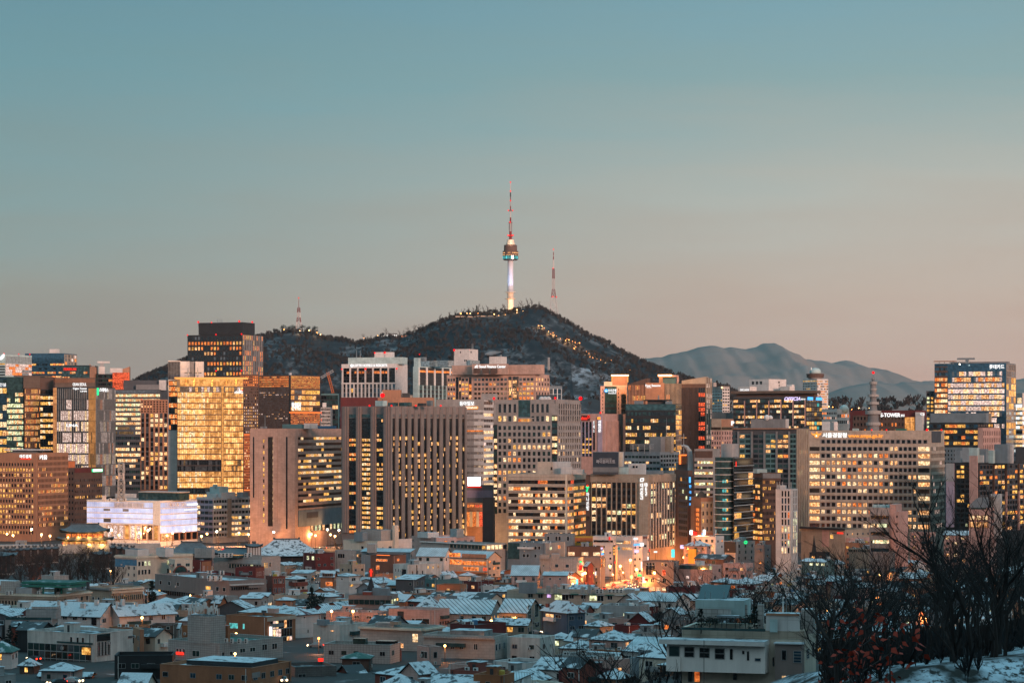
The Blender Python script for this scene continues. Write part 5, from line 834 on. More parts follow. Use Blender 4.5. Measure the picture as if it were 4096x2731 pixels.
def hillmat(name,wood,snow,lo,hi,sc_):
 m,t,o=_new(name);g=nd(t,'ShaderNodeTexCoord')
 mp_=nd(t,'ShaderNodeMapping',{'Vector':g.outputs['Object'],'Scale':(1,.35,1.6)})
 n=nd(t,'ShaderNodeTexNoise',{'Vector':mp_.outputs[0],'Scale':sc_,'Detail':10.,'Roughness':.7});r=nd(t,'ShaderNodeMapRange',{0:n.outputs[0],1:lo,2:hi})
 n2=nd(t,'ShaderNodeTexNoise',{'Vector':mp_.outputs[0],'Scale':sc_*.18,'Detail':4.});r2=nd(t,'ShaderNodeMapRange',{0:n2.outputs[0],1:.42,2:.62})
 f=nd(t,'ShaderNodeMath',{0:r.outputs[0],1:r2.outputs[0]},operation='MULTIPLY')
 x=nd(t,'ShaderNodeMix',{0:f.outputs[0],6:(*wood,1),7:(*snow,1)},data_type='RGBA')
 p=nd(t,'ShaderNodeBsdfPrincipled',{'Base Color':x.outputs[2],'Roughness':.9,'Specular IOR Level':.1});t.links.new(p.outputs[0],o.inputs[0])
hillmat('hill_wood',(.014,.023,.030),(.15,.175,.19),.47,.62,.06);hillmat('hill_rock',(.04,.042,.045),(.30,.35,.39),.45,.57,.06);hillmat('hazy_far_wood',(.215,.192,.178),(.265,.24,.225),.3,.7,.02);hillmat('near_snow',(.03,.028,.025),(.52,.59,.65),.41,.50,1.9)  # far ridges: distance haze put into a paler wood colour
Ys_=[10,25,40,55,70,80,90,100,110,120,130,140,150,160,175,200,230,260,300,340,380,430,450,520,600,700,820,950,1100,1250,1450,1700,2200,3000,4500,8000,14000,22000,40000]
Xs_=[-30000,-12000,-6000,-3000,-1500,-900,-600,-400,-260,-160,-90,-50,-20,0,4,8,12,16,18,20,22,24,26,28,30,32,34,37,40,44,50,60,90,160,260,400,600,900,1500,3000,6000,12000,30000]
gr=grid(lambda x,y:(x,y,gz(y,x)),Xs_,Ys_,'ground','ground');gr.data.materials.append(MATS['near_snow'])
for p in gr.data.polygons:
 if p.center.y<235 and p.center.x>8:p.material_index=1
def interp(pts,x):
 if x<=pts[0][0]:return pts[0][1]
 for (a,ya),(b_,yb)in zip(pts,pts[1:]):
  if x<=b_:return ya+(yb-ya)*(x-a)/(b_-a)
 return pts[-1][1]
RIDGE=[(250,1610),(380,1580),(440,1560),(524,1535),(600,1497),(673,1470),(749,1436),(900,1390),(1000,1356),(1050,1345),(1100,1330),(1136,1326),(1193,1324),(1266,1330),(1286,1352),(1330,1352),(1384,1360),(1414,1370),(1449,1370),(1483,1362),(1533,1345),(1563,1345),(1606,1350),(1640,1333),(1697,1316),(1774,1280),(1828,1262),(1881,1255),(1926,1254),(1965,1252),(2042,1248),(2068,1240),(2125,1228),(2167,1234),(2221,1262),(2259,1284),(2309,1312),(2366,1345),(2428,1370),(2500,1412),(2583,1450),(2667,1484),(2713,1500),(2797,1528),(2900,1552),(3000,1590),(3150,1640),(3400,1700)]
NY=4480.
def namsan(x,y):  # world metres -> ground height of the mountain
 px_=HX+x*FP/NY;top=wz(interp(RIDGE,px_),NY);t=(y-3050)/(NY-3050)
 if t<=1:
  h=top*max(0,t)**.85;n=mnoise.fractal(Vector((x*.004,y*.0035,3.3)),1.,2.,5)*52*max(0,t)*(1-t)*1.9
  rid=abs(mnoise.noise(Vector((x*.0052+y*.0016,y*.0011,9.))))*75*max(0,t)*(1-t)*1.6
  if 2200<px_<2560 and t<.75:h+=16*math.sin((px_-2200)/360*math.pi)*smooth(t*2.2)*(1-t)*2.2+abs(mnoise.fractal(Vector((x*.02,y*.012,1.)),1.,2.,5))*14*t
  return max(-5,h+n-rid)
 return top-(y-NY)*.35
us=[(250+i*10.5-HX)/FP*NY for i in range(301)];vs=[3050+i*(NY-3050)/64 for i in range(65)]+[NY+40,NY+120,NY+300,NY+900]
mt=grid(lambda x,y:(x,y,namsan(x,y)),us,vs,'hill_wood','wooded_hill',True)
mt.data.materials.append(MATS['hill_rock'])
for p in mt.data.polygons:
 c=p.center;q=HX+c.x*FP/NY;t=(c.y-3050)/(NY-3050)
 if 2230<q<2540 and t<.62 and abs(q-2385)<165-60*t:p.material_index=1
FAR1=[(2300,1470),(2480,1440),(2591,1433),(2644,1430),(2667,1420),(2717,1407),(2748,1407),(2790,1389),(2832,1384),(2866,1383),(2897,1393),(2923,1389),(2982,1397),(3026,1388),(3049,1376),(3099,1370),(3114,1380),(3149,1399),(3168,1416),(3206,1439),(3244,1438),(3283,1443),(3325,1453),(3359,1445),(3382,1441),(3409,1445),(3447,1464),(3497,1472),(3551,1481),(3611,1504),(3649,1523),(3691,1527),(3737,1530),(3850,1540),(3980,1535),(4064,1516),(4120,1510),(4400,1520)]
FAR2=[(2800,1640),(3100,1620),(3250,1600),(3313,1572),(3360,1553),(3400,1543),(3450,1535),(3500,1527),(3576,1537),(3615,1527),(3680,1533),(3760,1545),(3900,1560),(4096,1560),(4400,1580)]
def farridge(pts,Yr,dep,name,amp):
 lo,hi=pts[0][0],pts[-1][0];us=[(lo+(hi-lo)*i/240-HX)/FP*Yr for i in range(241)];vs=[Yr-dep+dep*j/24 for j in range(25)]+[Yr+dep*.5]
 def f(x,y):
  t=(y-Yr+dep)/dep;top=wz(interp(pts,HX+x*FP/Yr),Yr)
  if t>1:return (x,y,top-(y-Yr)*.4)
  return (x,y,top*t**.8+(mnoise.fractal(Vector((x*.0012,y*.0012,5.)),1.,2.,5)*amp-abs(mnoise.noise(Vector((x*.0019,y*.0008,2.))))*amp*.25)*t*(1-t)*2+mnoise.fractal(Vector((x*.0035,y*.0035,8.)),.7,2.1,6)*amp*.30*t*(1.02-t)*2+(mnoise.noise(Vector((x*.02,0,7)))*amp*.035 if t>.9 else 0))
 return grid(f,us,vs,'hazy_far_wood',name)
# unseen wooded ridge added behind the viewer, sized to shade the low town
grid(lambda x,y:(x,y,-3+425*math.exp(-((y+620)/115)**2)*(1+.08*mnoise.fractal(Vector((x*.004,y*.006,2.)),1.,2.,4))*smooth((x+700)/300)),[-700+i*60 for i in range(50)],[-930+i*31 for i in range(21)],'hill_wood','wooded_hill')
farridge(FAR1,11500.,3000.,'mountain',170);farridge(FAR2,8200.,1500.,'mountain',60)
LOWR=[(2820,1580),(2870,1548),(2900,1545),(2950,1580),(3050,1610),(3150,1620),(3290,1612),(3340,1610),(3450,1612),(3600,1606),(3720,1612),(3900,1625),(4096,1610),(4300,1620)]
farridge(LOWR,3100.,350.,'wooded_hill',14)
# ---- leafless woods covering the hills: one mass nobody could count
def wood(name,spots,mats,hrange,seed,nb=9,wd=.35):
 r=random.Random(seed);mb=MB()
 for x,y,z in spots:
  h=r.uniform(*hrange);m=r.choice(mats);n=nb+r.randint(-2,3);fork=h*.3
  for k in range(n):
   a=r.uniform(0,6.283);sp=r.uniform(.05,.42)*h;e=Vector((x+math.cos(a)*sp,y+math.sin(a)*sp,z+h*r.uniform(.6,1.)-sp*.35));s0=Vector((x,y,z+fork*r.uniform(.2,1.2)))
   w_=wd*r.uniform(.6,1.5);mb.poly([s0+Vector((-w_,0,0)),s0+Vector((w_,0,0)),e+Vector((w_*2.2,0,-h*.10)),e,e+Vector((-w_*2.2,0,-h*.12))],m)
  q=min(.4,wd*1.5);mb.poly([(x-q,y,z-1),(x+q,y,z-1),(x+q*.7,y,z+fork),(x-q*.7,y,z+fork)],m)
 o=mb.build(name);o['kind']='stuff';return o
plain('twig_dark',(.018,.021,.024),.95);plain('twig_brown',(.032,.031,.032),.95);plain('twig_grey',(.075,.07,.068),.95)
r=random.Random(11);sp=[]
while len(sp)<8000:
 x=r.uniform(us[0],us[-1]);y=3150+(NY+30-3150)*r.random()**.75;q=HX+x*FP/NY;t=(y-3050)/(NY-3050)
 if 2230<q<2540 and t<.62 and r.random()<.8:continue
 n=mnoise.noise(Vector((x*.006,y*.004,4.)))
 if n>.12 and r.random()<.78 and t<.96:continue
 sp.append((x,y,namsan(x,y)-.5))
for i in range(700):
 x=r.uniform(us[0],us[-1]);y=NY-r.random()*30;sp.append((x,y,namsan(x,y)-1))
wood('bare_woods',sp,['twig_dark','twig_dark','twig_brown'],(6,11),5,12,.2)
sp=[]
for i in range(1100):
 q=r.uniform(2830,4200);Yv=3100-r.random()*260;x=(q-HX)/FP*3100;t=(Yv-2750)/350;sp.append((x,Yv,wz(interp(LOWR,q),3100)*max(t,.05)**.8-1))
wood('bare_woods',sp,['twig_dark','twig_brown'],(8,15),6)
# ---- hilltop trees one can tell apart
def tree_mesh(seed,H,kind,levels=3,wd=1.0,crown=.5):
 """leafless tree: (trunk mesh, crown mesh) built from forking limbs"""
 r=random.Random(seed);tr,cr=MB(),MB()
 def limb(p,d,ln,rad,lv,first=False):
  n=3;pts=[p];q=Vector(p)
  for i in range(n):
   d=(d+Vector((r.uniform(-1,1),r.uniform(-1,1),r.uniform(-.35,.4)))*.22).normalized();q=q+d*(ln/n);pts.append(q.copy())
  rr=[rad*(1-.45*i/n)for i in range(n+1)]
  (tr if first else cr).tube(pts,rr,kind,5 if rad>.12 else 3,cap=False)
  if lv<=0:return
  nk=r.randint(3,4)if lv>1 else r.randint(3,5)
  for i in range(nk):
   t=1. if i==0 else r.uniform(.35,1.);j=min(n-1,int(t*n));s=pts[j]+(pts[j+1]-pts[j])*(t*n-j)
   a=r.uniform(0,6.283);sp_=r.uniform(.25,.75)*crown*2;side=Vector((math.cos(a),math.sin(a),r.uniform(-.1,.4)))
   limb(s,(d*1.0+side*sp_).normalized(),ln*r.uniform(.55,.8),rad*(.62 if i==0 else r.uniform(.35,.5)),lv-1)
 limb(Vector((0,0,-.5)),Vector((r.uniform(-.08,.08),r.uniform(-.08,.08),1)),H*.38,H*.018*wd,levels,True)
 return tr.mesh('trunk'),cr.mesh('crown')
def place_tree(meshes,name,label,loc,rz,sc_,group=None,cat='tree'):
 t=thing(name,label,cat,loc,rz,group);t.scale=(sc_,)*3
 put('trunk',meshes[0],t);put('crown',meshes[1],t);return t
HT=[tree_mesh(40+i,14,'bark_far',3,2.2,.55)for i in range(4)]
def ridge_tree(q,lab,s_=1.0,dy=-6):
 x=(q-HX)/FP*NY;return place_tree(HT[int(q)%4],'bare_tree',lab,(x,NY+dy,namsan(x,NY+dy)),q,s_,'bare trees along the hilltop')
for i,q in enumerate((1462,1478,1545,1600,1617,1633,1655,1678,1697,1760,1795,1818,1850,1876,1896,1912,1932,1952,1985,2006,2022,2074,2090,2108,2128,2150)):
 ridge_tree(q,'leafless brown tree standing up from the dark ridge line of the tower hill',1.0+.55*random.Random(i).random())
def pine(H,seed,m='evergreen'):
 r=random.Random(seed);tr,cr=MB(),MB();tr.tube([(0,0,-.5),(.1,0,H*.5),(0,.1,H*.95)],[H*.03,H*.02,H*.006],'bark',6)
 for k in range(150):
  z=H*r.uniform(.12,1.);R_=(H-z)*.34+.25;a=r.uniform(0,6.28);rr=R_*math.sqrt(r.random());c=Vector((rr*math.cos(a),rr*math.sin(a),z-rr*.3));s_=H*r.uniform(.03,.065)
  for q in range(3):
   d1=Vector((r.uniform(-1,1),r.uniform(-1,1),r.uniform(-.7,.7)))*s_;d2=Vector((r.uniform(-1,1),r.uniform(-1,1),r.uniform(-.7,.7)))*s_;cr.poly([c-d1,c+d2,c+d1,c-d2],m)
 return tr.mesh('trunk'),cr.mesh('crown')
def roundtree(H,seed,m,n=420,dens=.10):
 r=random.Random(seed);tr,cr=MB(),MB();tr.tube([(0,0,-.5),(.1,0,H*.35),(0,.2,H*.7)],[H*.035,H*.026,H*.01],'bark',6)
 blobs=[(Vector((r.uniform(-.28,.28)*H,r.uniform(-.28,.28)*H,H*r.uniform(.42,.82))),H*r.uniform(.14,.24))for i in range(9)]
 for k in range(n):
  b_,R_=r.choice(blobs);d=Vector((r.gauss(0,1),r.gauss(0,1),r.gauss(0,1))).normalized();c=b_+d*R_*r.uniform(.6,1.05);s_=H*r.uniform(.02,.05)
  d1=Vector((r.uniform(-1,1),r.uniform(-1,1),r.uniform(-1,1)))*s_;d2=Vector((r.uniform(-1,1),r.uniform(-1,1),r.uniform(-1,1)))*s_;cr.poly([c-d1,c+d2,c+d1,c-d2],m)
 return tr.mesh('trunk'),cr.mesh('crown')
PN=pine(13,3);RT=roundtree(11,4,'evergreen')
for q,s_,lab in ((1136,1.3,'dark evergreen at the left end of the mast hill'),(1160,1.1,'dark evergreen below the short red and white mast'),(1176,1.2,'bushy evergreen just left of the mast foot'),(1212,1.3,'bushy evergreen just right of the mast foot'),(1236,1.1,'dark evergreen between two hilltop lamps'),(1262,1.25,'rounded evergreen at the right end of the mast hill')):
 x=(q-HX)/FP*NY;place_tree(RT,'evergreen_tree',lab,(x,NY-8,namsan(x,NY-8)),q,s_,'evergreens on the mast hill')
for q,s_,lab in ((1907,1.25,'narrow dark conifer left of the tall tower'),(1975,.8,'spreading dark pine left of the tower foot')):
 x=(q-HX)/FP*NY;place_tree(PN if q<1950 else RT,'evergreen_tree',lab,(x,NY-10,namsan(x,NY-10)),0,s_)
# ---- observation tower
PXN=NY/FP
def zN(y):return wz(y,NY)
tw=thing('observation_tower','tall blue-white lit observation tower with a round pod and red striped antenna, on the hilltop','tower',(wx(2042,NY),NY,0))
def zl(y):return zN(700+y/2.613)
def lath(name,prof,m,n=24,sm=False):
 mb=MB();mb.lathe([(a/2.613*PXN,zl(y))for a,y in prof],m,n);return mb.build(name,tw,sm)
wallmat('tower_white',(.55,.56,.60),var=.05,streak=.05)
lath('base_drum',[(37,1440),(36,1415),(34,1300)],'white_panel');lath('ring',[(40,1300),(55,1296),(55,1290),(34,1288)],'beige_stone');lath('service_drum',[(34,1289),(33,1232)],'beige_stone',12);lath('ring',[(34,1232),(57,1226),(57,1220),(33,1217)],'white_panel')
lath('shaft',[(33,1218),(31,1130),(29,1000),(30,893)],'tower_white',32,True);lath('pod',[(40,893),(66,892),(82,882),(83,882)],'dark_brown');lath('pod',[(82.5,883),(83.5,846)],'glass_teal');lath('pod',[(82,846),(83,797),(72,795)],'dark_brown');lath('pod_crown',[(70,796),(68,733),(50,730)],'dark_brown')
for y0,y1,m in ((812,822,'lit_warm'),(836,842,'lit_warm')):
 for i in range(16):
  a=-math.pi/2+(i-7.5)*.19
  if random.Random(i+y0).random()<.25:continue
  mb=MB();R_=83.6/2.613*PXN;q=.08;mb.poly([(R_*math.cos(a-q),R_*math.sin(a-q),zl(y1)),(R_*math.cos(a+q),R_*math.sin(a+q),zl(y1)),(R_*math.cos(a+q),R_*math.sin(a+q),zl(y0)),(R_*math.cos(a-q),R_*math.sin(a-q),zl(y0))],m);mb.build('window',tw)
for i in range(11):
 a=-math.pi/2+(i-5)*.24;mb=MB();R_=84/2.613*PXN;q=.05+.05*(i%3==2);mb.poly([(R_*math.cos(a-q),R_*math.sin(a-q),zl(880)),(R_*math.cos(a+q),R_*math.sin(a+q),zl(880)),(R_*math.cos(a+q),R_*math.sin(a+q),zl(850)),(R_*math.cos(a-q),R_*math.sin(a-q),zl(850))],'lit_teal' if i%3 else 'sign_cyan');mb.build('window',tw)
lath('crown_ring',[(45,729),(47,712),(40,708)],'ivory');lath('crown_ring',[(38,707),(38,680),(30,676)],'ivory')
for y0,y1,rad,m,nm in ((676,590,15,'red_paint','antenna_section'),(590,497,13,'frame_grey','antenna_section'),(497,445,9,'red_paint','antenna_section'),(445,374,5.5,'white_paint','antenna_section'),(374,325,6,'red_paint','antenna_section'),(325,272,6.5,'frame_grey','antenna_section'),(272,228,4.5,'red_paint','antenna_section'),(228,184,7,'trim_dark','antenna_section'),(184,78,4,'white_paint','antenna_section')):lath(nm,[(rad,y0),(rad*.93,y1)],m,8)
for y,r_ in ((674,26),(642,25),(497,22),(372,24),(270,9)):lath('platform',[(r_,y+3),(r_,y-2)],'red_paint',12)
mb=MB();q=PXN/2.613
for a in range(4):X_=21*q*math.cos(a*1.571+.6);Y_=21*q*math.sin(a*1.571+.6);mb.tube([(X_,Y_,zl(590)),(X_,Y_,zl(500))],.35,'frame_grey',4)
mb.build('lattice',tw)
for x,y in ((0,77),(0,170),(0,270),(-22,372),(22,372),(-5,495),(-27,632),(27,632),(-13,634),(13,634)):mb=MB();mb.sphere((x*q,-8*q-(10*q if y>400 else 0),zl(y)),1.3,'beacon_red',8);mb.build('warning_light',tw)
# floodlights of the tower
def spot(loc,tgt,power,col,ang,blend=.6):
 l=bpy.data.lights.new('floodlight','SPOT');l.energy=power;l.color=col;l.spot_size=math.radians(ang);l.spot_blend=blend;l.shadow_soft_size=1
 o=bpy.data.objects.new('floodlight',l);COL.objects.link(o);o.location=loc;o.rotation_euler=(Vector(tgt)-Vector(loc)).to_track_quat('-Z','Y').to_euler();return o
TX=wx(2042,NY)
for dx in (-16,16):spot((TX+dx,NY-24,zl(1250)),(TX,NY-3,zl(1030)),32000,(.26,.52,1),46)
spot((TX,NY-80,zl(1330)),(TX,NY,zl(1000)),60000,(.48,.72,1),44)
spot((TX,NY-24,zl(1400)),(TX,NY,zl(1350)),26000,(1,.50,.16),90);spot((TX+4,NY-36,zl(1380)),(TX,NY,zl(1260)),20000,(1,.66,.42),40);spot((TX,NY-20,zl(745)),(TX,NY,zl(690)),7000,(1,.74,.5),70)
def lattice_mast(name,lab,x,Yv,zb_,secs,cat='mast',beacons=()):
 """secs: (y_bottom, y_top, half width bottom, half width top, material) in photo pixels"""
 t=thing(name,lab,cat,(wx(x,Yv),Yv,0));k=Yv/FP
 for y0,y1,w0,w1,m in secs:
  mb=MB();n=max(1,int((y0-y1)/max(3,(w0+w1)*1.1)));z0,z1=wz(y0,Yv),wz(y1,Yv);th=max(.3,.07*k*4 if w0>6 else .34)
  P=lambda c,f:Vector((c[0]*k*(w0+(w1-w0)*f),c[1]*k*(w0+(w1-w0)*f),z0+(z1-z0)*f));C4=[(-1,-1),(1,-1),(1,1),(-1,1)]
  if w0<2.6:mb.tube([P((0,0),0),P((0,0),1)],[k*w0,k*w1],m,6)
  else:
   for c in C4:mb.tube([P(c,0),P(c,1)],th*1.5,m,4)
   for i in range(n):
    f0,f1=i/n,(i+1)/n
    for a_,b_ in zip(C4,C4[1:]+C4[:1]):mb.tube([P(a_,f0),P(b_,f1)],th,m,3);mb.tube([P(b_,f0),P(a_,f1)],th,m,3);mb.tube([P(a_,f1),P(b_,f1)],th,m,3)
  mb.build('mast_section',t)
 for bx_,by in beacons:mb=MB();mb.sphere(((bx_-x)*k,-2*k,wz(by,Yv)),2.6*k,'beacon_red',8);mb.build('warning_light',t)
 return t
def m2(z):return 700+z/2.613
lattice_mast('radio_mast','red and white lattice mast with red lights, right of the tall tower',2214,NY-10,0,[(m2(1480),m2(1280),18,9,'white_paint'),(m2(1280),m2(1195),9,5,'red_paint'),(m2(1195),m2(1085),5,4.2,'white_paint'),(m2(1085),m2(980),4,3.4,'red_paint'),(m2(980),m2(885),2.5,2.2,'white_paint'),(m2(885),m2(850),2.2,2,'red_paint'),(m2(850),m2(840),1.5,1.5,'white_paint'),(m2(840),m2(805),1.6,1.4,'red_paint'),(m2(805),m2(785),.8,.6,'white_paint')],beacons=((2214,m2(778)),(2212,m2(977)),(2206,m2(1273)),(2212,m2(1272)),(2226,m2(1275))))
mb=MB();
lattice_mast('radio_mast','short red and white lattice mast on the lower hill, above the lamps',1195,NY-5,0,[(1318,1288,11,8,'white_paint'),(1288,1270,8,6,'red_paint'),(1270,1250,6,4.5,'white_paint'),(1250,1231,5,4.5,'red_paint'),(1231,1196,1.2,.8,'red_paint')],beacons=((1195,1192),))
lattice_mast('lattice_tower','steel lattice tower standing in the woods right of the pink granite office',2195,3900,0,[(1560,1500,6,4,'frame_grey'),(1500,1430,4,2.7,'frame_grey')])
lattice_mast('radio_mast','grey lattice communications mast beside the brick office, above the museum roof',485,1700,0,[(1998,1920,12,11,'frame_grey'),(1920,1890,9,9,'white_paint'),(1890,1852,11,9,'frame_grey')])
# tower crane
Yc=2290.;kc=Yc/FP;t=thing('tower_crane','orange luffing tower crane with a grey jib, over the unfinished block','crane',(wx(1325,Yc),Yc,0));X0=wx(1325,Yc)
def bar(x0,y0,x1,y1,w_,m,nm):
 a,b_=Vector((wx(x0,Yc)-X0,0,wz(y0,Yc))),Vector((wx(x1,Yc)-X0,0,wz(y1,Yc)));mb=MB();d=(b_-a).normalized();nrm=Vector((-d.z,0,d.x))*w_;n=int((b_-a).length/(w_*2.4))
 for s_ in (1,-1):
  for yy_ in (-w_,w_):mb.tube([a+nrm*s_+Vector((0,yy_,0)),b_+nrm*s_+Vector((0,yy_,0))],.28,m,4)
 for i in range(n):
  p,q=a+(b_-a)*i/n,a+(b_-a)*(i+1)/n;mb.tube([p+nrm,q-nrm],.22,m,3);mb.tube([p-nrm,q+nrm],.22,m,3)
 mb.build(nm,t)
bar(1332,1572,1310,1488,.9,'orange_paint','crane_mast');bar(1284,1511,1334,1482,.9,'frame_grey','crane_jib')
# ---- hilltop buildings and lamps
for i,(x0,xc,x1,y0,lab,m,ro)in enumerate(((2088,2118,2150,1266,'lit hilltop pavilion with a bright glazed front, beneath the tall tower','white_panel','9'),(2070,2082,2090,1262,'tiny pale kiosk left of the glazed hilltop pavilion','white_panel','5'),(2118,2140,2162,1258,'low lit terrace building right of the glazed hilltop pavilion','tan_stone','8'))):
 Yh=NY-70-i*4;b=B('hilltop_building',lab,x0,xc,x1,y0,Yh,m,'snow_patchy',zb=wz(1300,Yh),d=12,par=.3)
 b.facade('L',3,2,y0+2,1296,fx=.8,fy=.7,pd=.3,rows=ro,pal='CWO');b.facade('R',3,2,y0+2,1296,fx=.8,fy=.7,pd=.3,rows=ro,pal='WO');b.end()
for k,(q,y,m,lab)in enumerate(((1545,1337,'H','small flat hut with a row of white lit windows on the ridge'),(1605,1341,'O','long low orange lit shelter on the ridge below the brown trees'))):
 b=B('ridge_hut',lab,q,q+(44 if k==0 else 30),q+(46 if k==0 else 34),y,NY-20,'mid_grey','roof_dark',zb=wz(1350,NY-20),d=8,par=.2);b.facade('L',6,1,y+1,y+7,fx=.5,fy=.8,pd=.1,rows='9',pal=m);b.end()
_bm={}
def bulbmesh(m,r_):
 k=(m,round(r_,2))
 if k not in _bm:mb=MB();mb.sphere((0,0,0),r_,m,8);_bm[k]=mb.mesh('lamp_globe')
 return _bm[k]
def pole_mesh(H):
 k=('pole',round(H,1))
 if k not in _bm:mb=MB();mb.tube([(0,0,-.5),(0,0,H)],[.13,.08],'pole_dark',5);_bm[k]=mb.mesh('lamp_pole')
 return _bm[k]
def lamp(loc,H=6,r_=.45,m='bulb_warm',power=0,col=(1,.45,.14),label='glowing street lamp',group='street lamps',name='street_lamp'):
 t=thing(name,label,'lamp',loc,0,group);put('lamp_pole',pole_mesh(H),t);put('lamp_globe',bulbmesh(m,r_),t,(0,0,H+r_*.8))
 if power:point_light('lamp_light',(loc[0],loc[1]-r_-.6,loc[2]+H),power,col,.3)
 return t
PATH=[(2153,1305),(2160,1306),(2168,1308),(2177,1314),(2194,1330),(2203,1340),(2212,1336),(2216,1345),(2226,1347),(2242,1356),(2262,1364),(2268,1360),(2276,1362),(2290,1367),(2300,1372),(2310,1378),(2318,1377),(2312,1386),(2303,1392),(2297,1396),(2346,1410),(2356,1416),(2368,1418),(2380,1420),(2360,1428),(2372,1433),(2388,1440),(2403,1443),(2416,1450),(2445,1445),(2490,1470),(2520,1482)]
for i,(q,y)in enumerate(PATH):
 # the path climbs the spur in front of the ridge
 lo,hi=3500.,NY-5
 best=None
 for s_ in range(60):
  Yv=NY-10-s_*12;X_=wx(q,Yv)
  if namsan(X_,Yv)+4<=wz(y,Yv)+2:best=(X_,Yv,namsan(X_,Yv));break
 if best:lamp(best,4,.42 if i not in (10,16,19)else .8,'bulb_orange',9000 if i%2==0 else 0,(1,.42,.12),'orange lamp along the path winding down the snowy spur','lamps along the hill path','path_lamp')
for i,(q,y,r_,lab)in enumerate(((1843,1256,2.6,0),(1868,1254,1.4,0),(1881,1255,1.8,0),(1912,1254,1.3,0),(1977,1258,2.0,0),(1994,1263,1.3,0),(2023,1258,1.6,0),(2068,1241,2.2,0),(2066,1250,1.7,0),(2072,1259,1.8,0),(2086,1254,1.6,0),(2092,1246,1.4,0),(2109,1255,2.3,0),(2128,1250,1.2,0),(2139,1246,1.6,0),(2120,1264,1.9,0),(2134,1265,1.9,0),(2153,1268,1.6,0),(2067,1284,2.,0),(2078,1287,1.7,0),(2120,1292,1.6,0),(1136,1320,2.2,1),(1199,1324,1.3,1),(1237,1323,2.4,1),(1268,1331,1.9,1),(1282,1339,2.,1),(1271,1361,1.5,1),(1456,1352,1.2,2),(1511,1343,1.2,2),(3315,1627,1.3,3),(3331,1629,1.3,3),(3435,1633,1.2,3),(3478,1633,1.2,3),(3407,1638,1.0,3))):
 Yl=NY-42 if lab<3 else 2700.;z=wz(y,Yl);lamp((wx(q,Yl),Yl,z-4),4,r_*.42,'bulb_warm' if i%3 else 'bulb_orange',(7000 if i%2==0 else 0)if lab<2 else 0,(1,.5,.2),('warm lamp glowing on the summit terrace around the tower foot','warm lamp glowing among the evergreens of the mast hill','tiny lamp glowing on the saddle of the dark ridge','orange lamp glowing before the low wooded hill by the spiral tower')[lab],('lamps on the summit','lamps on the mast hill','lamps on the saddle','lamps by the low hill')[lab],'hilltop_lamp')
t=thing('summit_terrace','pale retaining terrace edge running along the hilltop under the lamps','terrace',(0,0,0));mb=MB()
for q0,q1,y in ((1822,1908,1264),(1908,2000,1262),(2000,2060,1265)):mb.box((wx(q0,NY-48),NY-48,wz(y+5,NY-48)),(wx(q1,NY-48),NY-30,wz(y,NY-48)),'tan_stone',top='snow_patchy')
mb.build('terrace_wall',t)
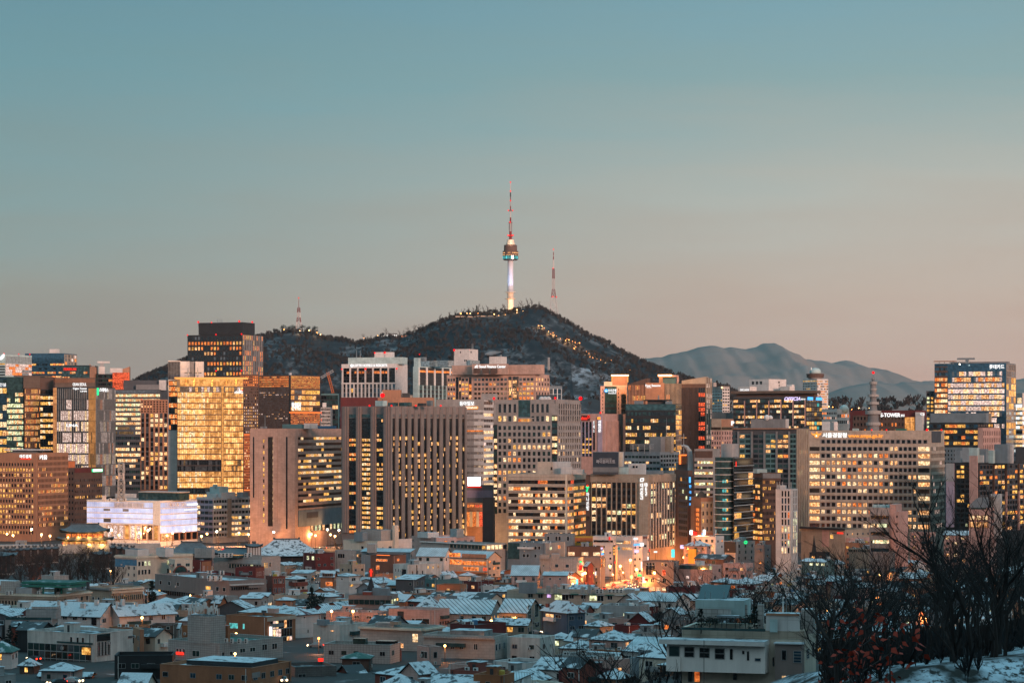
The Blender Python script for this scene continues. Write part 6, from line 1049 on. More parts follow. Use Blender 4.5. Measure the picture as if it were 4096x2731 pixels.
# ================================================================== low-rise town
HOUSES=[]
def YT(yt):
 P=[(2100,1345),(2140,1290),(2232,1120),(2320,960),(2400,840),(2460,750),(2540,655),(2660,565),(2760,520)]
 for (a,ya),(b_,yb)in zip(P,P[1:]):
  if yt<=b_:return ya+(yb-ya)*(yt-a)/(b_-a)
 return 520.
def roofpoly(b,kind,yr=None,rm='snow',over=.5,name='roof',rise=None):
 """pitched roof on a house whose eave is b.H; yr = ridge row in the photo"""
 W,D,H=b.WL,b.WR,b.H;mb=MB();o=over
 if rise is None:rise=(b.z(yr,b.Y+D*.4)-H)if yr else 2.2
 rise=max(.6,rise);t=.22
 if kind=='gL':  # ridge runs along the left face
  m_=D/2;k=rise/m_
  for s_ in (0,1):
   y0,y1=(-o,m_)if s_==0 else (m_,D+o);z0,z1=(H-o*k,H+rise)if s_==0 else (H+rise,H-o*k)
   mb.poly([(-W-o,y0,z0+t),(o,y0,z0+t),(o,y1,z1+t),(-W-o,y1,z1+t)],rm);mb.poly([(-W-o,y1,z1),(o,y1,z1),(o,y0,z0),(-W-o,y0,z0)],'trim_dark')
   for x in (-W-o,o):mb.poly([(x,y0,z0),(x,y0,z0+t),(x,y1,z1+t),(x,y1,z1)],'trim_dark')
  mb.poly([(-W-o,-o,H-o*k),(o,-o,H-o*k),(o,-o,H-o*k+t),(-W-o,-o,H-o*k+t)],'trim_dark')
  for x in (-W+.01,-.01):b.w.poly([(x,0,H),(x,D,H),(x,m_,H+rise)],b.wall)
 elif kind=='gR':  # gable end on the left face
  m_=-W/2;k=rise/(W/2)
  for s_ in (0,1):
   x0,x1=(-W-o,m_)if s_==0 else (m_,o);z0,z1=(H-o*k,H+rise)if s_==0 else (H+rise,H-o*k)
   mb.poly([(x0,-o,z0+t),(x1,-o,z1+t),(x1,D+o,z1+t),(x0,D+o,z0+t)],rm);mb.poly([(x0,D+o,z0),(x1,D+o,z1),(x1,-o,z1),(x0,-o,z0)],'trim_dark')
   mb.poly([(x0,-o,z0),(x1,-o,z1),(x1,-o,z1+t),(x0,-o,z0+t)],'trim_dark')
  mb.poly([(o,-o,H-o*k),(o,D+o,H-o*k),(o,D+o,H-o*k+t),(o,-o,H-o*k+t)],'trim_dark')
  for y in (.01,D-.01):b.w.poly([(-W,y,H),(0,y,H),(m_,y,H+rise)],b.wall)
 elif kind=='shed':  # slopes down towards the left face
  mb.poly([(-W-o,-o,H+.1),(o,-o,H+.1),(o,D+o,H+rise),(-W-o,D+o,H+rise)],rm);mb.poly([(-W-o,-o,H-.12),(o,-o,H-.12),(o,-o,H+.1),(-W-o,-o,H+.1)],'trim_dark');mb.poly([(o,-o,H-.12),(o,D+o,H+rise-.2),(o,D+o,H+rise),(o,-o,H+.1)],'trim_dark')
  b.w.poly([(-.01,0,H),(-.01,D,H),(-.01,D,H+rise)],b.wall);b.w.poly([(-W,D,H),(0,D,H),(0,D,H+rise),(-W,D,H+rise)],b.wall)
 else:  # hip / pyramid
  i=min(W,D)/2 if kind=='hip' else 0
  if kind=='pyr' or abs(W-D)<.5:R_=[(-W/2,D/2)]*2
  elif W>D:R_=[(-W+D/2,D/2),(-D/2,D/2)]
  else:R_=[(-W/2,W/2),(-W/2,D-W/2)]
  a,b2,c,d=(-W-o,-o),(o,-o),(o,D+o),(-W-o,D+o);z0,z1=H-.1,H+rise
  P=lambda p,z:(p[0],p[1],z)
  if R_[0]==R_[1]:F=[(a,b2,R_[0]),(b2,c,R_[0]),(c,d,R_[0]),(d,a,R_[0])]
  elif W>D:F=[(a,b2,R_[1],R_[0]),(b2,c,R_[1]),(c,d,R_[0],R_[1]),(d,a,R_[0])]
  else:F=[(a,b2,R_[0]),(b2,c,R_[1],R_[0]),(c,d,R_[1]),(d,a,R_[0],R_[1])]
  for i_,f in enumerate(F):mb.poly([P(p,z0 if p in (a,b2,c,d)else z1)for p in f],rm if not isinstance(rm,tuple)else rm[i_%2])
  for p,q in ((a,b2),(b2,c),(c,d),(d,a)):mb.poly([P(p,z0-.25),P(q,z0-.25),P(q,z0),P(p,z0)],'trim_dark')
 mb.build(name,b.root);return rise
def clutter(b,r,many=1.):
 W,D,H=b.WL,b.WR,b.H
 if min(W,D)<5:return
 z=H-b.par
 if r.random()<.62*many:
  x,y=-W*r.uniform(.25,.7),D*r.uniform(.3,.7);w_,d_=min(3.2,W*.35),min(3,D*.35);mb=MB();mb.box((x-w_/2,y-d_/2,z),(x+w_/2,y+d_/2,z+2.3),r.choice([b.wall,'concrete','white_panel']));mb.box((x-w_/2-.2,y-d_/2-.2,z+2.3),(x+w_/2+.2,y+d_/2+.2,z+2.45),'snow');mb.box((x-.4,y-d_/2-.04,z),(x+.4,y-d_/2,z+1.9),'trim_dark');mb.build('stair_head',b.root)
 for i in range(r.choice([0,1,2,3])if many else 0):put('air_conditioner',AC(),b.root,(-W*r.uniform(.1,.9),D*r.uniform(.12,.4),z))
 if r.random()<.22*many:x,y=-W*r.uniform(.2,.8),D*r.uniform(.4,.7);mb=MB();mb.lathe([(.8,z),(.85,z+.2),(.85,z+1.3),(.6,z+1.5)],r.choice(['tank_blue','tank_yellow','trim_white']),12,(x,y));mb.build('water_tank',b.root)
 if r.random()<.3*many:x,y=-W*r.uniform(.2,.8),D*r.uniform(.3,.7);mb=MB();mb.tube([(x,y,z),(x,y,z+3.2)],.05,'steel',4);mb.tube([(x-.6,y,z+3),(x+.6,y,z+3)],.04,'steel',4);mb.tube([(x-.5,y,z+2.6),(x+.5,y,z+2.6)],.04,'steel',4);mb.build('antenna',b.root)
def fittings(b,r):
 for side in 'LR':
  W=b.W(side)
  if W<3:continue
  if r.random()<.6:u_=r.choice([.06,.94])*W;mb=MB();b.fb(mb,side,u_,u_+.12,.2,b.H-.1,.02,.14,r.choice(['trim_dark','concrete','trim_white']));mb.build('downpipe',b.root)
  if r.random()<.4:
   o=put('air_conditioner',AC(),b.root,b.pt(side,r.uniform(.15,.85)*W,max(.5,b.H-r.choice([2.6,3.1,4.4])),.3));o.scale=(.7,.7,.55)
   if side=='R':o.rotation_euler=(0,0,math.pi/2)
  if r.random()<.22 and W>5:f=r.uniform(.1,.5);v=b.H-2.9;mb=MB();b.fb(mb,side,f*W,(f+.4)*W,v-.12,v+.9,0,1.1,r.choice([b.wall,'trim_white','steel','glass_teal']));mb.build('balcony',b.root)
def autowin(b,r,prob,pal,frame,sides='LR',dark='DDUE',sill=True):
 nf=max(1,int(round((b.H-2.0-.4)/3.1)))
 for side in sides:
  W=b.W(side)
  if W<2.2:continue
  n=max(1,int(W/3.4));ww=min(W*.5,r.choice([1.1,1.5,1.9]));wh=r.choice([1.2,1.4,1.6])
  for f in range(nf):
   v=b.H-b.par-.3-3.0*(nf-f)+1.0+(.2 if nf==1 else 0)
   if v<.4 or v+wh>b.H-.2:continue
   for i in range(n):
    if r.random()<.2:continue
    u_=(i+.5)*W/n-ww/2+r.uniform(-.3,.3);u_=max(.25,min(W-ww-.25,u_))
    b.winuv(side,u_,u_+ww,v,v+wh,r.choice(pal)if r.random()<prob else r.choice(dark),frame,r.choice([1,2])if ww<1.6 else 2,1)
def H(label,x0,xc,x1,yt,h,wall,roof='roof_grey',pitch=None,yr=None,rm='snow',Y=None,win=None,prob=.12,pal='WYO',frame='frame_grey',dr=None,dl=None,d=9,par=.7,name='house',cat='house',cl=1.,sides='LR',group=None,sign=None,post=None,over=.5,rise=None):
 Y=Y or YT(yt)-10*(h-8);b=B(name,label,x0,xc,x1,yt,Y,wall,roof,dr=dr,dl=dl,d=d,par=0 if pitch else par,cat=cat,group=group);b.par=0 if pitch else par;b.label=label
 r=random.Random(int(x0*7+yt*3))
 if pitch:roofpoly(b,pitch,yr,rm,over,rise=rise)
 else:clutter(b,r,cl)
 if win is None:autowin(b,r,prob,pal,frame,sides)
 if post:post(b)
 if win==0 and 'windowless' not in label:autowin(b,r,prob*.6,pal,frame,''.join(q for q in 'LR' if q not in b.used))
 fittings(b,r)
 HOUSES.append((x0,x1,yt,Y,b.cx,b.cyw,b.rad,label));b.end();return b
def WN(*ws,**k):
 """explicit windows: (side, x0, x1, y0, y1, lit)"""
 def f(b):
  for w_ in ws:b.win(w_[0],*w_[1:5],lit=w_[5]if len(w_)>5 else 'D',nm=w_[6]if len(w_)>6 else 2,nh=w_[7]if len(w_)>7 else 1,frame=k.get('frame','frame_grey'))
 return f
def RW(side,xs,y0,y1,w_,lit='D',frame='trim_white',nm=1):
 def f(b):
  for x in xs:b.win(side,x-w_/2,x+w_/2,y0,y1,lit if isinstance(lit,str)and len(lit)==1 else b.r.choice(lit),frame,nm,1)
 return f
def ALL(*fs):
 def f(b):
  for g in fs:g(b)
 return f
def SL(name,side,x0,x1,y0,y1,m,n0=-.02,n1=.3):return lambda b:b.slab(name,side,x0,x1,y0,y1,m,n0,n1)
def TP(*boxes):
 def f(b):
  for nm,x0,x1,y0,y1,dy,m,rm in boxes:b.top(nm,x0,x1,y0,y1,dy=dy,m=m,roofm=rm)
 return f
def FC(*a,**k):return lambda b:b.facade(*a,**k)
# --- left: school, offices, snow-roofed houses
H('cream art school with a blue painted mural on its end wall',460,548,772,2224,13,'cream','roof_dark',cat='school',name='school_building',dl=16,win=0,cl=0,post=ALL(SL('mural','L',461,547,2238,2262,'mural_blue',0,.06),SL('mural','L',461,500,2262,2270,'mural_blue',0,.06),SL('cornice','L',459,548,2226,2233,'ivory',0,.5),SL('cornice','R',548,772,2226,2233,'ivory',0,.51),RW('R',(557,571),2245,2264,9,'D'),RW('R',(582,597,672),2245,2264,9,'G',nm=2),RW('R',(556,570,582,597,672),2278,2298,9,'D'),RW('R',(582,597),2316,2334,9,'G',nm=2),TP(('roof_block',495,592,2196,2226,4,'white_panel','roof_dark'),('roof_block',620,692,2191,2226,6,'white_panel','roof_dark')),SL('porch_column','L',461,466,2318,2345,'cream',0,.6)))
b=H('pale school wing with a big round window, behind the dark red block',676,700,770,2238,11,'cream','roof_grey',cat='school',name='school_building',d=8,win=0,cl=0,post=ALL(lambda b:(lambda mb:(mb.lathe([(3.3,0),(3.3,.4)],'red_brick',20),[mb.v.__setitem__(i,b.pt('R',b.u('R',722)+v[0],b.z(2290)+v[1],v[2]))for i,v in enumerate(mb.v)],mb.build('round_window_rim',b.root)))(MB()),lambda b:(lambda mb:(mb.lathe([(2.8,0),(2.8,.5)],'glass_green',20),[mb.v.__setitem__(i,b.pt('R',b.u('R',722)+v[0],b.z(2290)+v[1],v[2]))for i,v in enumerate(mb.v)],mb.build('round_window',b.root)))(MB())))
H('wide cream civic hall with a deep cornice and a curved green roof pergola',-60,225,360,2378,11,'tan_stone','snow_patchy',name='civic_hall',cat='building',dr=22,win=0,cl=.6,post=ALL(SL('cornice','L',-60,225,2380,2386,'ivory',0,1.0),SL('cornice','L',-60,225,2387,2396,'tan_stone',0,.6),SL('cornice','R',225,360,2380,2386,'ivory',0,1.01),SL('cornice','R',225,360,2387,2396,'tan_stone',0,.61),FC('L',22,1,2406,2434,fx=.62,fy=.95,pd=.4,sd=.2,rows='1',pal='G',dark='DEX',x=(-55,222)),TP(('pergola_deck',78,345,2327,2336,6,'green_paint','roof_green'),('pergola_deck',80,340,2340,2348,4,'green_paint','roof_green'),('roof_cabin',60,150,2350,2378,7,'metal_rib','snow'),('roof_cabin',0,76,2322,2378,9,'tile_wall','snow'),('pergola_post',242,250,2345,2378,5,'green_paint',None),('pergola_post',170,176,2345,2378,5,'green_paint',None),('roof_cabin',345,358,2325,2355,8,'dark_grey','roof_grey')),lambda b:[b.ac(x,2378,dy=6,sz=1.1,n=2)for x in (30,155)]))
H('second cream civic hall with stacked cornices, between the pergola roof and the school',345,445,572,2352,11,'tan_stone','roof_dark',name='civic_hall',cat='building',dl=14,win=0,cl=.3,post=ALL(SL('cornice','L',345,445,2354,2360,'mid_grey',0,.9),SL('cornice','R',445,572,2354,2360,'ivory',0,1.),SL('cornice','R',445,572,2363,2372,'ivory',0,.6),FC('R',16,1,2382,2402,fx=.7,fy=.95,pd=.3,sd=.2,rows='0',dark='tE',pal='W'),RW('L',(373,395,418),2390,2402,9,'U')))
H('grey museum annexe block standing behind the curved green pergola',165,215,275,2303,10,'tile_wall','snow_patchy',cl=1)
H('white house under a broad snowy hipped roof with little chimneys, first of two',110,400,470,2462,6,'white_panel',pitch='gL',yr=2413,dr=10,rm='snow',win=0,post=ALL(RW('L',(260,300,338),2468,2482,18,'D',nm=2),SL('balcony_door','L',366,386,2470,2500,'glass_dark',0,.1),TP(('chimney',228,240,2400,2420,4,'white_panel','snow'),('chimney',320,342,2412,2432,3,'white_panel','snow'),('chimney',258,268,2403,2420,5,'white_panel','snow'),('chimney',376,396,2398,2418,5,'white_panel','snow'))),over=.8)
H('white house with a long snowy gable and glazed corner bay, second of two',430,478,700,2460,6,'white_panel',pitch='gR',yr=2418,rm='snow',dl=8,win=0,over=.8,post=ALL(RW('R',(604,654),2462,2486,16,'D',nm=2),RW('L',(442,),2468,2486,16,'D',nm=2),TP(('chimney',462,470,2404,2430,2,'white_panel','snow'),('chimney',540,552,2408,2424,4,'white_panel','snow'),('chimney',480,500,2396,2420,5,'white_panel','snow'))))
H('grey-green concrete villa with a roof room and a red panel',20,205,232,2474,7.5,'concrete','snow_patchy',dr=8,win=0,cl=1,post=ALL(TP(('roof_room',105,232,2436,2474,3,'concrete','roof_dark'),('roof_room',128,232,2424,2440,5,'tile_wall','snow')),SL('glass_rail','L',22,205,2468,2478,'glass_teal',0,.15),SL('window','L',120,160,2450,2470,'glass_dark',-2.6,-2.4)))
H('modern glass-fronted grey house with one yellow lit window in its grid',110,375,531,2535,10,'stained_white','roof_dark',dl=22,win=0,cl=1,name='glass_house',post=ALL(FC('L',11,3,2582,2690,fx=.94,fy=.9,pd=.12,sd=.12,rows='0',dark='DtEEgN',pal='Y',x=(112,366),wall='frame_grey',mode='cell'),SL('lit_window','L',329,363,2590,2618,'lit_yellow',0,.16),RW('L',(285,311,332),2550,2576,10,'D'),SL('glass_rail','L',230,372,2570,2577,'glass_teal',.1,.3),SL('recess','R',385,440,2538,2566,'glass_dark',0,.1),FC('R',4,1,2568,2625,fx=.5,fy=.95,pd=.2,sd=.1,rows='0',dark='D',x=(388,440),wall='tile_wall'),SL('sign_stone','R',512,528,2558,2566,'dark_grey',0,.2)))
H('brown brick gallery house with a tile roof, right of the glass-fronted house',532,560,576,2518,9,'brown_brick','snow_patchy',dl=10,cl=.5)
H('flat grey-roofed cottage with dark windows below the white gabled house',500,620,686,2545,5.5,'cream',pitch='gL',rise=1.8,rm='roof_dark',dr=8,prob=.0)
H('brick terrace house with planters and two white windows',600,692,712,2500,7,'dark_brown','snow_patchy',dr=8,win=0,post=RW('L',(638,672),2504,2516,15,'D'))
H('brown brick turret with a snowy pyramid roof, low in the left corner',78,130,160,2660,9,'dark_brown',pitch='pyr',yr=2630,rm='snow_tile',Y=600,win=0,post=WN(('L',98,112,2668,2688,'Y')),name='brick_turret',cat='house')
H('green-roofed white villa cut by the left edge',-60,45,72,2605,7,'white_panel',pitch='hip',rise=2.4,rm='snow_green',dr=8,prob=.1)
H('dark red wall house under a snow-streaked tile roof, bottom left corner',155,360,378,2705,7,'wood_red',pitch='gL',yr=2690,rm='snow_tile',dr=5,Y=585,win=0)
H('snow-capped grey roof pavilion below the glass-fronted house',165,290,330,2680,6,'concrete',pitch='hip',rise=1.6,rm='snow',dr=7,prob=0)
H('black metal-clad house with a glass strip, beside the big orange brick block',458,690,702,2620,9,'charcoal','roof_dark',dr=10,win=0,cl=0,post=ALL(SL('glass_strip','L',512,542,2690,2731,'glass_teal',0,.1),SL('rail','L',640,690,2655,2657,'steel',.1,.2)))
H('small white shop with posters, under the black metal-clad house',378,426,458,2668,8,'white_panel','snow_patchy',Y=640,win=0,post=SL('poster','L',396,426,2694,2731,'canvas',0,.1))
H('red panelled gable house with dark roofs at the left',45,105,112,2505,7,'red_brick',pitch='shed',rise=1.4,rm='roof_dark',dr=6,prob=.2,pal='O')
H('black slatted house with a lit terrace, left of the glass-fronted house',70,160,215,2520,8,'charcoal',pitch='gL',rise=1.8,rm='roof_dark',dr=9,prob=.25,pal='YO')
H('white house with a broad snow-covered hip roof and small dormer',160,400,450,2538,6,'white_panel',pitch='hip',yr=2503,rm='snow',dr=9,Y=720,win=0,post=TP(('roof_dormer',350,372,2506,2518,3,'white_panel','snow'),('roof_turret',300,318,2508,2528,2,'dark_grey','snow')))
# --- the big orange brick block and stone wall at the bottom
H('huge orange brick hall with a snow-white flat roof, bottom of the town',640,1005,1165,2672,11,'orange_brick','snow',Y=560,dl=21,win=0,cl=0,cat='building',name='brick_hall',post=ALL(TP(('roof_slab',738,1100,2643,2662,9,'charcoal','snow'),),SL('loading_bay','R',944,990,2690,2716,'dark_grey',-.02,.15)if 0 else SL('bay_rail','R',1008,1040,2690,2712,'steel',0,.1)))
H('dark stone block wall house, right of the orange brick hall',1128,1180,1346,2668,10,'stone_block','roof_dark',Y=590,dl=12,win=0,cl=.4,post=SL('neon_sign','R',1272,1292,2634,2647,'sign_red',0,.4))
# --- antenna tower house
AT=H('tiled concrete block with a square tower crowded with white antennas',673,880,1132,2572,10.5,'tile_wall','roof_green',Y=640,dl=15,win=0,cl=0,cat='building',name='antenna_building',post=ALL(RW('L',(710,722,736),2604,2624,9,'D'),RW('L',(784,),2607,2632,30,'E',nm=2),RW('R',(892,924),2607,2624,11,'D'),RW('R',(970,1010),2600,2618,22,'E',nm=2),RW('R',(1058,1098),2592,2617,21,'D',nm=2),SL('neon_sign','L',708,736,2618,2629,'sign_red',.1,.4),lambda b:[b.ac(x,2572,dy=3,sz=1.0)for x in (905,928,958,985)],TP(('tower',744,897,2462,2574,4,'tile_wall','roof_dark'),('roof_cabin',897,920,2500,2572,8,'orange_brick','snow'))))
for i in range(26):
 r=random.Random(i+900);x=758+i*4.6;y1=2462;y0=r.uniform(2403,2432);Yr=AT.Y+r.uniform(4,10);p_=AT.local(wx(x,Yr),Yr);mb=MB();z0,z1=wz(y1,Yr)-AT.zb-.5,wz(y0,Yr)-AT.zb;mb.tube([(*p_,z0),(*p_,z1)],.045,'steel',4);w_=.17;mb.box((p_[0]-w_,p_[1]-.30,z1-r.uniform(1.4,2.0)),(p_[0]+w_,p_[1]-.1,z1),'trim_white');mb.build('panel_antenna',AT.root)
H('orange brick café with a glazed corner full of lights',905,1068,1182,2468,9.5,'orange_brick','roof_dark',dl=12,win=0,cl=.6,cat='building',name='cafe_building',post=ALL(RW('L',(935,),2498,2520,34,'S',nm=2),RW('L',(975,),2498,2520,8,'S'),SL('lit_window','L',918,954,2550,2556,'lit_teal',0,.1),FC('R',8,3,2484,2585,fx=.92,fy=.9,pd=.1,sd=.08,rows='358',pal='CWP',dark='NDX',x=(1080,1168),wall='frame_grey'),SL('crown_band','R',1068,1182,2470,2484,'beige_stone',0,.4),SL('sign_panel','R',1074,1084,2505,2542,'sign_white',.3,.5)))
H('tall white house with a snowy hipped roof and a red slope, right of the café',960,1182,1282,2458,9,'white_panel',pitch='hip',yr=2428,rm=('snow','snow_red'),dr=11,win=0,post=ALL(RW('R',(1218,),2466,2474,5,'D'),RW('R',(1180+52,),2520,2534,5,'E'),TP(('chimney',1068,1115,2432,2450,3,'pink_wall','snow'),('rooftop_unit',1045,1066,2440,2462,0,'dark_grey','roof_grey'))))
H('warmly lit timber gable house with street lamps in front',1186,1300,1362,2570,6,'copper',pitch='gR',yr=2535,rm='snow_red',dr=8,Y=770,win=0,post=ALL(RW('L',(1240,1268),2600,2632,16,'W',nm=2),RW('R',(1318,),2590,2610,12,'W')))
H('pale concrete yard building with an orange lit wall, above the timber gable house',1253,1360,1470,2500,7,'stained_white','roof_dark',dl=9,win=0,cl=.8,post=ALL(RW('L',(1330,),2520,2527,14,'W'),TP(('roof_tank',1266,1318,2478,2500,3,'blue_grey','roof_grey'),('roof_tank',1330,1390,2484,2500,3,'white_panel','snow'))))
# --- grey school, red blocks, hall
H('long grey stone school with a row of small windows and a glass ribbon below',620,918,1066,2322,11,'fin_stone','snow_patchy',cat='school',name='school_building',dr=14,win=0,cl=1,post=ALL(RW('L',(643,677,712),2346,2363,9,'D'),RW('L',(833,),2350,2366,20,'Y',nm=1),RW('L',(870,897),2350,2367,12,'D'),FC('L',16,1,2385,2404,fx=.9,fy=.95,pd=.1,rows='1',pal='Y',dark='DX',x=(634,780)),FC('R',12,1,2346,2360,fx=.85,fy=.95,pd=.1,rows='0',dark='DX',pal='W',x=(924,1032)),SL('ledge','R',918,1050,2336,2341,'white_panel',0,1.2),lambda b:[b.ac(x,2322,dy=3,sz=1.6,n=2)for x in (838,862)]))
H('dark maroon windowless block with one orange-red side',733,806,846,2244,9,'maroon','snow_patchy',win=0,cl=.4,cat='building',name='brick_block',post=ALL(SL('brick_side','R',807,845,2246,2296,'orange_brick',0,.05),SL('door','R',810,818,2262,2292,'pink_wall',.06,.2)))
H('low maroon shed with a glowing glass strip, in front of the dark maroon block',716,780,935,2296,6,'maroon','roof_dark',cat='building',name='brick_shed',win=0,post=ALL(FC('R',12,1,2304,2318,fx=.9,fy=.95,rows='4',pal='Y',dark='DX'),lambda b:[b.ac(x,2296,dy=4,sz=1.2,n=2)for x in (830,880)]))
H('pale hall with ribbed metal cladding and a glass base',855,1048,1122,2228,11,'tile_wall','roof_dark',cat='building',name='sports_hall',dr=13,win=0,cl=.3,post=ALL(SL('ribbed_cladding','L',916,1047,2240,2256,'metal_rib',0,.3),FC('L',12,1,2258,2275,fx=.92,fy=.95,rows='3',pal='GT',dark='tE',x=(916,1047)),RW('R',(1058,1063,1068),2250,2272,3.5,'Y'),RW('R',(1080,),2250,2268,7,'D'),TP(('roof_block',775,852,2192,2230,6,'concrete','roof_dark'),('roof_block',824,858,2188,2230,3,'tile_wall','snow'),('skylight',880,985,2220,2230,5,'glass_teal','glass_teal')),lambda b:[b.ac(x,2228,dy=5,sz=1.5,n=2)for x in (880,910,985)]))
H('dark red brick tower block with a flat snowy roof, behind the grey school',941,1022,1058,2270,10.5,'maroon','snow',cat='building',name='brick_block',dr=11,win=0,cl=0,post=ALL(SL('brick_side','R',1023,1057,2272,2330,'red_brick',0,.05),RW('R',(1029,1036,1043,1054),2288,2304,4,'P')))
H('red brick school wing with rows of white-framed windows',1060,1090,1141,2305,12,'red_brick','roof_dark',cat='school',name='school_building',dl=8,win=0,cl=1,post=ALL(RW('R',(1098,1105,1115,1123,1133),2313,2333,5,'UD'),RW('R',(1097,1105,1116,1124,1134),2350,2370,5,'UD')))
H('red and white striped balcony house with a snow-topped roof',1142,1184,1228,2314,9,'white_panel',pitch='hip',yr=2300,rm='snow',win=0,post=ALL(SL('balcony','L',1160,1184,2328,2343,'red_brick',0,.8),SL('balcony','R',1184,1226,2328,2343,'red_brick',0,.8),SL('balcony','R',1184,1226,2358,2372,'red_brick',0,.81),RW('R',(1195,1212),2345,2357,11,'D'),SL('glass_band','R',1186,1220,2317,2327,'glass_dark',0,.1)))
H('stepped grey house with a metal roof hut, above the striped balcony house',1166,1240,1262,2292,9,'concrete',pitch='shed',rise=1.,rm='snow',win=0,dr=8,post=RW('R',(1252,),2300,2312,12,'D',nm=2))
H('twin-gabled pale tile house, front half',962,1042,1068,2393,7,'tile_wall',pitch='gL',yr=2382,rm='snow',dr=7,win=0)
H('twin-gabled pale tile house, rear half with lit doors',992,1070,1093,2384,7.5,'tile_wall',pitch='gL',yr=2371,rm='snow',dr=7,win=0,post=RW('R',(1075,1083),2410,2424,5,'C'))
H('tiny brick kiosk with a snowy flat hood, right of the twin gables',1102,1168,1182,2398,5,'brown_brick',pitch='hip',rise=.9,rm='snow',dr=5,win=0)
H('low dark-roofed hall with snow streaks, below the twin gables',870,980,1016,2432,5,'dark_grey',pitch='gR',rise=2.2,rm='snow_tile',dr=9,prob=0)
H('grey-roofed house with an orange lit side, left of the twin gables',850,880,905,2408,6,'orange_brick',pitch='gL',rise=2,rm='snow_tile',prob=.3,pal='Y')
H('white metal-roof cottage behind the antenna tower',640,714,730,2512,5,'tile_wall',pitch='gL',rise=1.2,rm='snow',dr=6,prob=.1)
H('dark roofed shed with a snow edge, right of the white hipped house',1270,1340,1400,2452,5,'concrete',pitch='gL',rise=2.0,rm='rib_fine',dr=10,prob=0)
# --- middle: apartment blocks and shops under the striped tower
H('cream apartment block with a square stair tower, at the foot of the striped tower',1373,1510,1647,2164,14,'cream','roof_dark',cat='apartment block',name='apartment_block',dl=18,win=0,cl=.6,post=ALL(RW('L',(1450,),2185,2197,11,'D',nm=1),RW('L',(1450,),2216,2226,11,'D',nm=1),RW('R',(1538,),2200,2206,5,'D'),RW('R',(1560,),2180+6,2203,13,'D',nm=2),RW('R',(1560,),2215,2228,13,'D',nm=2),RW('R',(1616,),2178,2194,13,'U',nm=2),RW('R',(1634,),2178,2194,5,'U'),RW('R',(1616,),2208,2222,13,'U',nm=2),SL('drain_pipe','R',1530,1532,2188,2238,'trim_dark',0,.2),SL('white_bay','R',1588,1646,2160,2240,'white_panel',0,.4),SL('stair_tower','R',1570,1586,2103,2240,'cream',0,1.4),TP(('roof_block',1440,1572,2118,2164,8,'tile_wall','roof_dark'),('roof_frame',1415,1470,2128,2164,5,'blue_grey','roof_dark'))))
H('pink terraced apartment house with roof gardens, right of the cream stair tower',1645,1745,1900,2150,12,'pink_wall','snow_patchy',cat='apartment block',name='apartment_block',d=12,win=0,cl=1,post=ALL(RW('L',(1652,),2160,2172,5,'D'),RW('L',(1652,),2185,2197,5,'D'),TP(('roof_room',1668,1755,2128,2150,5,'white_panel','roof_grey'),('roof_garden',1800,1855,2115,2150,8,'concrete','roof_green'))))
H('long teal-grey villa with a glazed terrace and overhanging flat roof',1686,1945,2026,2176,10,'concrete','snow_patchy',dr=14,win=0,cl=.7,post=ALL(FC('L',10,1,2182,2196,fx=.94,fy=.95,rows='2',pal='YC',dark='tEE',x=(1800,1944)),SL('terrace_wall','L',1686,1800,2192,2206,'tile_wall',0,.5),FC('R',5,1,2180,2198,fx=.9,fy=.95,rows='3',pal='C',dark='tD'),SL('roof_edge','L',1684,1945,2168+8,2179,'trim_white',0,1.0)))
H('grey pent-roofed house with a stair box, left of the snowy steel roof',1445,1640,1658,2208,8,'blue_grey',pitch='shed',rise=1.5,rm='rib_fine',dr=7,win=0,post=ALL(RW('L',(1470,1618),2212,2222,11,'D',nm=2),TP(('stair_box',1468,1506,2174,2210,2,'tile_wall','snow'),)))
H('white shed under a wide blue-white snowy steel roof',1668,1778,1806,2224,7,'white_panel',pitch='gL',yr=2192,rm='rib_fine',dr=10,win=0)
H('dark brick cube glowing with orange windows, under the cream apartment block',1482,1574,1624,2222,10,'dark_brown','roof_dark',cat='building',name='brick_cube',dr=10,win=0,cl=0,post=ALL(RW('L',(1527,),2236,2246,46,'O',nm=5),RW('L',(1511,),2262,2280,14,'O',nm=2),RW('R',(1592,),2234,2244,9,'O'),SL('roof_light','L',1508,1560,2219.5,2221.5,'strip_orange',.1,.3)))
H('weather-stained cream apartment house with arched openings',1573,1630,1766,2258,11,'stained_white','snow_patchy',cat='apartment block',name='apartment_block',dl=9,win=0,cl=.8,post=ALL(RW('L',(1583,1594),2275,2288,4,'U'),RW('L',(1616,),2276,2304,17,'D',nm=2,frame='trim_dark'),RW('L',(1584,1597),2304,2318,6,'Y'),RW('R',(1667,),2260,2300,6,'D'),RW('R',(1712,1732,1752),2266,2278,5,'Y'),FC('R',3,1,2282,2300,fx=.2,fy=.8,pd=0,sd=0,rows='0',dark='D',x=(1640,1700))))
H('glowing orange restaurant with an arched snowy roof and wide lit windows',1795,1950,2002,2232,10,'beige_stone',pitch='gL',yr=2206,rm='rib_fine',dr=11,cat='restaurant',name='restaurant',win=0,post=ALL(RW('L',(1824,),2240,2262,50,'O',nm=4),RW('L',(1897,),2244,2262,98,'O',nm=6),RW('L',(1884,),2268,2284,64,'O',nm=4),RW('L',(1940,),2268,2284,18,'R',nm=1),SL('arched_gable','L',1850,1945,2216,2231,'copper',0,.6),SL('lit_gable','L',1798,1842,2214,2230,'lit_orange',.1,.4),SL('awning','L',1795,1950,2288,2294,'orange_paint',0,1.6)))
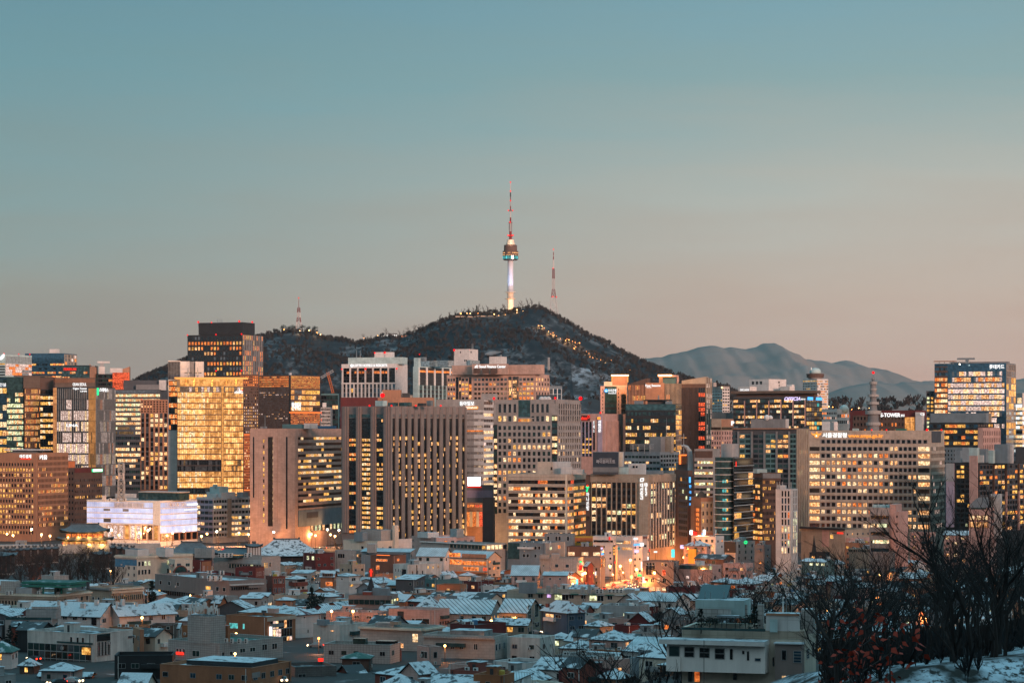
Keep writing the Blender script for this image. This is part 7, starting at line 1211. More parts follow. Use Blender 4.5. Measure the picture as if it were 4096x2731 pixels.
H('red brick house with a snowy gable and one big orange window',1282,1334,1345,2306,9,'orange_brick',pitch='gL',yr=2282,rm='snow',win=0,dr=8,post=ALL(FC('L',6,1,2292,2306,fx=.8,fy=.9,rows='0',dark='D',x=(1290,1332)),RW('L',(1317,),2325,2343,30,'O',nm=2)))
H('white house with a wraparound balcony and snowy hat roof',1334,1395,1440,2302,8,'white_panel',pitch='hip',yr=2291,rm='snow',win=0,post=ALL(RW('L',(1368,),2312,2319,6,'D'),RW('R',(1414,),2311,2324,16,'D',nm=2),RW('R',(1362+45,),2334,2346,12,'Y'),SL('balcony','R',1396,1440,2326,2336,'white_panel',0,1.)))
H('maroon garden house with green lit windows, below the tiled palace roofs',1212,1262,1340,2214,7,'maroon','snow_patchy',win=0,cl=1,post=RW('L',(1232,1252),2224,2240,9,'G'))
H('concrete villa with a big dark window, right of the maroon garden house',1340,1424,1448,2202,8,'tile_wall','roof_grey',win=0,dr=7,cl=.5,post=RW('L',(1365,),2214,2232,28,'D',nm=3))
H('beige lattice house with black trellis, in front of the dark brick cube',1358,1410,1460,2258,6,'tan_stone','snow_patchy',prob=0)
b=H('dark church hall with a pointed black steeple',1450,1520,1540,2358,6,'dark_grey','roof_dark',cat='church',name='church',win=0,cl=0,dr=8)
p_=b.local(wx(1484,b.Y+2),b.Y+2);mb=MB();mb.lathe([(1.7,b.H-.5),(1.5,b.H+.5),(.15,b.z(2308))],'charcoal',6,p_);mb.build('steeple',b.root)
mb=MB();q=b.Y/FP;z0,z1=b.z(2305),b.z(2276);mb.box((p_[0]-.22,p_[1]-.22,z0),(p_[0]+.22,p_[1]+.22,z1),'sign_red');zc_=b.z(2286);mb.box((p_[0]-6*q,p_[1]-.21,zc_-.22),(p_[0]+6*q,p_[1]+.21,zc_+.22),'sign_red');mb.build('cross',b.root);mb=MB();mb.box((p_[0]-1.0,p_[1]+.3,z0-.3),(p_[0]+1.0,p_[1]+.5,z1+.4),'rust');mb.build('cross_board',b.root)
H('four-storey grey office with dark green ribbon windows and a lit side',1395,1562,1592,2382,11,'fin_stone','roof_green',cat='office building',name='office_building',dr=10,win=0,cl=1,post=ALL(FC('L',8,1,2398,2418,fx=.96,fy=.95,rows='1',pal='G',dark='E'),FC('L',8,1,2437,2458,fx=.96,fy=.95,rows='1',pal='T',dark='tE'),FC('R',3,1,2396,2420,fx=.85,fy=.9,rows='9',pal='YGC'),SL('awning','L',1424,1450,2431,2436,'snow',0,1.2),TP(('roof_room',1490,1560,2350,2382,3,'blue_grey','roof_grey'),('roof_room',1450,1490,2365,2382,2,'red_brick','snow'))))
H('teal flat with yellow windows and a row of roof vents, below the stained cream house',1680,1745,1836,2318,6.5,'teal_wall','roof_dark',prob=.7,pal='Y',cl=1)
H('black-framed roof house with a snowy sail canopy',1583,1660,1700,2318,8,'dark_grey',pitch='shed',rise=1.6,rm='snow',prob=.1,dr=9)
H('orange brick and tile house with a lit ground floor, left of the ribbed long roof',1746,1840,1868,2340,8,'orange_brick','roof_green',win=0,dr=9,cl=.6,post=ALL(RW('L',(1793,),2353,2360,12,'Y',nm=2),SL('tile_band','L',1748,1838,2362,2384,'tile_wall',0,.8),RW('L',(1820,),2388,2397,36,'O',nm=4)))
H('maroon church hall under a snowy pyramid roof',1668,1740,1764,2425,7,'maroon',pitch='pyr',yr=2380,rm=('snow_tile','snow_red'),cat='church',name='chapel',dr=9,win=0,prob=0)
H('pink stone cube with a recessed dark entry and a wide dark window',1555,1734,1798,2440,9,'pink_wall','snow',dr=11,win=0,cl=0,name='villa',post=ALL(SL('recess','L',1590,1615,2448,2490,'charcoal',0,.06),RW('L',(1690,),2474,2496,56,'N',nm=2),RW('L',(1653,),2474,2496,12,'D'),FC('R',4,1,2488,2502,fx=.8,fy=.9,rows='0',dark='D',x=(1755,1795))))
H('long pink house lit orange from the lane, with a bare tree in front',1304,1512,1556,2450,7,'pink_wall','snow_patchy',dr=9,win=0,cl=.3,post=ALL(RW('L',(1357,),2464,2475,10,'D',nm=2),RW('L',(1427,1476),2463,2474,20,'D',nm=2),RW('R',(1520,),2458,2476,11,'W',nm=2),RW('R',(1538,),2458,2476,10,'W')))
H('cornice-topped cream villa with one tall lit window',1440,1690,1770,2512,8.5,'granite_base','roof_green',dr=12,win=0,cl=0,name='villa',post=ALL(SL('cornice','L',1438,1690,2514,2522,'ivory',0,1.),SL('cornice','R',1690,1770,2514,2522,'ivory',0,1.01),RW('L',(1661,),2534,2558,23,'C',nm=1),SL('lit_window','L',1651,1671,2560,2567,'lit_cream',0,.12),RW('L',(1603,),2574,2594,24,'W',nm=2),TP(('glass_canopy',1500,1600,2490,2508,5,'glass_pale','glass_pale'),('glass_canopy',1560,1605,2484,2496,3,'tan_stone','roof_grey'))))
H('grey classical villa with evenly spaced dark windows and glass skylights',1694,1980,2032,2545,8,'granite_base','roof_grey',dr=10,win=0,cl=0,name='villa',post=ALL(SL('cornice','L',1692,1980,2547,2556,'tile_wall',0,.8),RW('L',(1752,1811,1845,1903),2575,2600,16,'D',nm=2),RW('R',(1985,1998,2016),2575,2602,8,'U'),TP(('skylight',1800,1970,2520,2546,4,'glass_pale','snow'),)))
H('low tiled grey house with a green arched roof canopy and a solar panel',1295,1560,1602,2580,7,'tile_wall','snow_green',dr=9,win=0,cl=.4,post=TP(('roof_canopy',1412,1470,2552,2580,3,'glass_green','glass_green'),('solar_panel',1502,1590,2562,2574,4,'glass_black','glass_black')))
H('dark red tiled box with three tiny square windows',1487,1578,1606,2605,9,'maroon','roof_dark',Y=640,dr=8,win=0,cl=0,post=ALL(RW('L',(1520,1539,1559),2639,2647,7,'U'),SL('brick_side','R',1579,1605,2607,2690,'red_brick',0,.04)))
H('small pale pink stair house with a dark window, right of the cornice-topped villa',1668,1716,1765,2588,7,'pink_wall','snow',dl=6,win=0,cl=0,post=RW('L',(1697,),2606,2634,26,'D',nm=2))
H('red-walled house under a black hipped roof, beside the dark stone block wall',1345,1405,1470,2705,6.5,'red_brick',pitch='gR',yr=2664,rm='roof_dark',Y=600,dl=8,win=0)
H('dark green-roofed pavilion house, left of the dark red tiled box',1368,1475,1490,2630,6,'dark_brown',pitch='hip',rise=1.2,rm='snow_green',dr=7,prob=0)
H('long hall with a ribbed snowy metal roof',1740,1960,2008,2455,6,'tile_wall',pitch='gL',yr=2401,rm='rib_snow',dr=14,win=0,name='hall',cat='building')
H('gabled hall with pointed glass windows in its pale end wall',1995,2105,2166,2450,8,'tan_stone',pitch='gL',yr=2398,rm='rib_snow',dr=13,win=0,name='hall',cat='building',post=ALL(RW('R',(2118,2146),2420,2474,15,'E'),FC('L',5,1,2464,2476,fx=.9,fy=.9,rows='0',dark='E',x=(2010,2090)),RW('R',(2148,),2495,2514,16,'D')))
H('blue panelled house under a snowy hipped roof with a red slope',2165,2268,2340,2450,9,'blue_panel',pitch='hip',yr=2405,rm=('snow','snow_red'),dl=14,win=0,post=ALL(RW('L',(2199,),2461,2475,32,'W',nm=3),RW('L',(2233,),2461,2475,22,'D',nm=2),TP(('chimney',2182,2199,2412,2428,2,'red_brick','roof_dark'),)))
H('tiled traditional roof annexe below the pointed glass windows',1972,2108,2130,2500,5,'tan_stone',pitch='gL',yr=2475,rm='snow_tile',dr=8,win=0)
H('brown mansard house with white-rimmed dormers',1800,1905,2024,2500,7,'maroon','roof_dark',dl=9,prob=.0,cl=1)
H('white stepped villa with a pergola, right of the grey classical villa',2028,2160,2220,2552,7.5,'stained_white','snow_patchy',prob=0,cl=1)
# --- right of centre
H('long beige walk-up apartments with awnings over their windows',2028,2552,2594,2372,9.5,'beige_stone','roof_dark',cat='apartment block',name='apartment_block',dr=13,win=0,cl=0,post=ALL(RW('L',(2122,2162,2286,2334,2440,2500),2383,2400,20,'D',nm=2),RW('L',(2196,),2384,2398,18,'V',nm=2),RW('L',(2233,2373),2384,2406,30,'G',nm=3),RW('L',(2262,2402),2384,2406,26,'D',nm=2),RW('L',(2394,),2425,2446,12,'G',nm=1),RW('L',(2364,2330),2426,2440,22,'D',nm=2),lambda b:[b.slab('awning','L',x-16,x+16,2379.5,2382,'green_paint' if i%2 else 'white_panel',.1,1.0)for i,x in enumerate((2122,2162,2196,2233,2262,2300,2334,2373,2402,2440,2480,2510))],TP(('stair_head',2075,2150,2330,2372,4,'blue_grey','roof_green'),('chimney',2184,2202,2342,2372,3,'tile_wall','snow'),('chimney',2214,2230,2336,2372,3,'tile_wall','snow'),('chimney',2322,2338,2346,2372,3,'tile_wall','snow'),('chimney',2350,2364,2337,2372,3,'tile_wall','snow'),('rooftop_unit',2500,2540,2355,2372,3,'tile_wall','snow')),lambda b:[b.ac(x,2372,dy=4,sz=1.2,n=2)for x in (2390,2440,2470)]))
H('square grey tiled house with two dark windows and shop signs round its corner',2158,2310,2334,2232,12,'tile_wall','roof_green',cat='building',name='tiled_house',dr=10,win=0,cl=.5,post=ALL(RW('L',(2227,2269),2256,2270,15,'U'),RW('L',(2175,),2260,2267,6,'D'),SL('drain_pipe','L',2204,2207,2234,2330,'concrete',0,.3),SL('sign_panel','R',2318,2322,2245,2250,'sign_green',.1,.7),SL('sign_panel','R',2317,2323,2256,2282,'sign_red',.1,.7),SL('sign_panel','R',2325,2331,2294,2304,'sign_white',.1,.7),TP(('roof_room',2158,2202,2216,2234,3,'concrete','roof_dark'),('roof_room',2205,2240,2214,2234,3,'tile_wall','snow'))))
H('shed under a vaulted blue-white snowy roof, left of the square tiled house',2046,2150,2160,2300,6,'pink_wall',pitch='gL',yr=2262,rm='rib_fine',dr=10,win=0)
H('little pink house with a snowy gable roof, under the square tiled house',2174,2268,2280,2301,6,'pink_wall',pitch='gL',yr=2287,rm='rib_fine',dr=7,win=0,post=RW('L',(2200,2240),2310,2318,9,'D'))
H('grey modern gallery with teal glass corner and yellow lit stair window',2030,2182,2262,2172,11,'blue_grey','roof_dark',cat='building',name='gallery_building',win=0,cl=.6,post=ALL(SL('glass_corner','L',2032,2078,2174,2238,'glass_teal',0,.2),RW('L',(2066,),2184,2202,24,'Y',nm=2),RW('L',(2040,),2216,2233,18,'Y',nm=1),RW('L',(2066,),2214,2234,24,'Y',nm=2),RW('L',(2096,2111,2142,2157),2184,2198,10,'D'),RW('L',(2096,2111,2142),2216,2230,10,'D'),RW('R',(2236,),2184,2198,10,'O'),RW('R',(2203,),2188,2200,8,'G')))
for i in range(9):
 b=B.LIST[-1];r=random.Random(i+77);x=2163+i*5;Yr=b.Y+4;p_=b.local(wx(x,Yr),Yr);mb=MB();z0,z1=b.H-.8,wz(r.uniform(2162,2172),Yr)-b.zb;mb.tube([(*p_,z0),(*p_,z1)],.08,'steel',4);mb.box((p_[0]-.25,p_[1]-.3,z1-2.2),(p_[0]+.25,p_[1]-.1,z1),'trim_white');mb.build('panel_antenna',b.root)
H('blue-grey flat-roofed villa in front of the ribbon-window office',2178,2292,2300,2136,9,'blue_grey','roof_dark',win=0,cl=.5,dr=8,post=RW('L',(2193,2226,2238,2272),2144,2162,10,'D'))
H('dark brown shop block with glowing upper windows, beside the avenue',2267,2400,2414,2186,10,'dark_brown','snow_patchy',cat='shop',name='shop_building',win=0,dr=10,cl=1,post=ALL(RW('L',(2285,2340,2386),2208,2222,26,'C',nm=3),SL('sign_panel','R',2402,2406,2190,2196,'sign_violet',.1,.6),SL('sign_panel','R',2404,2410,2202,2220,'sign_blue',.1,.6)))
H('grey gabled shop end, between the dark brown shop and the lit avenue',2336,2400,2420,2230,9,'fin_stone','snow_patchy',cat='shop',name='shop_building',win=0,cl=0,post=ALL(FC('R',2,2,2234,2270,fx=.8,fy=.8,rows='9',pal='OW'),))
H('red-fronted little shop with a snowy roof beside the avenue',2336,2350,2374,2262,6.5,'red_brick',pitch='gL',rise=1.6,rm='snow',cat='shop',name='shop_building',prob=.7,pal='RO')
H('orange painted low shop, at the foot of the ribbon-window office',2298,2370,2374,2147,6,'yellow_wall','roof_grey',cat='shop',name='shop_building',win=0,cl=0,d=8,post=SL('wall_panel','L',2300,2369,2150,2165,'orange_paint',0,.2))
H('white shop block with lit floors and a pink neon strip at the avenue mouth',2372,2456,2466,2145,9,'white_panel','snow_patchy',cat='shop',name='shop_building',win=0,cl=1,post=ALL(SL('sign_panel','L',2436,2441,2146,2158,'sign_red',.2,.6),SL('glass_band','L',2375,2452,2160,2168,'glass_dark',0,.2)))
H('white five-storey shop block with bright corner signs, foot of the piered office',2462,2530,2570,2146,13,'white_panel','roof_green',cat='shop',name='shop_building',win=0,cl=.6,post=ALL(RW('L',(2477,),2162,2176,26,'C',nm=2),RW('L',(2508,),2162,2176,30,'W',nm=3),RW('L',(2472,),2188,2200,16,'T',nm=1),RW('L',(2508,),2188,2200,40,'W',nm=3),SL('sign_panel','R',2532,2546,2151,2158,'sign_white',.2,.7),SL('sign_panel','R',2533,2556,2176,2182,'sign_blue',.2,.7),SL('sign_panel','R',2557,2570,2173,2186,'sign_white',.2,.8),SL('sign_panel','R',2537,2550,2200,2210,'sign_violet',.2,.7)))
H('narrow lit stair block between the shops at the avenue mouth',2452,2462,2470,2180,8,'fin_stone','roof_grey',cat='shop',name='shop_building',win=0,cl=0,post=FC('L',1,3,2184,2220,fx=.7,fy=.7,rows='9',pal='Y'))
H('white board with red lettering fixed on the wall above the avenue',2568,2590,2596,2141,9,'white_panel','roof_grey',cat='shop',name='shop_building',win=0,cl=0,post=ALL(lambda b:b.text('임대','L',2572,2589,2144,2154,'red_paint',.2,.05)))
BC=H('brown brick cube with odd-sized windows, right beside the lit avenue',2570,2695,2716,2246,12,'fin_stone','roof_dark',cat='building',name='brick_cube',dr=10,win=0,cl=.3,post=ALL(RW('L',(2602,),2250,2300,38,'D',nm=3),RW('L',(2602,),2250,2262,34,'C',nm=3),RW('L',(2650,),2251,2262,8,'Y'),RW('L',(2663,),2251,2266,10,'D'),RW('L',(2656,),2278,2302,16,'R'),RW('L',(2610,2634,2657),2312,2330,15,'D',nm=2),RW('L',(2634,),2313,2327,9,'C'),RW('L',(2586,),2313,2327,14,'R'),RW('L',(2610,2634,2656),2349,2362,16,'C',nm=2),RW('R',(2703,),2250,2262,5,'D'),RW('R',(2703,),2280,2292,5,'D'),RW('R',(2703,),2315,2326,5,'D'),SL('sign_panel','L',2572,2577,2308,2332,'sign_white',.1,.7)))
H('pink house with a teal glass roof room, right of the brown brick cube',2714,2850,2888,2262,9,'pink_wall','snow_patchy',win=0,dr=9,cl=.5,post=ALL(SL('glass_storey','L',2716,2848,2263,2278,'glass_teal',0,.1),SL('lit_window','L',2839,2847,2263,2277,'lit_green',.1,.2),RW('L',(2750,2800),2305,2316,12,'P',nm=2),TP(('dormer',2785,2806,2248,2263,3,'pale_teal','snow'),)))
H('pink house with a yellow stair tower beside the lit avenue',2735,2828,2842,2182,11,'pink_wall',pitch='hip',yr=2162,rm=('snow_red','snow_patchy'),win=0,dr=9,post=ALL(SL('yellow_tower','L',2758,2788,2195,2258,'yellow_wall',.2,3.),TP(('chimney',2775,2781,2150,2175,2,'orange_brick','snow'),),RW('R',(2837,),2176+10,2196,6,'D')))
H('white warehouse behind the pink house, lit from a side lane',2766,2862,2896,2146,9,'white_panel','snow_patchy',prob=.1,dr=10,cat='building',name='warehouse')
H('grey block with a glowing green ring sign and a dark sloping roof end',2898,2944,3020,2166,11,'tile_wall','roof_dark',dl=8,cat='building',name='shop_building',win=0,cl=1,post=ALL(SL('slate_end','L',2899,2943,2167,2210,'charcoal',0,.25),RW('L',(2935,),2184,2198,9,'U'),lambda b:(lambda mb:(mb.tube([b.pt('R',b.u('R',2980+5.2*math.cos(t*math.pi/8)),b.z(2169+5.2*math.sin(t*math.pi/8)),.5)for t in range(17)],.22,'sign_green',5,cap=False),mb.build('ring_sign',b.root)))(MB())))
H('grey ribbed annexe with a snowy roof, right of the green ring sign',3018,3058,3085,2180,9,'mid_grey','snow',prob=.05)
H('pink cottage with a dark flat roof among the avenue trees',2892,2985,3012,2255,8,'pink_wall','roof_dark',prob=.2,pal='WO',cl=.4)
H('dark brown long roof house with an orange lit window, beside the yellow stair tower',2780,2895,2935,2236,6.5,'dark_brown',pitch='gL',rise=1.8,rm='roof_dark',prob=.3,pal='O',dr=9)
H('glass-tiled pavilion house with lit dormer windows, behind the bare trees',3205,3300,3340,2248,6.5,'teal_wall',pitch='gL',yr=2236,rm='snow',dr=9,win=0,post=ALL(RW('L',(3245,3292),2252,2262,14,'G',nm=2),RW('L',(3270,3293),2252,2262,12,'G',nm=2)))
H('long low museum with a dark overhanging roof, below the police headquarters',3204,3380,3482,2118,11,'tan_stone','roof_dark',cat='building',name='museum_building',dr=18,win=0,cl=.5,post=ALL(SL('roof_edge','L',3204,3380,2112,2121,'charcoal',0,1.2),SL('pink_panel','L',3288,3316,2122,2190,'pink_wall',0,.1),RW('L',(3327,),2139,2156,13,'Y',nm=1),SL('banner','L',3327,3348,2131,2135,'dark_grey',0,.2),SL('banner','L',3349,3373,2129,2135,'sign_red',0,.2),SL('terrace','R',3384,3480,2150,2175,'pink_wall',0,3)))
H('brown brick house with an orange flat roof, right of the black pointed spire',3380,3450,3520,2172,8,'brown_brick','snow_patchy',prob=.1)
H('beige house with a white-framed sun room below the stair towers',3395,3480,3518,2196,7,'tan_stone','snow',win=0,post=FC('L',12,1,2198,2208,fx=.8,fy=.9,rows='0',dark='gD'))
H('peach house glowing among branches, below the police headquarters corner',3640,3712,3742,2130,9,'pink_wall','snow_patchy',prob=.2,pal='O')
H('pale house with a snowy roof and lit shop front, left of the peach villa',3775,3870,3890,2140,9,'pink_wall',pitch='gL',rise=2,rm='snow',dr=9,prob=.3,pal='CW')
b=H('small dark chapel whose black spire stands before the orange lamp',3238,3300,3318,2210,6,'charcoal','roof_dark',cat='church',name='chapel',win=0,cl=0)
p_=b.local(wx(3256,b.Y+3),b.Y+3);mb=MB();mb.lathe([(1.3,b.H-.3),(1.1,b.H+.6),(.08,b.z(2141))],'charcoal',6,p_);mb.build('spire',b.root)
H('corrugated teal-roofed hall with a small grey gable, behind the dark trees',2536,2700,2760,2405,6,'stained_white',pitch='gL',yr=2374,rm='rib_fine',dr=12,win=0)
H('small grey gable-roofed cottage with a red roof slope, at the end of the beige apartments',2474,2545,2566,2406,7,'tile_wall',pitch='gR',yr=2375,rm='snow_red',win=0)
H('grey apartment house with three green-yellow windows behind dark branches',2404,2560,2598,2424,10,'concrete','snow_patchy',cat='apartment block',name='apartment_block',win=0,dr=11,post=ALL(RW('L',(2500,2547),2452,2470,13,'G',nm=2),RW('R',(2575,),2452,2470,11,'G',nm=2),RW('L',(2440,),2455,2468,14,'D',nm=2)))
H('maroon walled house with a white annexe, above the teal-roofed hall',2664,2780,2800,2348,7,'maroon','snow_patchy',prob=0,dr=9)
H('brown brick house with dark trim at the bottom of the branches',2385,2470,2530,2712,6,'brown_brick',pitch='hip',rise=1.8,rm='snow',Y=520,prob=0)
H('cottage with a snowy roof and warm orange gable, under the foreground branches',2350,2500,2525,2705,6,'copper',pitch='gL',rise=2,rm='snow',Y=490,prob=.3,pal='O')if 0 else None
# --- near white house on the slope (foreground right)
NHY=330.
nh=B('modernist_house','near white and olive concrete house with roof terrace, lit door and dark potted trees',2728,3218,3264,2522,NHY,'cream','roof_grey',dr=9,cat='house',par=.6,zb=wz(2860,NHY))
nh.par=.6
nh.slab('parapet_wall','L',2730,3217,2524,2556,'tan_stone',0,.12);nh.slab('white_wing','L',2684,3075,2568,2690,'near_white',0,2.6);nh.slab('canopy','L',2660,3078,2563,2579,'trim_white',0,3.6);nh.slab('canopy_snow','L',2660,3078,2560,2563,'snow',0,3.6)
def nwin(x0,x1,y0,y1,lit,n0,nm=2,nh_=1,side='L'):
 o=nh.win(side,x0,x1,y0,y1,lit,'frame_grey',nm,nh_);p=nh.pt(side,0,0,n0);q=nh.pt(side,0,0,0);o.location=Vector(o.location)+Vector((p[0]-q[0],p[1]-q[1],0));return o
for x0,x1,y0,y1,lit,nm,k in ((2693,2736,2588,2631,'S' if 0 else 't',1,1),(2754,2794,2590,2632,'X',1,2),(2814,2855,2592,2633,'X',1,2),(2875,2915,2593,2637,'X',1,2),(2935,2947,2594,2637,'X',1,1),(2984,2993,2600,2614,'X',1,1),(3003,3012,2602,2639,'X',1,1),(3034,3058,2628,2641,'U',1,1)):nwin(x0,x1,y0,y1,lit,2.6,nm,k)
nh.slab('balcony_front','L',2684,2740,2632,2690,'near_white',2.6,2.9)
for x0,x1,y0,y1,lit in ((2752,2771,2693,2740,'X'),(2776,2801,2690,2740,'O'),(2932,2948,2697,2726,'X'),(3090,3098,2630,2666,'X')):nwin(x0,x1,y0,y1,lit,.0,1)
nh.slab('bay','L',3108,3216,2572,2760,'fin_stone',0,1.6);nh.slab('bay_roof','L',3104,3222,2567,2572,'snow',0,1.9)
for x0,x1,y0,y1,lit,k in ((3135,3155,2595,2637,'X',1),(3182,3215,2597,2646,'U',4),(3135,3155,2697,2740,'C',1),(3182,3215,2700,2745,'C',4)):nwin(x0,x1,y0,y1,lit,1.6,1,k)
nh.win('R',3226,3236,2598,2640,'U','frame_grey',1,4);nh.win('R',3248,3256,2585,2640,'X','frame_grey',1,1);nh.slab('drain_pipe','L',2838,2840,2560,2731,'pole_dark',3.62,3.68)
nh.top('terrace_block',2783,3012,2398,2468,dy=7.5,m='pale_teal',roofm='snow');nh.top('terrace_wall',2786,2925,2434,2474,dy=6.3,m='tile_wall',r=.05);nh.top('stair_block',3066,3215,2454,2528,dy=.8,m='white_panel',r=.5,roofm='snow');nh.top('stair_block',3205,3265,2434,2532,dy=1.5,m='tile_wall',r=1.2,roofm='snow');nh.top('roof_edge',3064,3214,2452,2456,dy=.7,m='brown_brick',r=.52,roofm='snow');nh.top('service_shaft',3030,3058,2416,2526,dy=4,m='tile_wall');nh.top('roof_cabinet',2965,2992,2418,2470,dy=7,m='tile_wall');nh.top('glass_rail',2730,3060,2512,2523,dy=.6,m='glass_teal',r=.01);nh.top('stair_door',3080,3110,2475,2527,dy=.55,m='pale_teal',r=.03)
for x in (3176,3196):nh.top('window',x,x+8,2480,2518,dy=.6,m='glass_black',r=.05)
nh.top('pergola_slab',2868,2964,2460,2468,dy=5,m='blue_grey',r=.4,roofm='snow')
for x in (2886,2905,2940,2958):nh.top('pergola_post',x,x+3,2467,2522,dy=4.6,m='trim_dark',r=1)
mb=MB();Yr=NHY+9
P_=[nh.local(wx(x,Yr+d_),Yr+d_)for x,d_ in ((2784,0),(2900,0),(2930,4),(2815,4))];Zs=[wz(y,Yr)-nh.zb for y in (2344,2344,2394,2394)]
nh_sl=[(P_[0][0],P_[0][1]+4,Zs[0]),(P_[1][0],P_[1][1]+4,Zs[1]),(P_[2][0],P_[2][1]-4,Zs[2]),(P_[3][0],P_[3][1]-4,Zs[3])]
mb.poly(nh_sl,'glass_black');mb.poly([(x,y,z-.12)for x,y,z in reversed(nh_sl)],'trim_dark');mb.build('solar_panel',nh.root)
for x in (2820,2842,2896,2916):nh.mast(x,2365,2470,dy=9.5,r=.07,name='panel_post')
for x in (2846,2868):nh.ac(x,2432,dy=8.5,sz=1.0)
nh.mast(3146,2310,2455,dy=3,r=.03);nh.mast(3167,2320,2455,dy=3.2,r=.03);nh.mast(3132,2385,2455,dy=1.5,r=.09,m='trim_white',name='vent_pipe');nh.end()
for i,(x,yb,hpx,lab,ms)in enumerate(((2804,2518,70,'dark bushy potted evergreen at the left of the near roof terrace',0),(2838,2520,52,'low round potted evergreen beside the terrace pergola',1),(2862,2520,48,'small dark shrub in a terrace planter',1),(2985,2522,56,'spreading potted pine at the terrace planter',1),(3020,2518,78,'tall dark pine growing in a tub before the stair block',0))):
 Yp=NHY+3.5+(i%3)*.8;hm=hpx/FP*Yp*1.25;M_=(pine(hm,60+i)if ms==0 else roundtree(hm,60+i,'evergreen',300));place_tree(M_,'potted_tree',lab,(wx(x,Yp),Yp,wz(yb,Yp)),i,1.)
# ---- procedural infill between them: every house its own thing
BIG=[(b.X,b.Y,b.root['label']if 'label' in b.root else '',b.cx,b.cyw,b.rad,b.WL,b.WR)for b in B.LIST]
FOOT=[(b.cx,b.cyw,b.rad*.8)for b in B.LIST]
rects=[(h[0],h[1],h[2],h[3])for h in HOUSES]+[(2660,3270,2340,330)]
wallc=[('white','white_panel'),('cream','cream'),('grey','concrete'),('pink','pink_wall'),('red brick','red_brick'),('maroon','maroon'),('rust-brown','rust'),('slate grey','mid_grey'),('brown brick','brown_brick'),('pale tiled','tile_wall'),('tan stone','tan_stone'),('dark grey','dark_grey'),('stained white','stained_white'),('blue-grey','blue_grey'),('orange brick','orange_brick')]
roofc=[('snowy flat roof','snow',None),('patchy snow roof','snow_patchy',None),('green flat roof','roof_green',None),('dark flat roof','roof_dark',None),('grey flat roof','roof_grey',None),('snowy gable roof','snow','gL'),('snow-dusted tile roof','snow_tile','gL'),('snowy gable end','snow_tile','gR'),('snowy hipped roof','snow','hip'),('teal flat roof','roof_green',None),('felt flat roof','roof_dark',None),('streaked flat roof','snow_patchy',None),('snow-dusted hipped roof','snow_tile','hip'),('snowy steel roof','rib_fine','shed'),('dark tile roof','roof_dark','gL')]
size=['squat','small','narrow','plain','boxy','low','two-storey','weathered','tidy','tall']
r=random.Random(2024);used=set();nfill=0
SHORT=[(h[4],h[5],h[7].split(',')[0])for h in HOUSES]
def mklabel(c,ro,x,y):
 near=sorted(SHORT,key=lambda s_:(s_[0]-x)**2+((s_[1]-y)*.6)**2)[:9]
 for nx,ny,nl in near:
  rel='in front of' if y<ny-12 and abs(x-nx)<12 else ('behind' if y>ny+12 and abs(x-nx)<12 else ('left of' if x<nx else 'right of'))
  ws=nl.split();c_=next((i for i,t_ in enumerate(ws)if i>=3 and t_ in ('with','under','beside','in','between','over','behind','at','before','by','below','cut','among','from','among','whose','standing','glowing','of','and')),len(ws));short=' '.join(ws[:min(c_,7)])
  if c_>7:continue
  for s_ in [None]+size:
   lab=f"{s_+' ' if s_ else ''}{c} house, {ro}, {rel} the {short}"
   if lab not in used and len(lab.split())<=16:used.add(lab);return lab
 return None
tries=0
while nfill<680 and tries<30000:
 tries+=1
 Y=510+(1270-510)*r.random()**(2.0 if nfill>420 else .9);half=2120/FP*Y;X=r.uniform(-half,half)
 q=HX+X*FP/Y
 if 2300<q<2760 and 960<Y<1500:continue  # the avenue
 if q<520 and Y>1040:continue  # palace park
 if q>2640 and Y<470:continue
 w_,d_=r.uniform(5.5,11.5),r.uniform(5.5,9.5);rad=.5*math.hypot(w_,d_);h=r.choice([3.6,4.2,4.5,6.2,6.6])
 if any((X-fx)**2+(Y-fy)**2<(rad*.60+fr*.76)**2 for fx,fy,fr in FOOT):continue
 g=gz(Y,X);yt=HY+(CZ-g-h)*FP/Y;x0,x1=q-w_*.62*FP/Y,q+w_*.62*FP/Y;bad=False
 for a,b_,t_,Yh in rects:
  if Yh>Y and x0<b_-4 and x1>a+4 and yt<t_+(95 if Yh<760 and Yh-Y<200 else 46 if Yh-Y<400 else 20):bad=True;break
 if bad:continue
 cn,cm=r.choice(wallc);rn,rm,pk=r.choice(roofc);lab=mklabel(cn,rn,X,Y)
 if not lab:continue
 fr=r.uniform(.45,.8);xc=x0+(x1-x0)*fr
 kn={None:'house' if h<4.3 else 'townhouse','hip':'villa','shed':'shed_roof_house'}.get(pk,'cottage');lab=lab.replace(' house,',' '+kn.replace('_',' ')+',',1);hb=B(kn,lab,x0,xc,x1,yt,Y,cm,rm if not pk else 'roof_grey',par=0 if pk else .6,cat=kn.replace('_',' '),group=f"small {kn.replace('_', ' ')}s packed through the old quarter");hb.par=0 if pk else .6  # all are infill houses, named by roof form and height
 if pk:roofpoly(hb,pk,None,rm,.45,rise=r.uniform(1.2,2.4))
 else:clutter(hb,r,.8)
 autowin(hb,r,.22,'YOWG',r.choice(['trim_white','frame_grey']),'L' if r.random()<.3 else 'LR');fittings(hb,r);hb.end();FOOT.append((X,Y,rad*.8));nfill+=1
print('FILL',nfill,tries)
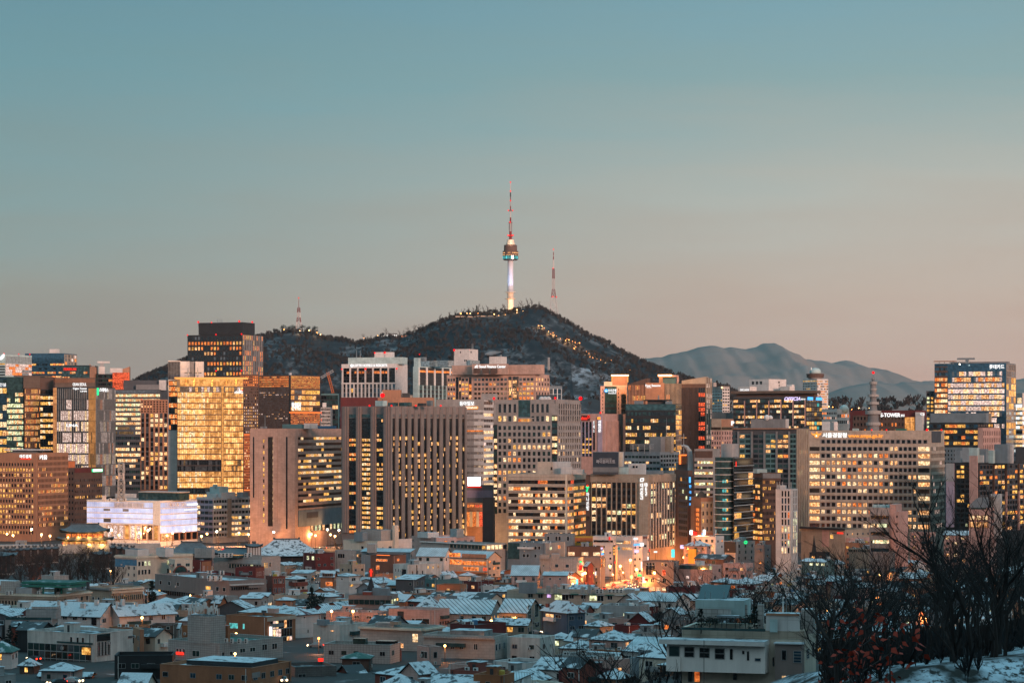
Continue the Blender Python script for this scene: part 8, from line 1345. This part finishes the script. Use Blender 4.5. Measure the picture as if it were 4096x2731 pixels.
# ================================================================== palace gate, palace roofs and walls
def hanok_roof(mb,W,D,z,rise,over,curl,m='roof_tile',top='snow_tile',hip=True,nseg=12):
 """curved tiled roof: W along x, D along y, sweeping up at the corners"""
 rows=6;ring=[]
 for k in range(rows+1):
  t=k/rows;e=1-t;w_=(W/2+over)*e+(W/2-D*.42 if hip else W/2-D*.2)*t;d_=(D/2+over)*e+.05*t
  zz_=z+rise*(t**1.45);pts=[]
  for sgn_x,sgn_y,along in ((-1,-1,0),(1,-1,1),(1,1,0),(-1,1,1)):
   for i in range(nseg):
    f=i/nseg*2-1
    if (sgn_x,sgn_y)==(-1,-1):p=(f*w_,-d_)
    elif (sgn_x,sgn_y)==(1,-1):p=(w_,f*d_)
    elif (sgn_x,sgn_y)==(1,1):p=(-f*w_,d_)
    else:p=(-w_,-f*d_)
    pts.append((p[0],p[1],zz_+curl*(abs(f)**3)*e*e))
  ring.append(pts)
 n=nseg*4;i0=len(mb.v)
 for pts in ring:mb.v+=pts
 k=mb.mi(top)
 for a in range(rows):
  for i in range(n):mb.f.append((i0+a*n+i,i0+a*n+(i+1)%n,i0+(a+1)*n+(i+1)%n,i0+(a+1)*n+i));mb.m.append(k)
 mb.f.append(tuple(i0+rows*n+i for i in range(n)));mb.m.append(mb.mi(m))
 j0=len(mb.v);mb.v+=[(x*.94,y*.9,zz-.55)for x,y,zz in ring[0]];kk=mb.mi('trim_dark')
 for i in range(n):mb.f.append((j0+i,j0+(i+1)%n,i0+(i+1)%n,i0+i));mb.m.append(kk)
 mb.f.append(tuple(j0+n-1-i for i in range(n)));mb.m.append(kk)
 ww=W/2-D*.42 if hip else W/2-D*.2;mb.box((-ww,-.35,z+rise-.1),(ww,.35,z+rise+.55),m,top='snow_tile')
 for s_ in (-1,1):mb.box((s_*ww-.5,-.45,z+rise),(s_*ww+.5,.45,z+rise+1.1),m)
GY=1600.;gk=GY/FP;gt=thing('palace_gate','two-tiered palace gate glowing gold under blue-grey tiled roofs, on a stone base','gate',(wx(340,GY),GY,wz(2260,GY)-4),.10)
def gzz(y):return wz(y,GY)-(wz(2260,GY)-4)
mb=MB();mb.box((-17,-6,0),(17,6,gzz(2178)),'granite_base',top='snow_patchy');mb.build('stone_base',gt)
for x in (-9,0,9):
 mb=MB();n=8;pts=[(x-2.2,-6.05,0)]+[(x-2.2*math.cos(i*math.pi/n),-6.05,4.2+2.2*math.sin(i*math.pi/n))for i in range(n+1)]+[(x+2.2,-6.05,0)];mb.poly(pts,'charcoal');mb.build('arched_passage',gt)
mb=MB()
for i in range(22):x=-17+i*34/21;mb.box((x-.55,-6.1,gzz(2178)),(x+.55,-5.5,gzz(2173)),'granite_base',top='snow')
mb.build('battlement',gt)
mb=MB();mb.box((-14,-4.2,gzz(2178)),(14,4.2,gzz(2160)),'canvas');mb.build('lower_storey',gt);mb=MB();mb.box((-12,-3.4,gzz(2150)),(12,3.4,gzz(2127)),'canvas');mb.build('upper_storey',gt)
for z0,z1,w_,y_ in ((2178,2160,14,4.35),(2147,2128,12,3.55)):
 for i in range(8):x=-w_+i*2*w_/7;mb=MB();mb.box((x-.3,-y_-.3,gzz(z0)),(x+.3,-y_+.1,gzz(z1)),'wood_red');mb.build('column',gt)
 mb=MB();mb.box((-w_-.5,-y_-.5,gzz(z1+4)),(w_+.5,-y_,gzz(z1)),'dancheong');mb.build('bracket_band',gt)
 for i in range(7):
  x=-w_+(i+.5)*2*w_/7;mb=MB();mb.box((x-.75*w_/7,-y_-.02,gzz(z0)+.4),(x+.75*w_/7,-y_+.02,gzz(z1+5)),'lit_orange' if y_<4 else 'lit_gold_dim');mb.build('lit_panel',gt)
mb=MB();hanok_roof(mb,30,10,gzz(2158),3.2,3.4,2.0,top='palace_tile');mb.build('lower_roof',gt);mb=MB();hanok_roof(mb,25,9,gzz(2126),5.0,3.6,2.2,top='palace_tile');mb.build('upper_roof',gt)
for x in (-12,-4,4,12):point_light('gate_light',Vector(gt.location)+Vector((x,-6.3,gzz(2176)+.3)),1500,(1,.5,.12),.2);point_light('gate_light',Vector(gt.location)+Vector((x*.85,-4.6,gzz(2146)+.2)),900,(1,.42,.10),.2)
def hanok(label,x0,x1,yr,ye,Y,dep,hip=True,name='palace_hall',cat='hall',top='palace_tile',rz=.08,wallm='charcoal'):
 k=Y/FP;W=(x1-x0)*k;zb_=gz(Y);t=thing(name,label,cat,(wx((x0+x1)/2,Y),Y+dep/2,zb_),rz);zr,ze=wz(yr,Y+dep/2)-zb_,wz(ye,Y)-zb_
 mb=MB();hanok_roof(mb,W*.86,dep,ze,max(1.5,zr-ze),W*.07,1.2,top=top,hip=hip);mb.build('roof',t);mb=MB();mb.box((-W*.40,-dep*.42,0),(W*.40,dep*.42,ze-.1),wallm);mb.build('wall',t)
 mb=MB();mb.box((-W*.42,-dep*.46,0),(W*.42,dep*.46,.8),'granite_base');mb.build('stone_base',t)
 for i in range(6):x=-W*.38+i*W*.76/5;mb=MB();mb.box((x-.2,-dep*.44,.8),(x+.2,-dep*.42,ze),'dark_brown');mb.build('column',t)
 FOOT.append((wx((x0+x1)/2,Y),Y+dep/2,W/2));return t
hanok('broad hip-roofed palace hall with a snowy front slope, left of the red tail lights',655,860,2168,2212,1330,16)
hanok('very wide palace hall with a great sweeping snowy roof, before the pink granite block',985,1290,2156,2222,1320,26,top='snow_tile')
hanok('long dark tiled palace gallery between the two snowy roofs',850,1040,2192,2215,1300,10)
hanok('small white-walled gate lodge with a tiled roof, on the palace gallery',978,1048,2172,2184,1290,8,wallm='white_panel')
hanok('palace pavilion with a dark snowy roof at the far left',-70,50,2202,2222,1290,18)
hanok('low palace gallery roof behind the bare park trees',360,440,2200,2216,1380,9)
for i in range(9):hanok('short tiled roof segment stepping along the palace wall',-20+i*28,10+i*28,2192-i*1.2,2203-i*1.2,1430+i*6,5,hip=False,name='wall_roof',cat='wall roof',rz=.15).__setitem__('group','stepped palace wall roofs left of the gate')
for i in range(4):hanok('short tiled roof segment stepping down right of the gate base',438+i*26,464+i*26,2178+i*3,2190+i*3,1500-i*6,4,hip=False,name='wall_roof',cat='wall roof',rz=-.1).__setitem__('group','stepped palace wall roofs right of the gate')
t=thing('palace_wall','long grey stone palace wall running left from the gate','wall',(0,0,0));mb=MB();mb.box((wx(-60,1560),1560,-2),(wx(242,1560),1564,wz(2178,1560)),'granite_base',top='snow');mb.build('stone_wall',t)
t=thing('palace_wall','grey stone palace wall running right from the gate towards the plaza','wall',(0,0,0));mb=MB();mb.box((wx(438,1570),1570,-2),(wx(640,1570),1573,wz(2172,1570)),'granite_base',top='snow');mb.build('stone_wall',t)
for x0,x1,y0,lab in ((62,108,2162,'grey utility hut on the palace forecourt, left of the gate'),(120,176,2140,'white lit bus parked before the brick office')):
 if 'bus' in lab:continue
 H(lab,x0,x1-12,x1,y0,5,'concrete','snow',Y=1585,win=0,cl=0,cat='hut',name='utility_hut')
# ================================================================== avenue, plaza, lamps, cars, trees
def gstrip(pts,w_,m,dz,name,kind='structure'):
 mb=MB()
 for (xa,ya),(xb,yb)in zip(pts,pts[1:]):
  for i in range(6):
   f0,f1=i/6,(i+1)/6;a=Vector((xa+(xb-xa)*f0,ya+(yb-ya)*f0));b_=Vector((xa+(xb-xa)*f1,ya+(yb-ya)*f1));n=Vector((-(b_-a).y,(b_-a).x)).normalized()*w_/2
   mb.poly([(p.x,p.y,gz(p.y,p.x)+dz)for p in (a+n,a-n,b_-n,b_+n)][::-1],m)
 o=mb.build(name);o['kind']=kind;return o
AV=[(wx(2400,1000),1000),(wx(2440,1060),1060),(wx(2495,1125),1125),(wx(2575,1190),1190),(wx(2650,1255),1255),(wx(2715,1400),1400),(wx(2730,1700),1700)]
gstrip(AV,19,'road',.06,'road');gstrip([(x+12.3,y)for x,y in AV],5,'pavement',.18,'pavement');gstrip([(x-12.3,y)for x,y in AV],5,'pavement',.18,'pavement')
for k in (-3.2,3.2):gstrip([(x+k,y)for x,y in AV],.15,'road_paint',.07,'road_marking')
gstrip([(wx(-100,1660),1660),(wx(600,1660),1660),(wx(1400,1640),1640)],34,'road',.05,'road');gstrip([(wx(-100,1690),1690),(wx(1400,1675),1675)],20,'pavement',.15,'plaza');gstrip([(wx(1150,740),740),(wx(1260,800),800),(wx(1330,900),900)],5,'road',.05,'lane')
def avx(Y):return interp([(b_,a)for a,b_ in AV],Y)
# sodium lamps: the avenue, the plaza and the lanes of the old quarter
r=random.Random(5);WARM=(1,.30,.065)
for i in range(22):
 Y=1040+i*16;s_=-1 if i%2 else 1;lamp((avx(Y)+s_*10.5,Y,gz(Y)),7.5+(i%3),.62,'bulb_warm' if i%4 else 'bulb_orange',13000,WARM,'orange sodium lamp on a slim post along the busy lit avenue','lamps along the avenue')
for i in range(17):
 Y=1045+i*12;s_=1 if i%2 else -1;lamp((avx(Y)+s_*(13+r.uniform(0,3)),Y,gz(Y)),r.uniform(3.2,5),.42,'bulb_warm',3500,WARM,'low shopfront lamp glowing over the avenue pavement','shopfront lamps on the avenue','shop_lamp')
for i,q in enumerate((-20,28,52,126,166,200,446,476,557,592,668,690,735,806,828,867,956,994,1095,1103,1143,1201,1245,1262,1310,1322,1340,1356)):
 Y=1640+(i*37%60);lamp((wx(q,Y),Y,0),8.5 if i%3 else 11,.75,'bulb_warm' if i%3 else 'bulb_white',(4000 if 1000<q or 440<q<740 else 14000),(1,.40,.13),'tall plaza lamp with a warm white globe between palace and offices','lamps on the palace plaza')
for q,yb,H_,p_,lab in ((1224,2620,7,2600,'street lamp on a curved arm in the lit lane by the timber gable house'),(1160,2612,6,2200,'street lamp glowing beside the glazed café'),(1412,2560,7,1800,'white street lamp before the pale concrete yard'),(1326,2580,7,2200,'street lamp over the roof of the timber gable house'),(2012,2196,5,1500,'orange lamp above the teal-grey villa terrace'),(568,2420,5,1600,'orange lamp among evergreens left of the grey stone school'),(442,2315,5,1400,'single orange lamp in the dark palace park'),(3268,2214,6,9000,'bright orange lamp beside the black pointed spire'),(3322,2192,6,3500,'orange lamp before the long low museum'),(3770,2196,6,4500,'orange lamp glowing behind the branches by the peach house'),(2340,2335,6,3500,'orange lamp at the left kerb of the avenue end'),(3520,2330,5,2500,'orange lamp under the foreground branches'),(3700,2500,5,1500,'yellow lamp low among the dark branches'),(1965,2402,4,2500,'lamp by the lit yard left of the gabled hall'),(2720,2200,6,5000,'orange lamp beside the yellow stair tower'),(2790,2148,6,5000,'lamp in the gap by the old mansard block')):
 Y=Yfor(yb-70*H_/7*.6,H_)if yb<2400 else 760;lamp((wx(q,Y),Y,gz(Y,wx(q,Y))),H_,.42,'bulb_warm',p_,WARM,lab,'lamps in the old quarter lanes')
for x,y,z,p_ in ((1898,1620,9,9000),(1898,1622,4,9000),(2795,1285,14,14000),(2795,1287,24,12000),(2478,2000,wz(1520,2000),20000),(2672,1955,wz(1512,1955),16000),(840,1895,wz(1512,1895)-1,16000),(930,1895,wz(1512,1895)-1,12000),(760,1895,wz(1512,1895)-1,12000),(3310,2190,14,30000),(3390,2160,14,30000),(1880,1000,9,3500)):point_light('floodlight',(wx(x,y),y-5,z),p_,(1,.45,.15),.5)
r=random.Random(66);n=0
while n<46:
 Y=r.uniform(600,1180);q=r.uniform(150,3900);X=wx(q,Y)
 if 2300<q<2760 and Y>960 or (q<520 and Y>1000):continue
 if any((X-a)**2+(Y-c)**2<(e*.8)**2 for a,c,e in FOOT):continue
 lamp((X,Y,gz(Y,X)),r.uniform(3.6,5.2),.32,'bulb_warm' if r.random()<.7 else 'bulb_orange',r.uniform(900,2600),WARM,'small orange lamp in a lane between the packed low houses','small lamps between the houses','lane_lamp');n+=1
# signs standing over the avenue pavements
for i,(q,y,w_,h_,m,lab)in enumerate(((2517,2218,7,12,'sign_blue','blue'),(2538,2228,12,6,'sign_green','green'),(2594,2199,10,12,'sign_red','red'),(2692,2212,13,32,'sign_cyan','cyan'),(2622,2206,14,6,'sign_white','white'),(2558,2300,16,10,'sign_green','green'),(2382,2292,6,14,'sign_white','white'),(2402,2276,5,12,'sign_violet','violet'),(2460,2248,5,9,'sign_red','red'),(2728,2186,14,14,'sign_violet','violet'),(2308,2330,9,30,'sign_cyan','cyan'),(2592,2236,5,22,'sign_white','white'),(2566,2262,5,34,'sign_white','white'))):
 Y=1000+(2345-y)*2.0;t=thing('shop_sign',f"{lab} lit shop sign on a post, {('near the brown brick cube', 'by the kerb lamps', 'at the avenue mouth', 'over the far pavement')[i % 4]}, {('tall', 'wide', 'small', 'slim')[i // 4]}",'sign',(wx(q,Y),Y,gz(Y)));k=Y/FP
 zc_=wz(y,Y)-gz(Y);mb=MB();mb.box((-w_*k/2,-.2,zc_-h_*k/2),(w_*k/2,.2,zc_+h_*k/2),m);mb.build('sign_panel',t);mb=MB();mb.tube([(0,.1,0),(0,.1,zc_-h_*k/2)],.09,'pole_dark',4);mb.build('sign_post',t)
# cars
CM={}
def carparts(col):
 mb=MB();P=[(-2.2,.35),(2.2,.35),(2.25,.75),(1.25,.95),(.55,1.45),(-1.35,1.45),(-2.1,.98),(-2.25,.7)];k=mb.mi(col);n=len(P)
 for y in (-.85,.85):mb.v+=[(x,y*(.8 if z>1.2 else 1),z)for x,z in P]
 for i in range(n):mb.f.append((i,(i+1)%n,n+(i+1)%n,n+i));mb.m.append(k)
 mb.f.append(tuple(range(n))[::-1]);mb.f.append(tuple(range(n,2*n)));mb.m+=[k,k];body=mb.mesh('body')
 mb=MB();mb.poly([(1.27,-.66,.98),(1.27,.66,.98),(.60,.6,1.43),(.60,-.6,1.43)],'glass_black');ws=mb.mesh('windscreen')
 mb=MB();mb.lathe([(.34,-.1),(.34,.1)],'trim_dark',12);wh=mb.mesh('wheel');mb=MB();mb.sphere((0,0,0),.26,'headlight',8);hl=mb.mesh('headlight');mb=MB();mb.sphere((0,0,0),.2,'taillight',8);return body,ws,wh,hl,mb.mesh('tail_light')
def car(col,loc,rz,lab,grp):
 if col not in CM:CM[col]=carparts(col)
 bd,ws,wh,hl,tl=CM[col];t=thing('car',lab,'car',loc,rz,grp);put('body',bd,t);put('windscreen',ws,t)
 for x in (-1.35,1.4):
  for y in (-.84,.84):put('wheel',wh,t,(x,y,.34)).rotation_euler=(math.pi/2,0,0)
 for y in (-.6,.6):put('headlight',hl,t,(2.25,y,.72));put('tail_light',tl,t,(-2.25,y,.8))
 return t
for i in range(34):
 Y=1040+i*6.4;s_=1 if i%3 else -1;car(('white_paint','trim_dark','steel','red_paint')[i%4],(avx(Y)+s_*(2.2+4.0*(i%2)),Y,gz(Y)+.07),-math.pi/2-.12 if s_>0 else math.pi/2-.1,('white','black','silver','red')[i%4]+(' car with glaring headlights coming down the avenue' if s_>0 else ' car with red tail lights driving up the avenue'),'cars on the avenue')
for i,q in enumerate((60,150,215,560,640,720,905,1010,1120,1200,1290)):car(('white_paint','steel','trim_dark')[i%3],(wx(q,1650),1650+(i%3)*5,.06),0 if i%2 else math.pi,('white','silver','black')[i%3]+' car crossing the palace plaza road','cars on the plaza road')
r=random.Random(12);n=0
while n<24:
 Y=r.uniform(560,1150);q=r.uniform(100,3300);X=wx(q,Y)
 if 2300<q<2760 and Y>960 or (q<520 and Y>1000)or any((X-a)**2+(Y-c)**2<(e*.85+2)**2 for a,c,e in FOOT):continue
 i=n%3;car(('white_paint','trim_dark','steel')[i],(X,Y,gz(Y,X)),r.uniform(0,6.28),('white','black','silver')[i]+' car standing in a lane between the low houses','cars in the lanes');FOOT.append((X,Y,2.6));n+=1
t=thing('signal_gantry','cluster of bright red signal lamps over the dark palace roofs','traffic light',(wx(908,1480),1480,0));mb=MB();mb.tube([(0,0,0),(0,0,8.5)],.14,'pole_dark',5);mb.tube([(-3.5,0,8.5),(3.5,0,8.5)],.1,'pole_dark',5);mb.build('signal_post',t)
for x in (-2.6,-1.2,.9,2.4):mb=MB();mb.sphere((x,-.2,8.6+x*.1),.6,'beacon_red',8);mb.build('signal_lamp',t)
point_light('signal_light',(wx(908,1480),1477,8),4000,(1,.03,.03),.4)
# bare trees of the town
ST=[tree_mesh(70+i,9.5,'bark_pale',3,1.6,.5)for i in range(3)];PT=[tree_mesh(80+i,13,'bark_far',4,1.2,.55)for i in range(4)]
r=random.Random(31)
for i in range(26):
 Y=1035+i*13;s_=1 if i%2 else -1;X=avx(Y)+s_*(11.5+r.uniform(-1,2));place_tree(ST[i%3],'street_tree','bare street tree lit orange by the avenue lamps',(X,Y,gz(Y)),i,r.uniform(.8,1.15),'bare trees along the avenue')
for i in range(18):Y=1600+r.uniform(0,70);q=r.uniform(420,1370);place_tree(ST[i%3],'plaza_tree','bare tree lit orange on the palace plaza',(wx(q,Y),Y,0),i,r.uniform(.8,1.2),'bare trees on the plaza')
for i in range(140):Y=1010+r.uniform(0,400);q=r.uniform(-60,500);X=wx(q,Y);place_tree(PT[i%4],'park_tree','dark leafless tree in the palace park',(X,Y,gz(Y)),i,r.uniform(.9,1.5),'leafless trees in the palace park')
for i,(q,yb,s_,m,lab)in enumerate(((168,2302,1.1,0,'rust-coloured glowing tree in the dark palace park'),(1330,2230,.9,0,'pale bare tree before the sweeping palace roof'),(1120,2215,.9,0,'thin pale tree in front of the very wide palace hall'),(1408,2560,.9,0,'bare tree lit from below in front of the long pink house'),(1442,2556,.9,0,'second bare tree before the long pink house'),(1152,2600,.8,0,'bare bush glowing by the café corner'),(2042,2380,.7,0,'thin bare tree by the beige yard house'),(240,2690,.6,0,'thin bare tree before the dark red wall house'))):
 Y=1120 if yb<2400 else 770;Y={2302:1080,2230:1290,2215:1290,2690:580}.get(yb,Y);place_tree(ST[i%3],'bare_tree',lab,(wx(q,Y),Y,gz(Y)),i*2,s_)
point_light('tree_light',(wx(168,1078),1074,gz(1074)+1.5),3500,(1,.22,.05),.3)
PS=pine(9,8);RS=roundtree(8,9,'evergreen',500);TS=roundtree(8,10,'tan_leaf',500)
for q,Y,M_,s_,lab in ((40,700,PS,.7,'small conifer before the cream civic hall, nearest the edge'),(78,705,PS,.75,'small conifer before the cream civic hall'),(107,705,PS,.8,'wider conifer beside the grey-green villa'),(607,900,PS,1.25,'tall dark conifer left of the grey stone school'),(1260,870,RS,1.1,'bushy dark evergreen beside the striped balcony house'),(1246,880,PS,1.1,'spiky evergreen left of the red brick gabled house'),(1400,1090,RS,.8,'twisted garden pine before the concrete villa'),(1500,1000,RS,.8,'dark evergreen at the foot of the black steeple'),(1990,1010,TS,.85,'round tan-leaved tree right of the glowing restaurant'),(2040,1000,RS,.8,'dark round shrub by the vaulted shed'),(2455,850,RS,.7,'dark pine in front of the beige apartments'),(2285,1120,RS,.7,'roof-garden shrub above the square tiled house'),(3075,1090,RS,1.1,'dark evergreen beside the grey ribbed annexe'),(350,1180,RS,1.5,'big dark evergreen in front of the gate base'),(1190,1270,PS,.9,'small conifer before the great sweeping roof')):place_tree(M_,'evergreen_tree',lab,(wx(q,Y),Y,gz(Y)),q,s_)
# wires and poles
for i,(q,Y,H_)in enumerate(((577,880,11),(590,870,11),(1535,1010,11),(1925,900,12),(2140,930,12),(1405,720,9),(2130,720,10),(1840,720,9),(3110,1000,10))):
 t=thing('utility_pole',f"utility pole with crossarms rising {('beside the grey stone school', 'just right of the school conifer', 'before the dark brick cube', 'left of the beige yard house', 'above the vaulted shed', 'behind the cornice-topped villa', 'before the blue panelled house', 'by the grey classical villa', 'among the right-hand cottages')[i]}",'pole',(wx(q,Y),Y,gz(Y)),i);mb=MB();mb.tube([(0,0,0),(0,0,H_)],[.17,.11],'concrete',6);mb.build('pole',t)
 for z in (H_-.6,H_-1.6):mb=MB();mb.box((-1.1,-.06,z),(1.1,.06,z+.12),'steel');mb.build('crossarm',t)
 mb=MB();mb.lathe([(.3,H_-3.2),(.3,H_-2.2)],'mid_grey',8,(.4,0));mb.build('transformer',t)
# foreground trees on the dark slope
FT=[tree_mesh(200+i,17,'bark',4,.9,(.55,.7,.48,.78,.62)[i])for i in range(5)]
r=random.Random(77)
FL=[(2500,235,1.2),(2480,270,1.15),(2410,290,1.15),(2300,260,1.1),(2440,250,1.0),(2380,240,1.05),(2450,330,1.2),(2150,260,.9),(1850,330,1.0),(1990,300,.9)]
FL+=[(2700+i*27+r.uniform(-16,16),r.uniform(390,450),r.uniform(.95,1.35))for i in range(24)]
FL+=[(3290+i*12+r.uniform(-18,18),r.uniform(160,330),0)for i in range(73)]
FL=[(q,Y,s_ or r.uniform(.48,.84)*(1+.12*(q>3750)))for q,Y,s_ in FL]
for i,(q,Y,s_)in enumerate(FL):
 X=wx(q,Y);place_tree(FT[i%5],'dark_tree','tall black leafless tree with tangled twigs on the near slope',(X,Y,gz(Y,X)-.5),i*1.7,s_,'black bare trees on the near slope')
sp=[]
for i in range(2000):
 Y=r.uniform(135,440);q=r.uniform(2300 if Y>230 else 3100,4250);X=wx(q,Y)
 if 2640<q<3300 and Y<345 or (q>3560 and Y<180 and r.random()<.85):continue
 sp.append((X,Y,gz(Y,X)-.3))
wood('undergrowth',sp,['bark','twig_dark','bark'],(1.0,3.6),9,15,.02)
# red autumn leaves close by
def sapling(q,Y,H_,n,lab,seed):
 r=random.Random(seed);X=wx(q,Y);zg=gz(Y,X);t=thing('autumn_sapling',lab,'sapling',(X,Y,zg));zt=H_;tr,cr=MB(),MB()
 tr.tube([(0,0,-.3),(.05,0,zt*.5),(.0,.05,zt)],[.03,.02,.006],'bark',5)
 for k in range(9):z=zt*r.uniform(.45,.95);a=r.uniform(0,6.28);tr.tube([(0,0,z),(math.cos(a)*.5,math.sin(a)*.5,z+.35)],[.012,.004],'bark',3)
 for k in range(n):
  a=r.uniform(0,6.28);R_=r.uniform(.05,.42);c=Vector((R_*math.cos(a),R_*math.sin(a),zt*r.uniform(.55,1.05)));s_=r.uniform(.025,.055);d1=Vector((r.uniform(-1,1),r.uniform(-1,1),r.uniform(-1,.2))).normalized()*s_;d2=d1.cross(Vector((r.uniform(-1,1),r.uniform(-1,1),r.uniform(-1,1)))).normalized()*s_*.6
  cr.poly([c,c+d1*.6+d2,c+d1*1.3+d2*.5,c+d1*2,c+d1*1.3-d2*.5,c+d1*.6-d2],'red_leaf')
 tr.build('stem',t);cr.build('leaves',t)
for i,(q,y,Y,n,lab)in enumerate(((3450,2590,27,170,'sapling with withered rust-red leaves at the lower edge, under the bare trees'),(3560,2640,24,190,'small sapling full of rust-red leaves, in front of the snow slope'),(3400,2560,30,70,'thin sapling with a few red leaves beside the near white house'))):X=wx(q,Y);sapling(q,Y,wz(y,Y)-gz(Y,X)+.2,n,lab,i)
# wisp of steam leaving the roof vent
st=thing('steam','','',(wx(1978,2395),2395,wz(1410,2395)),0);st['kind']='stuff';mb=MB();mb.lathe([(.3,-6),(.9,-4),(1.7,0),(2.1,5),(1.4,9),(.3,11)],'trim_white',14);so_=mb.build('steam_wisp',st,True);so_.rotation_euler=(0,math.radians(-98),0);so_.location=(1.5,0,0)
sm=bpy.data.materials.new('steam');sm.use_nodes=True;q=sm.node_tree;q.nodes.clear();v=q.nodes.new('ShaderNodeVolumePrincipled');v.inputs['Color'].default_value=(.95,.95,.95,1);v.inputs['Density'].default_value=.22;q.links.new(v.outputs[0],q.nodes.new('ShaderNodeOutputMaterial').inputs['Volume']);so_.data.materials.clear();so_.data.materials.append(sm)
# thin haze over the whole city
hz=MB();hz.box((-9000,-300,-40),(9000,15500,640),'trim_white');ho=hz.build('haze');ho['kind']='stuff'
hm=bpy.data.materials.new('haze');hm.use_nodes=True;ht=hm.node_tree;ht.nodes.clear();hv=ht.nodes.new('ShaderNodeVolumePrincipled');hv.inputs['Color'].default_value=(.80,.84,.86,1);hv.inputs['Density'].default_value=HAZE;hv.inputs['Anisotropy'].default_value=.2
hout=ht.nodes.new('ShaderNodeOutputMaterial');ht.links.new(hv.outputs[0],hout.inputs['Volume']);ho.data.materials.clear();ho.data.materials.append(hm)
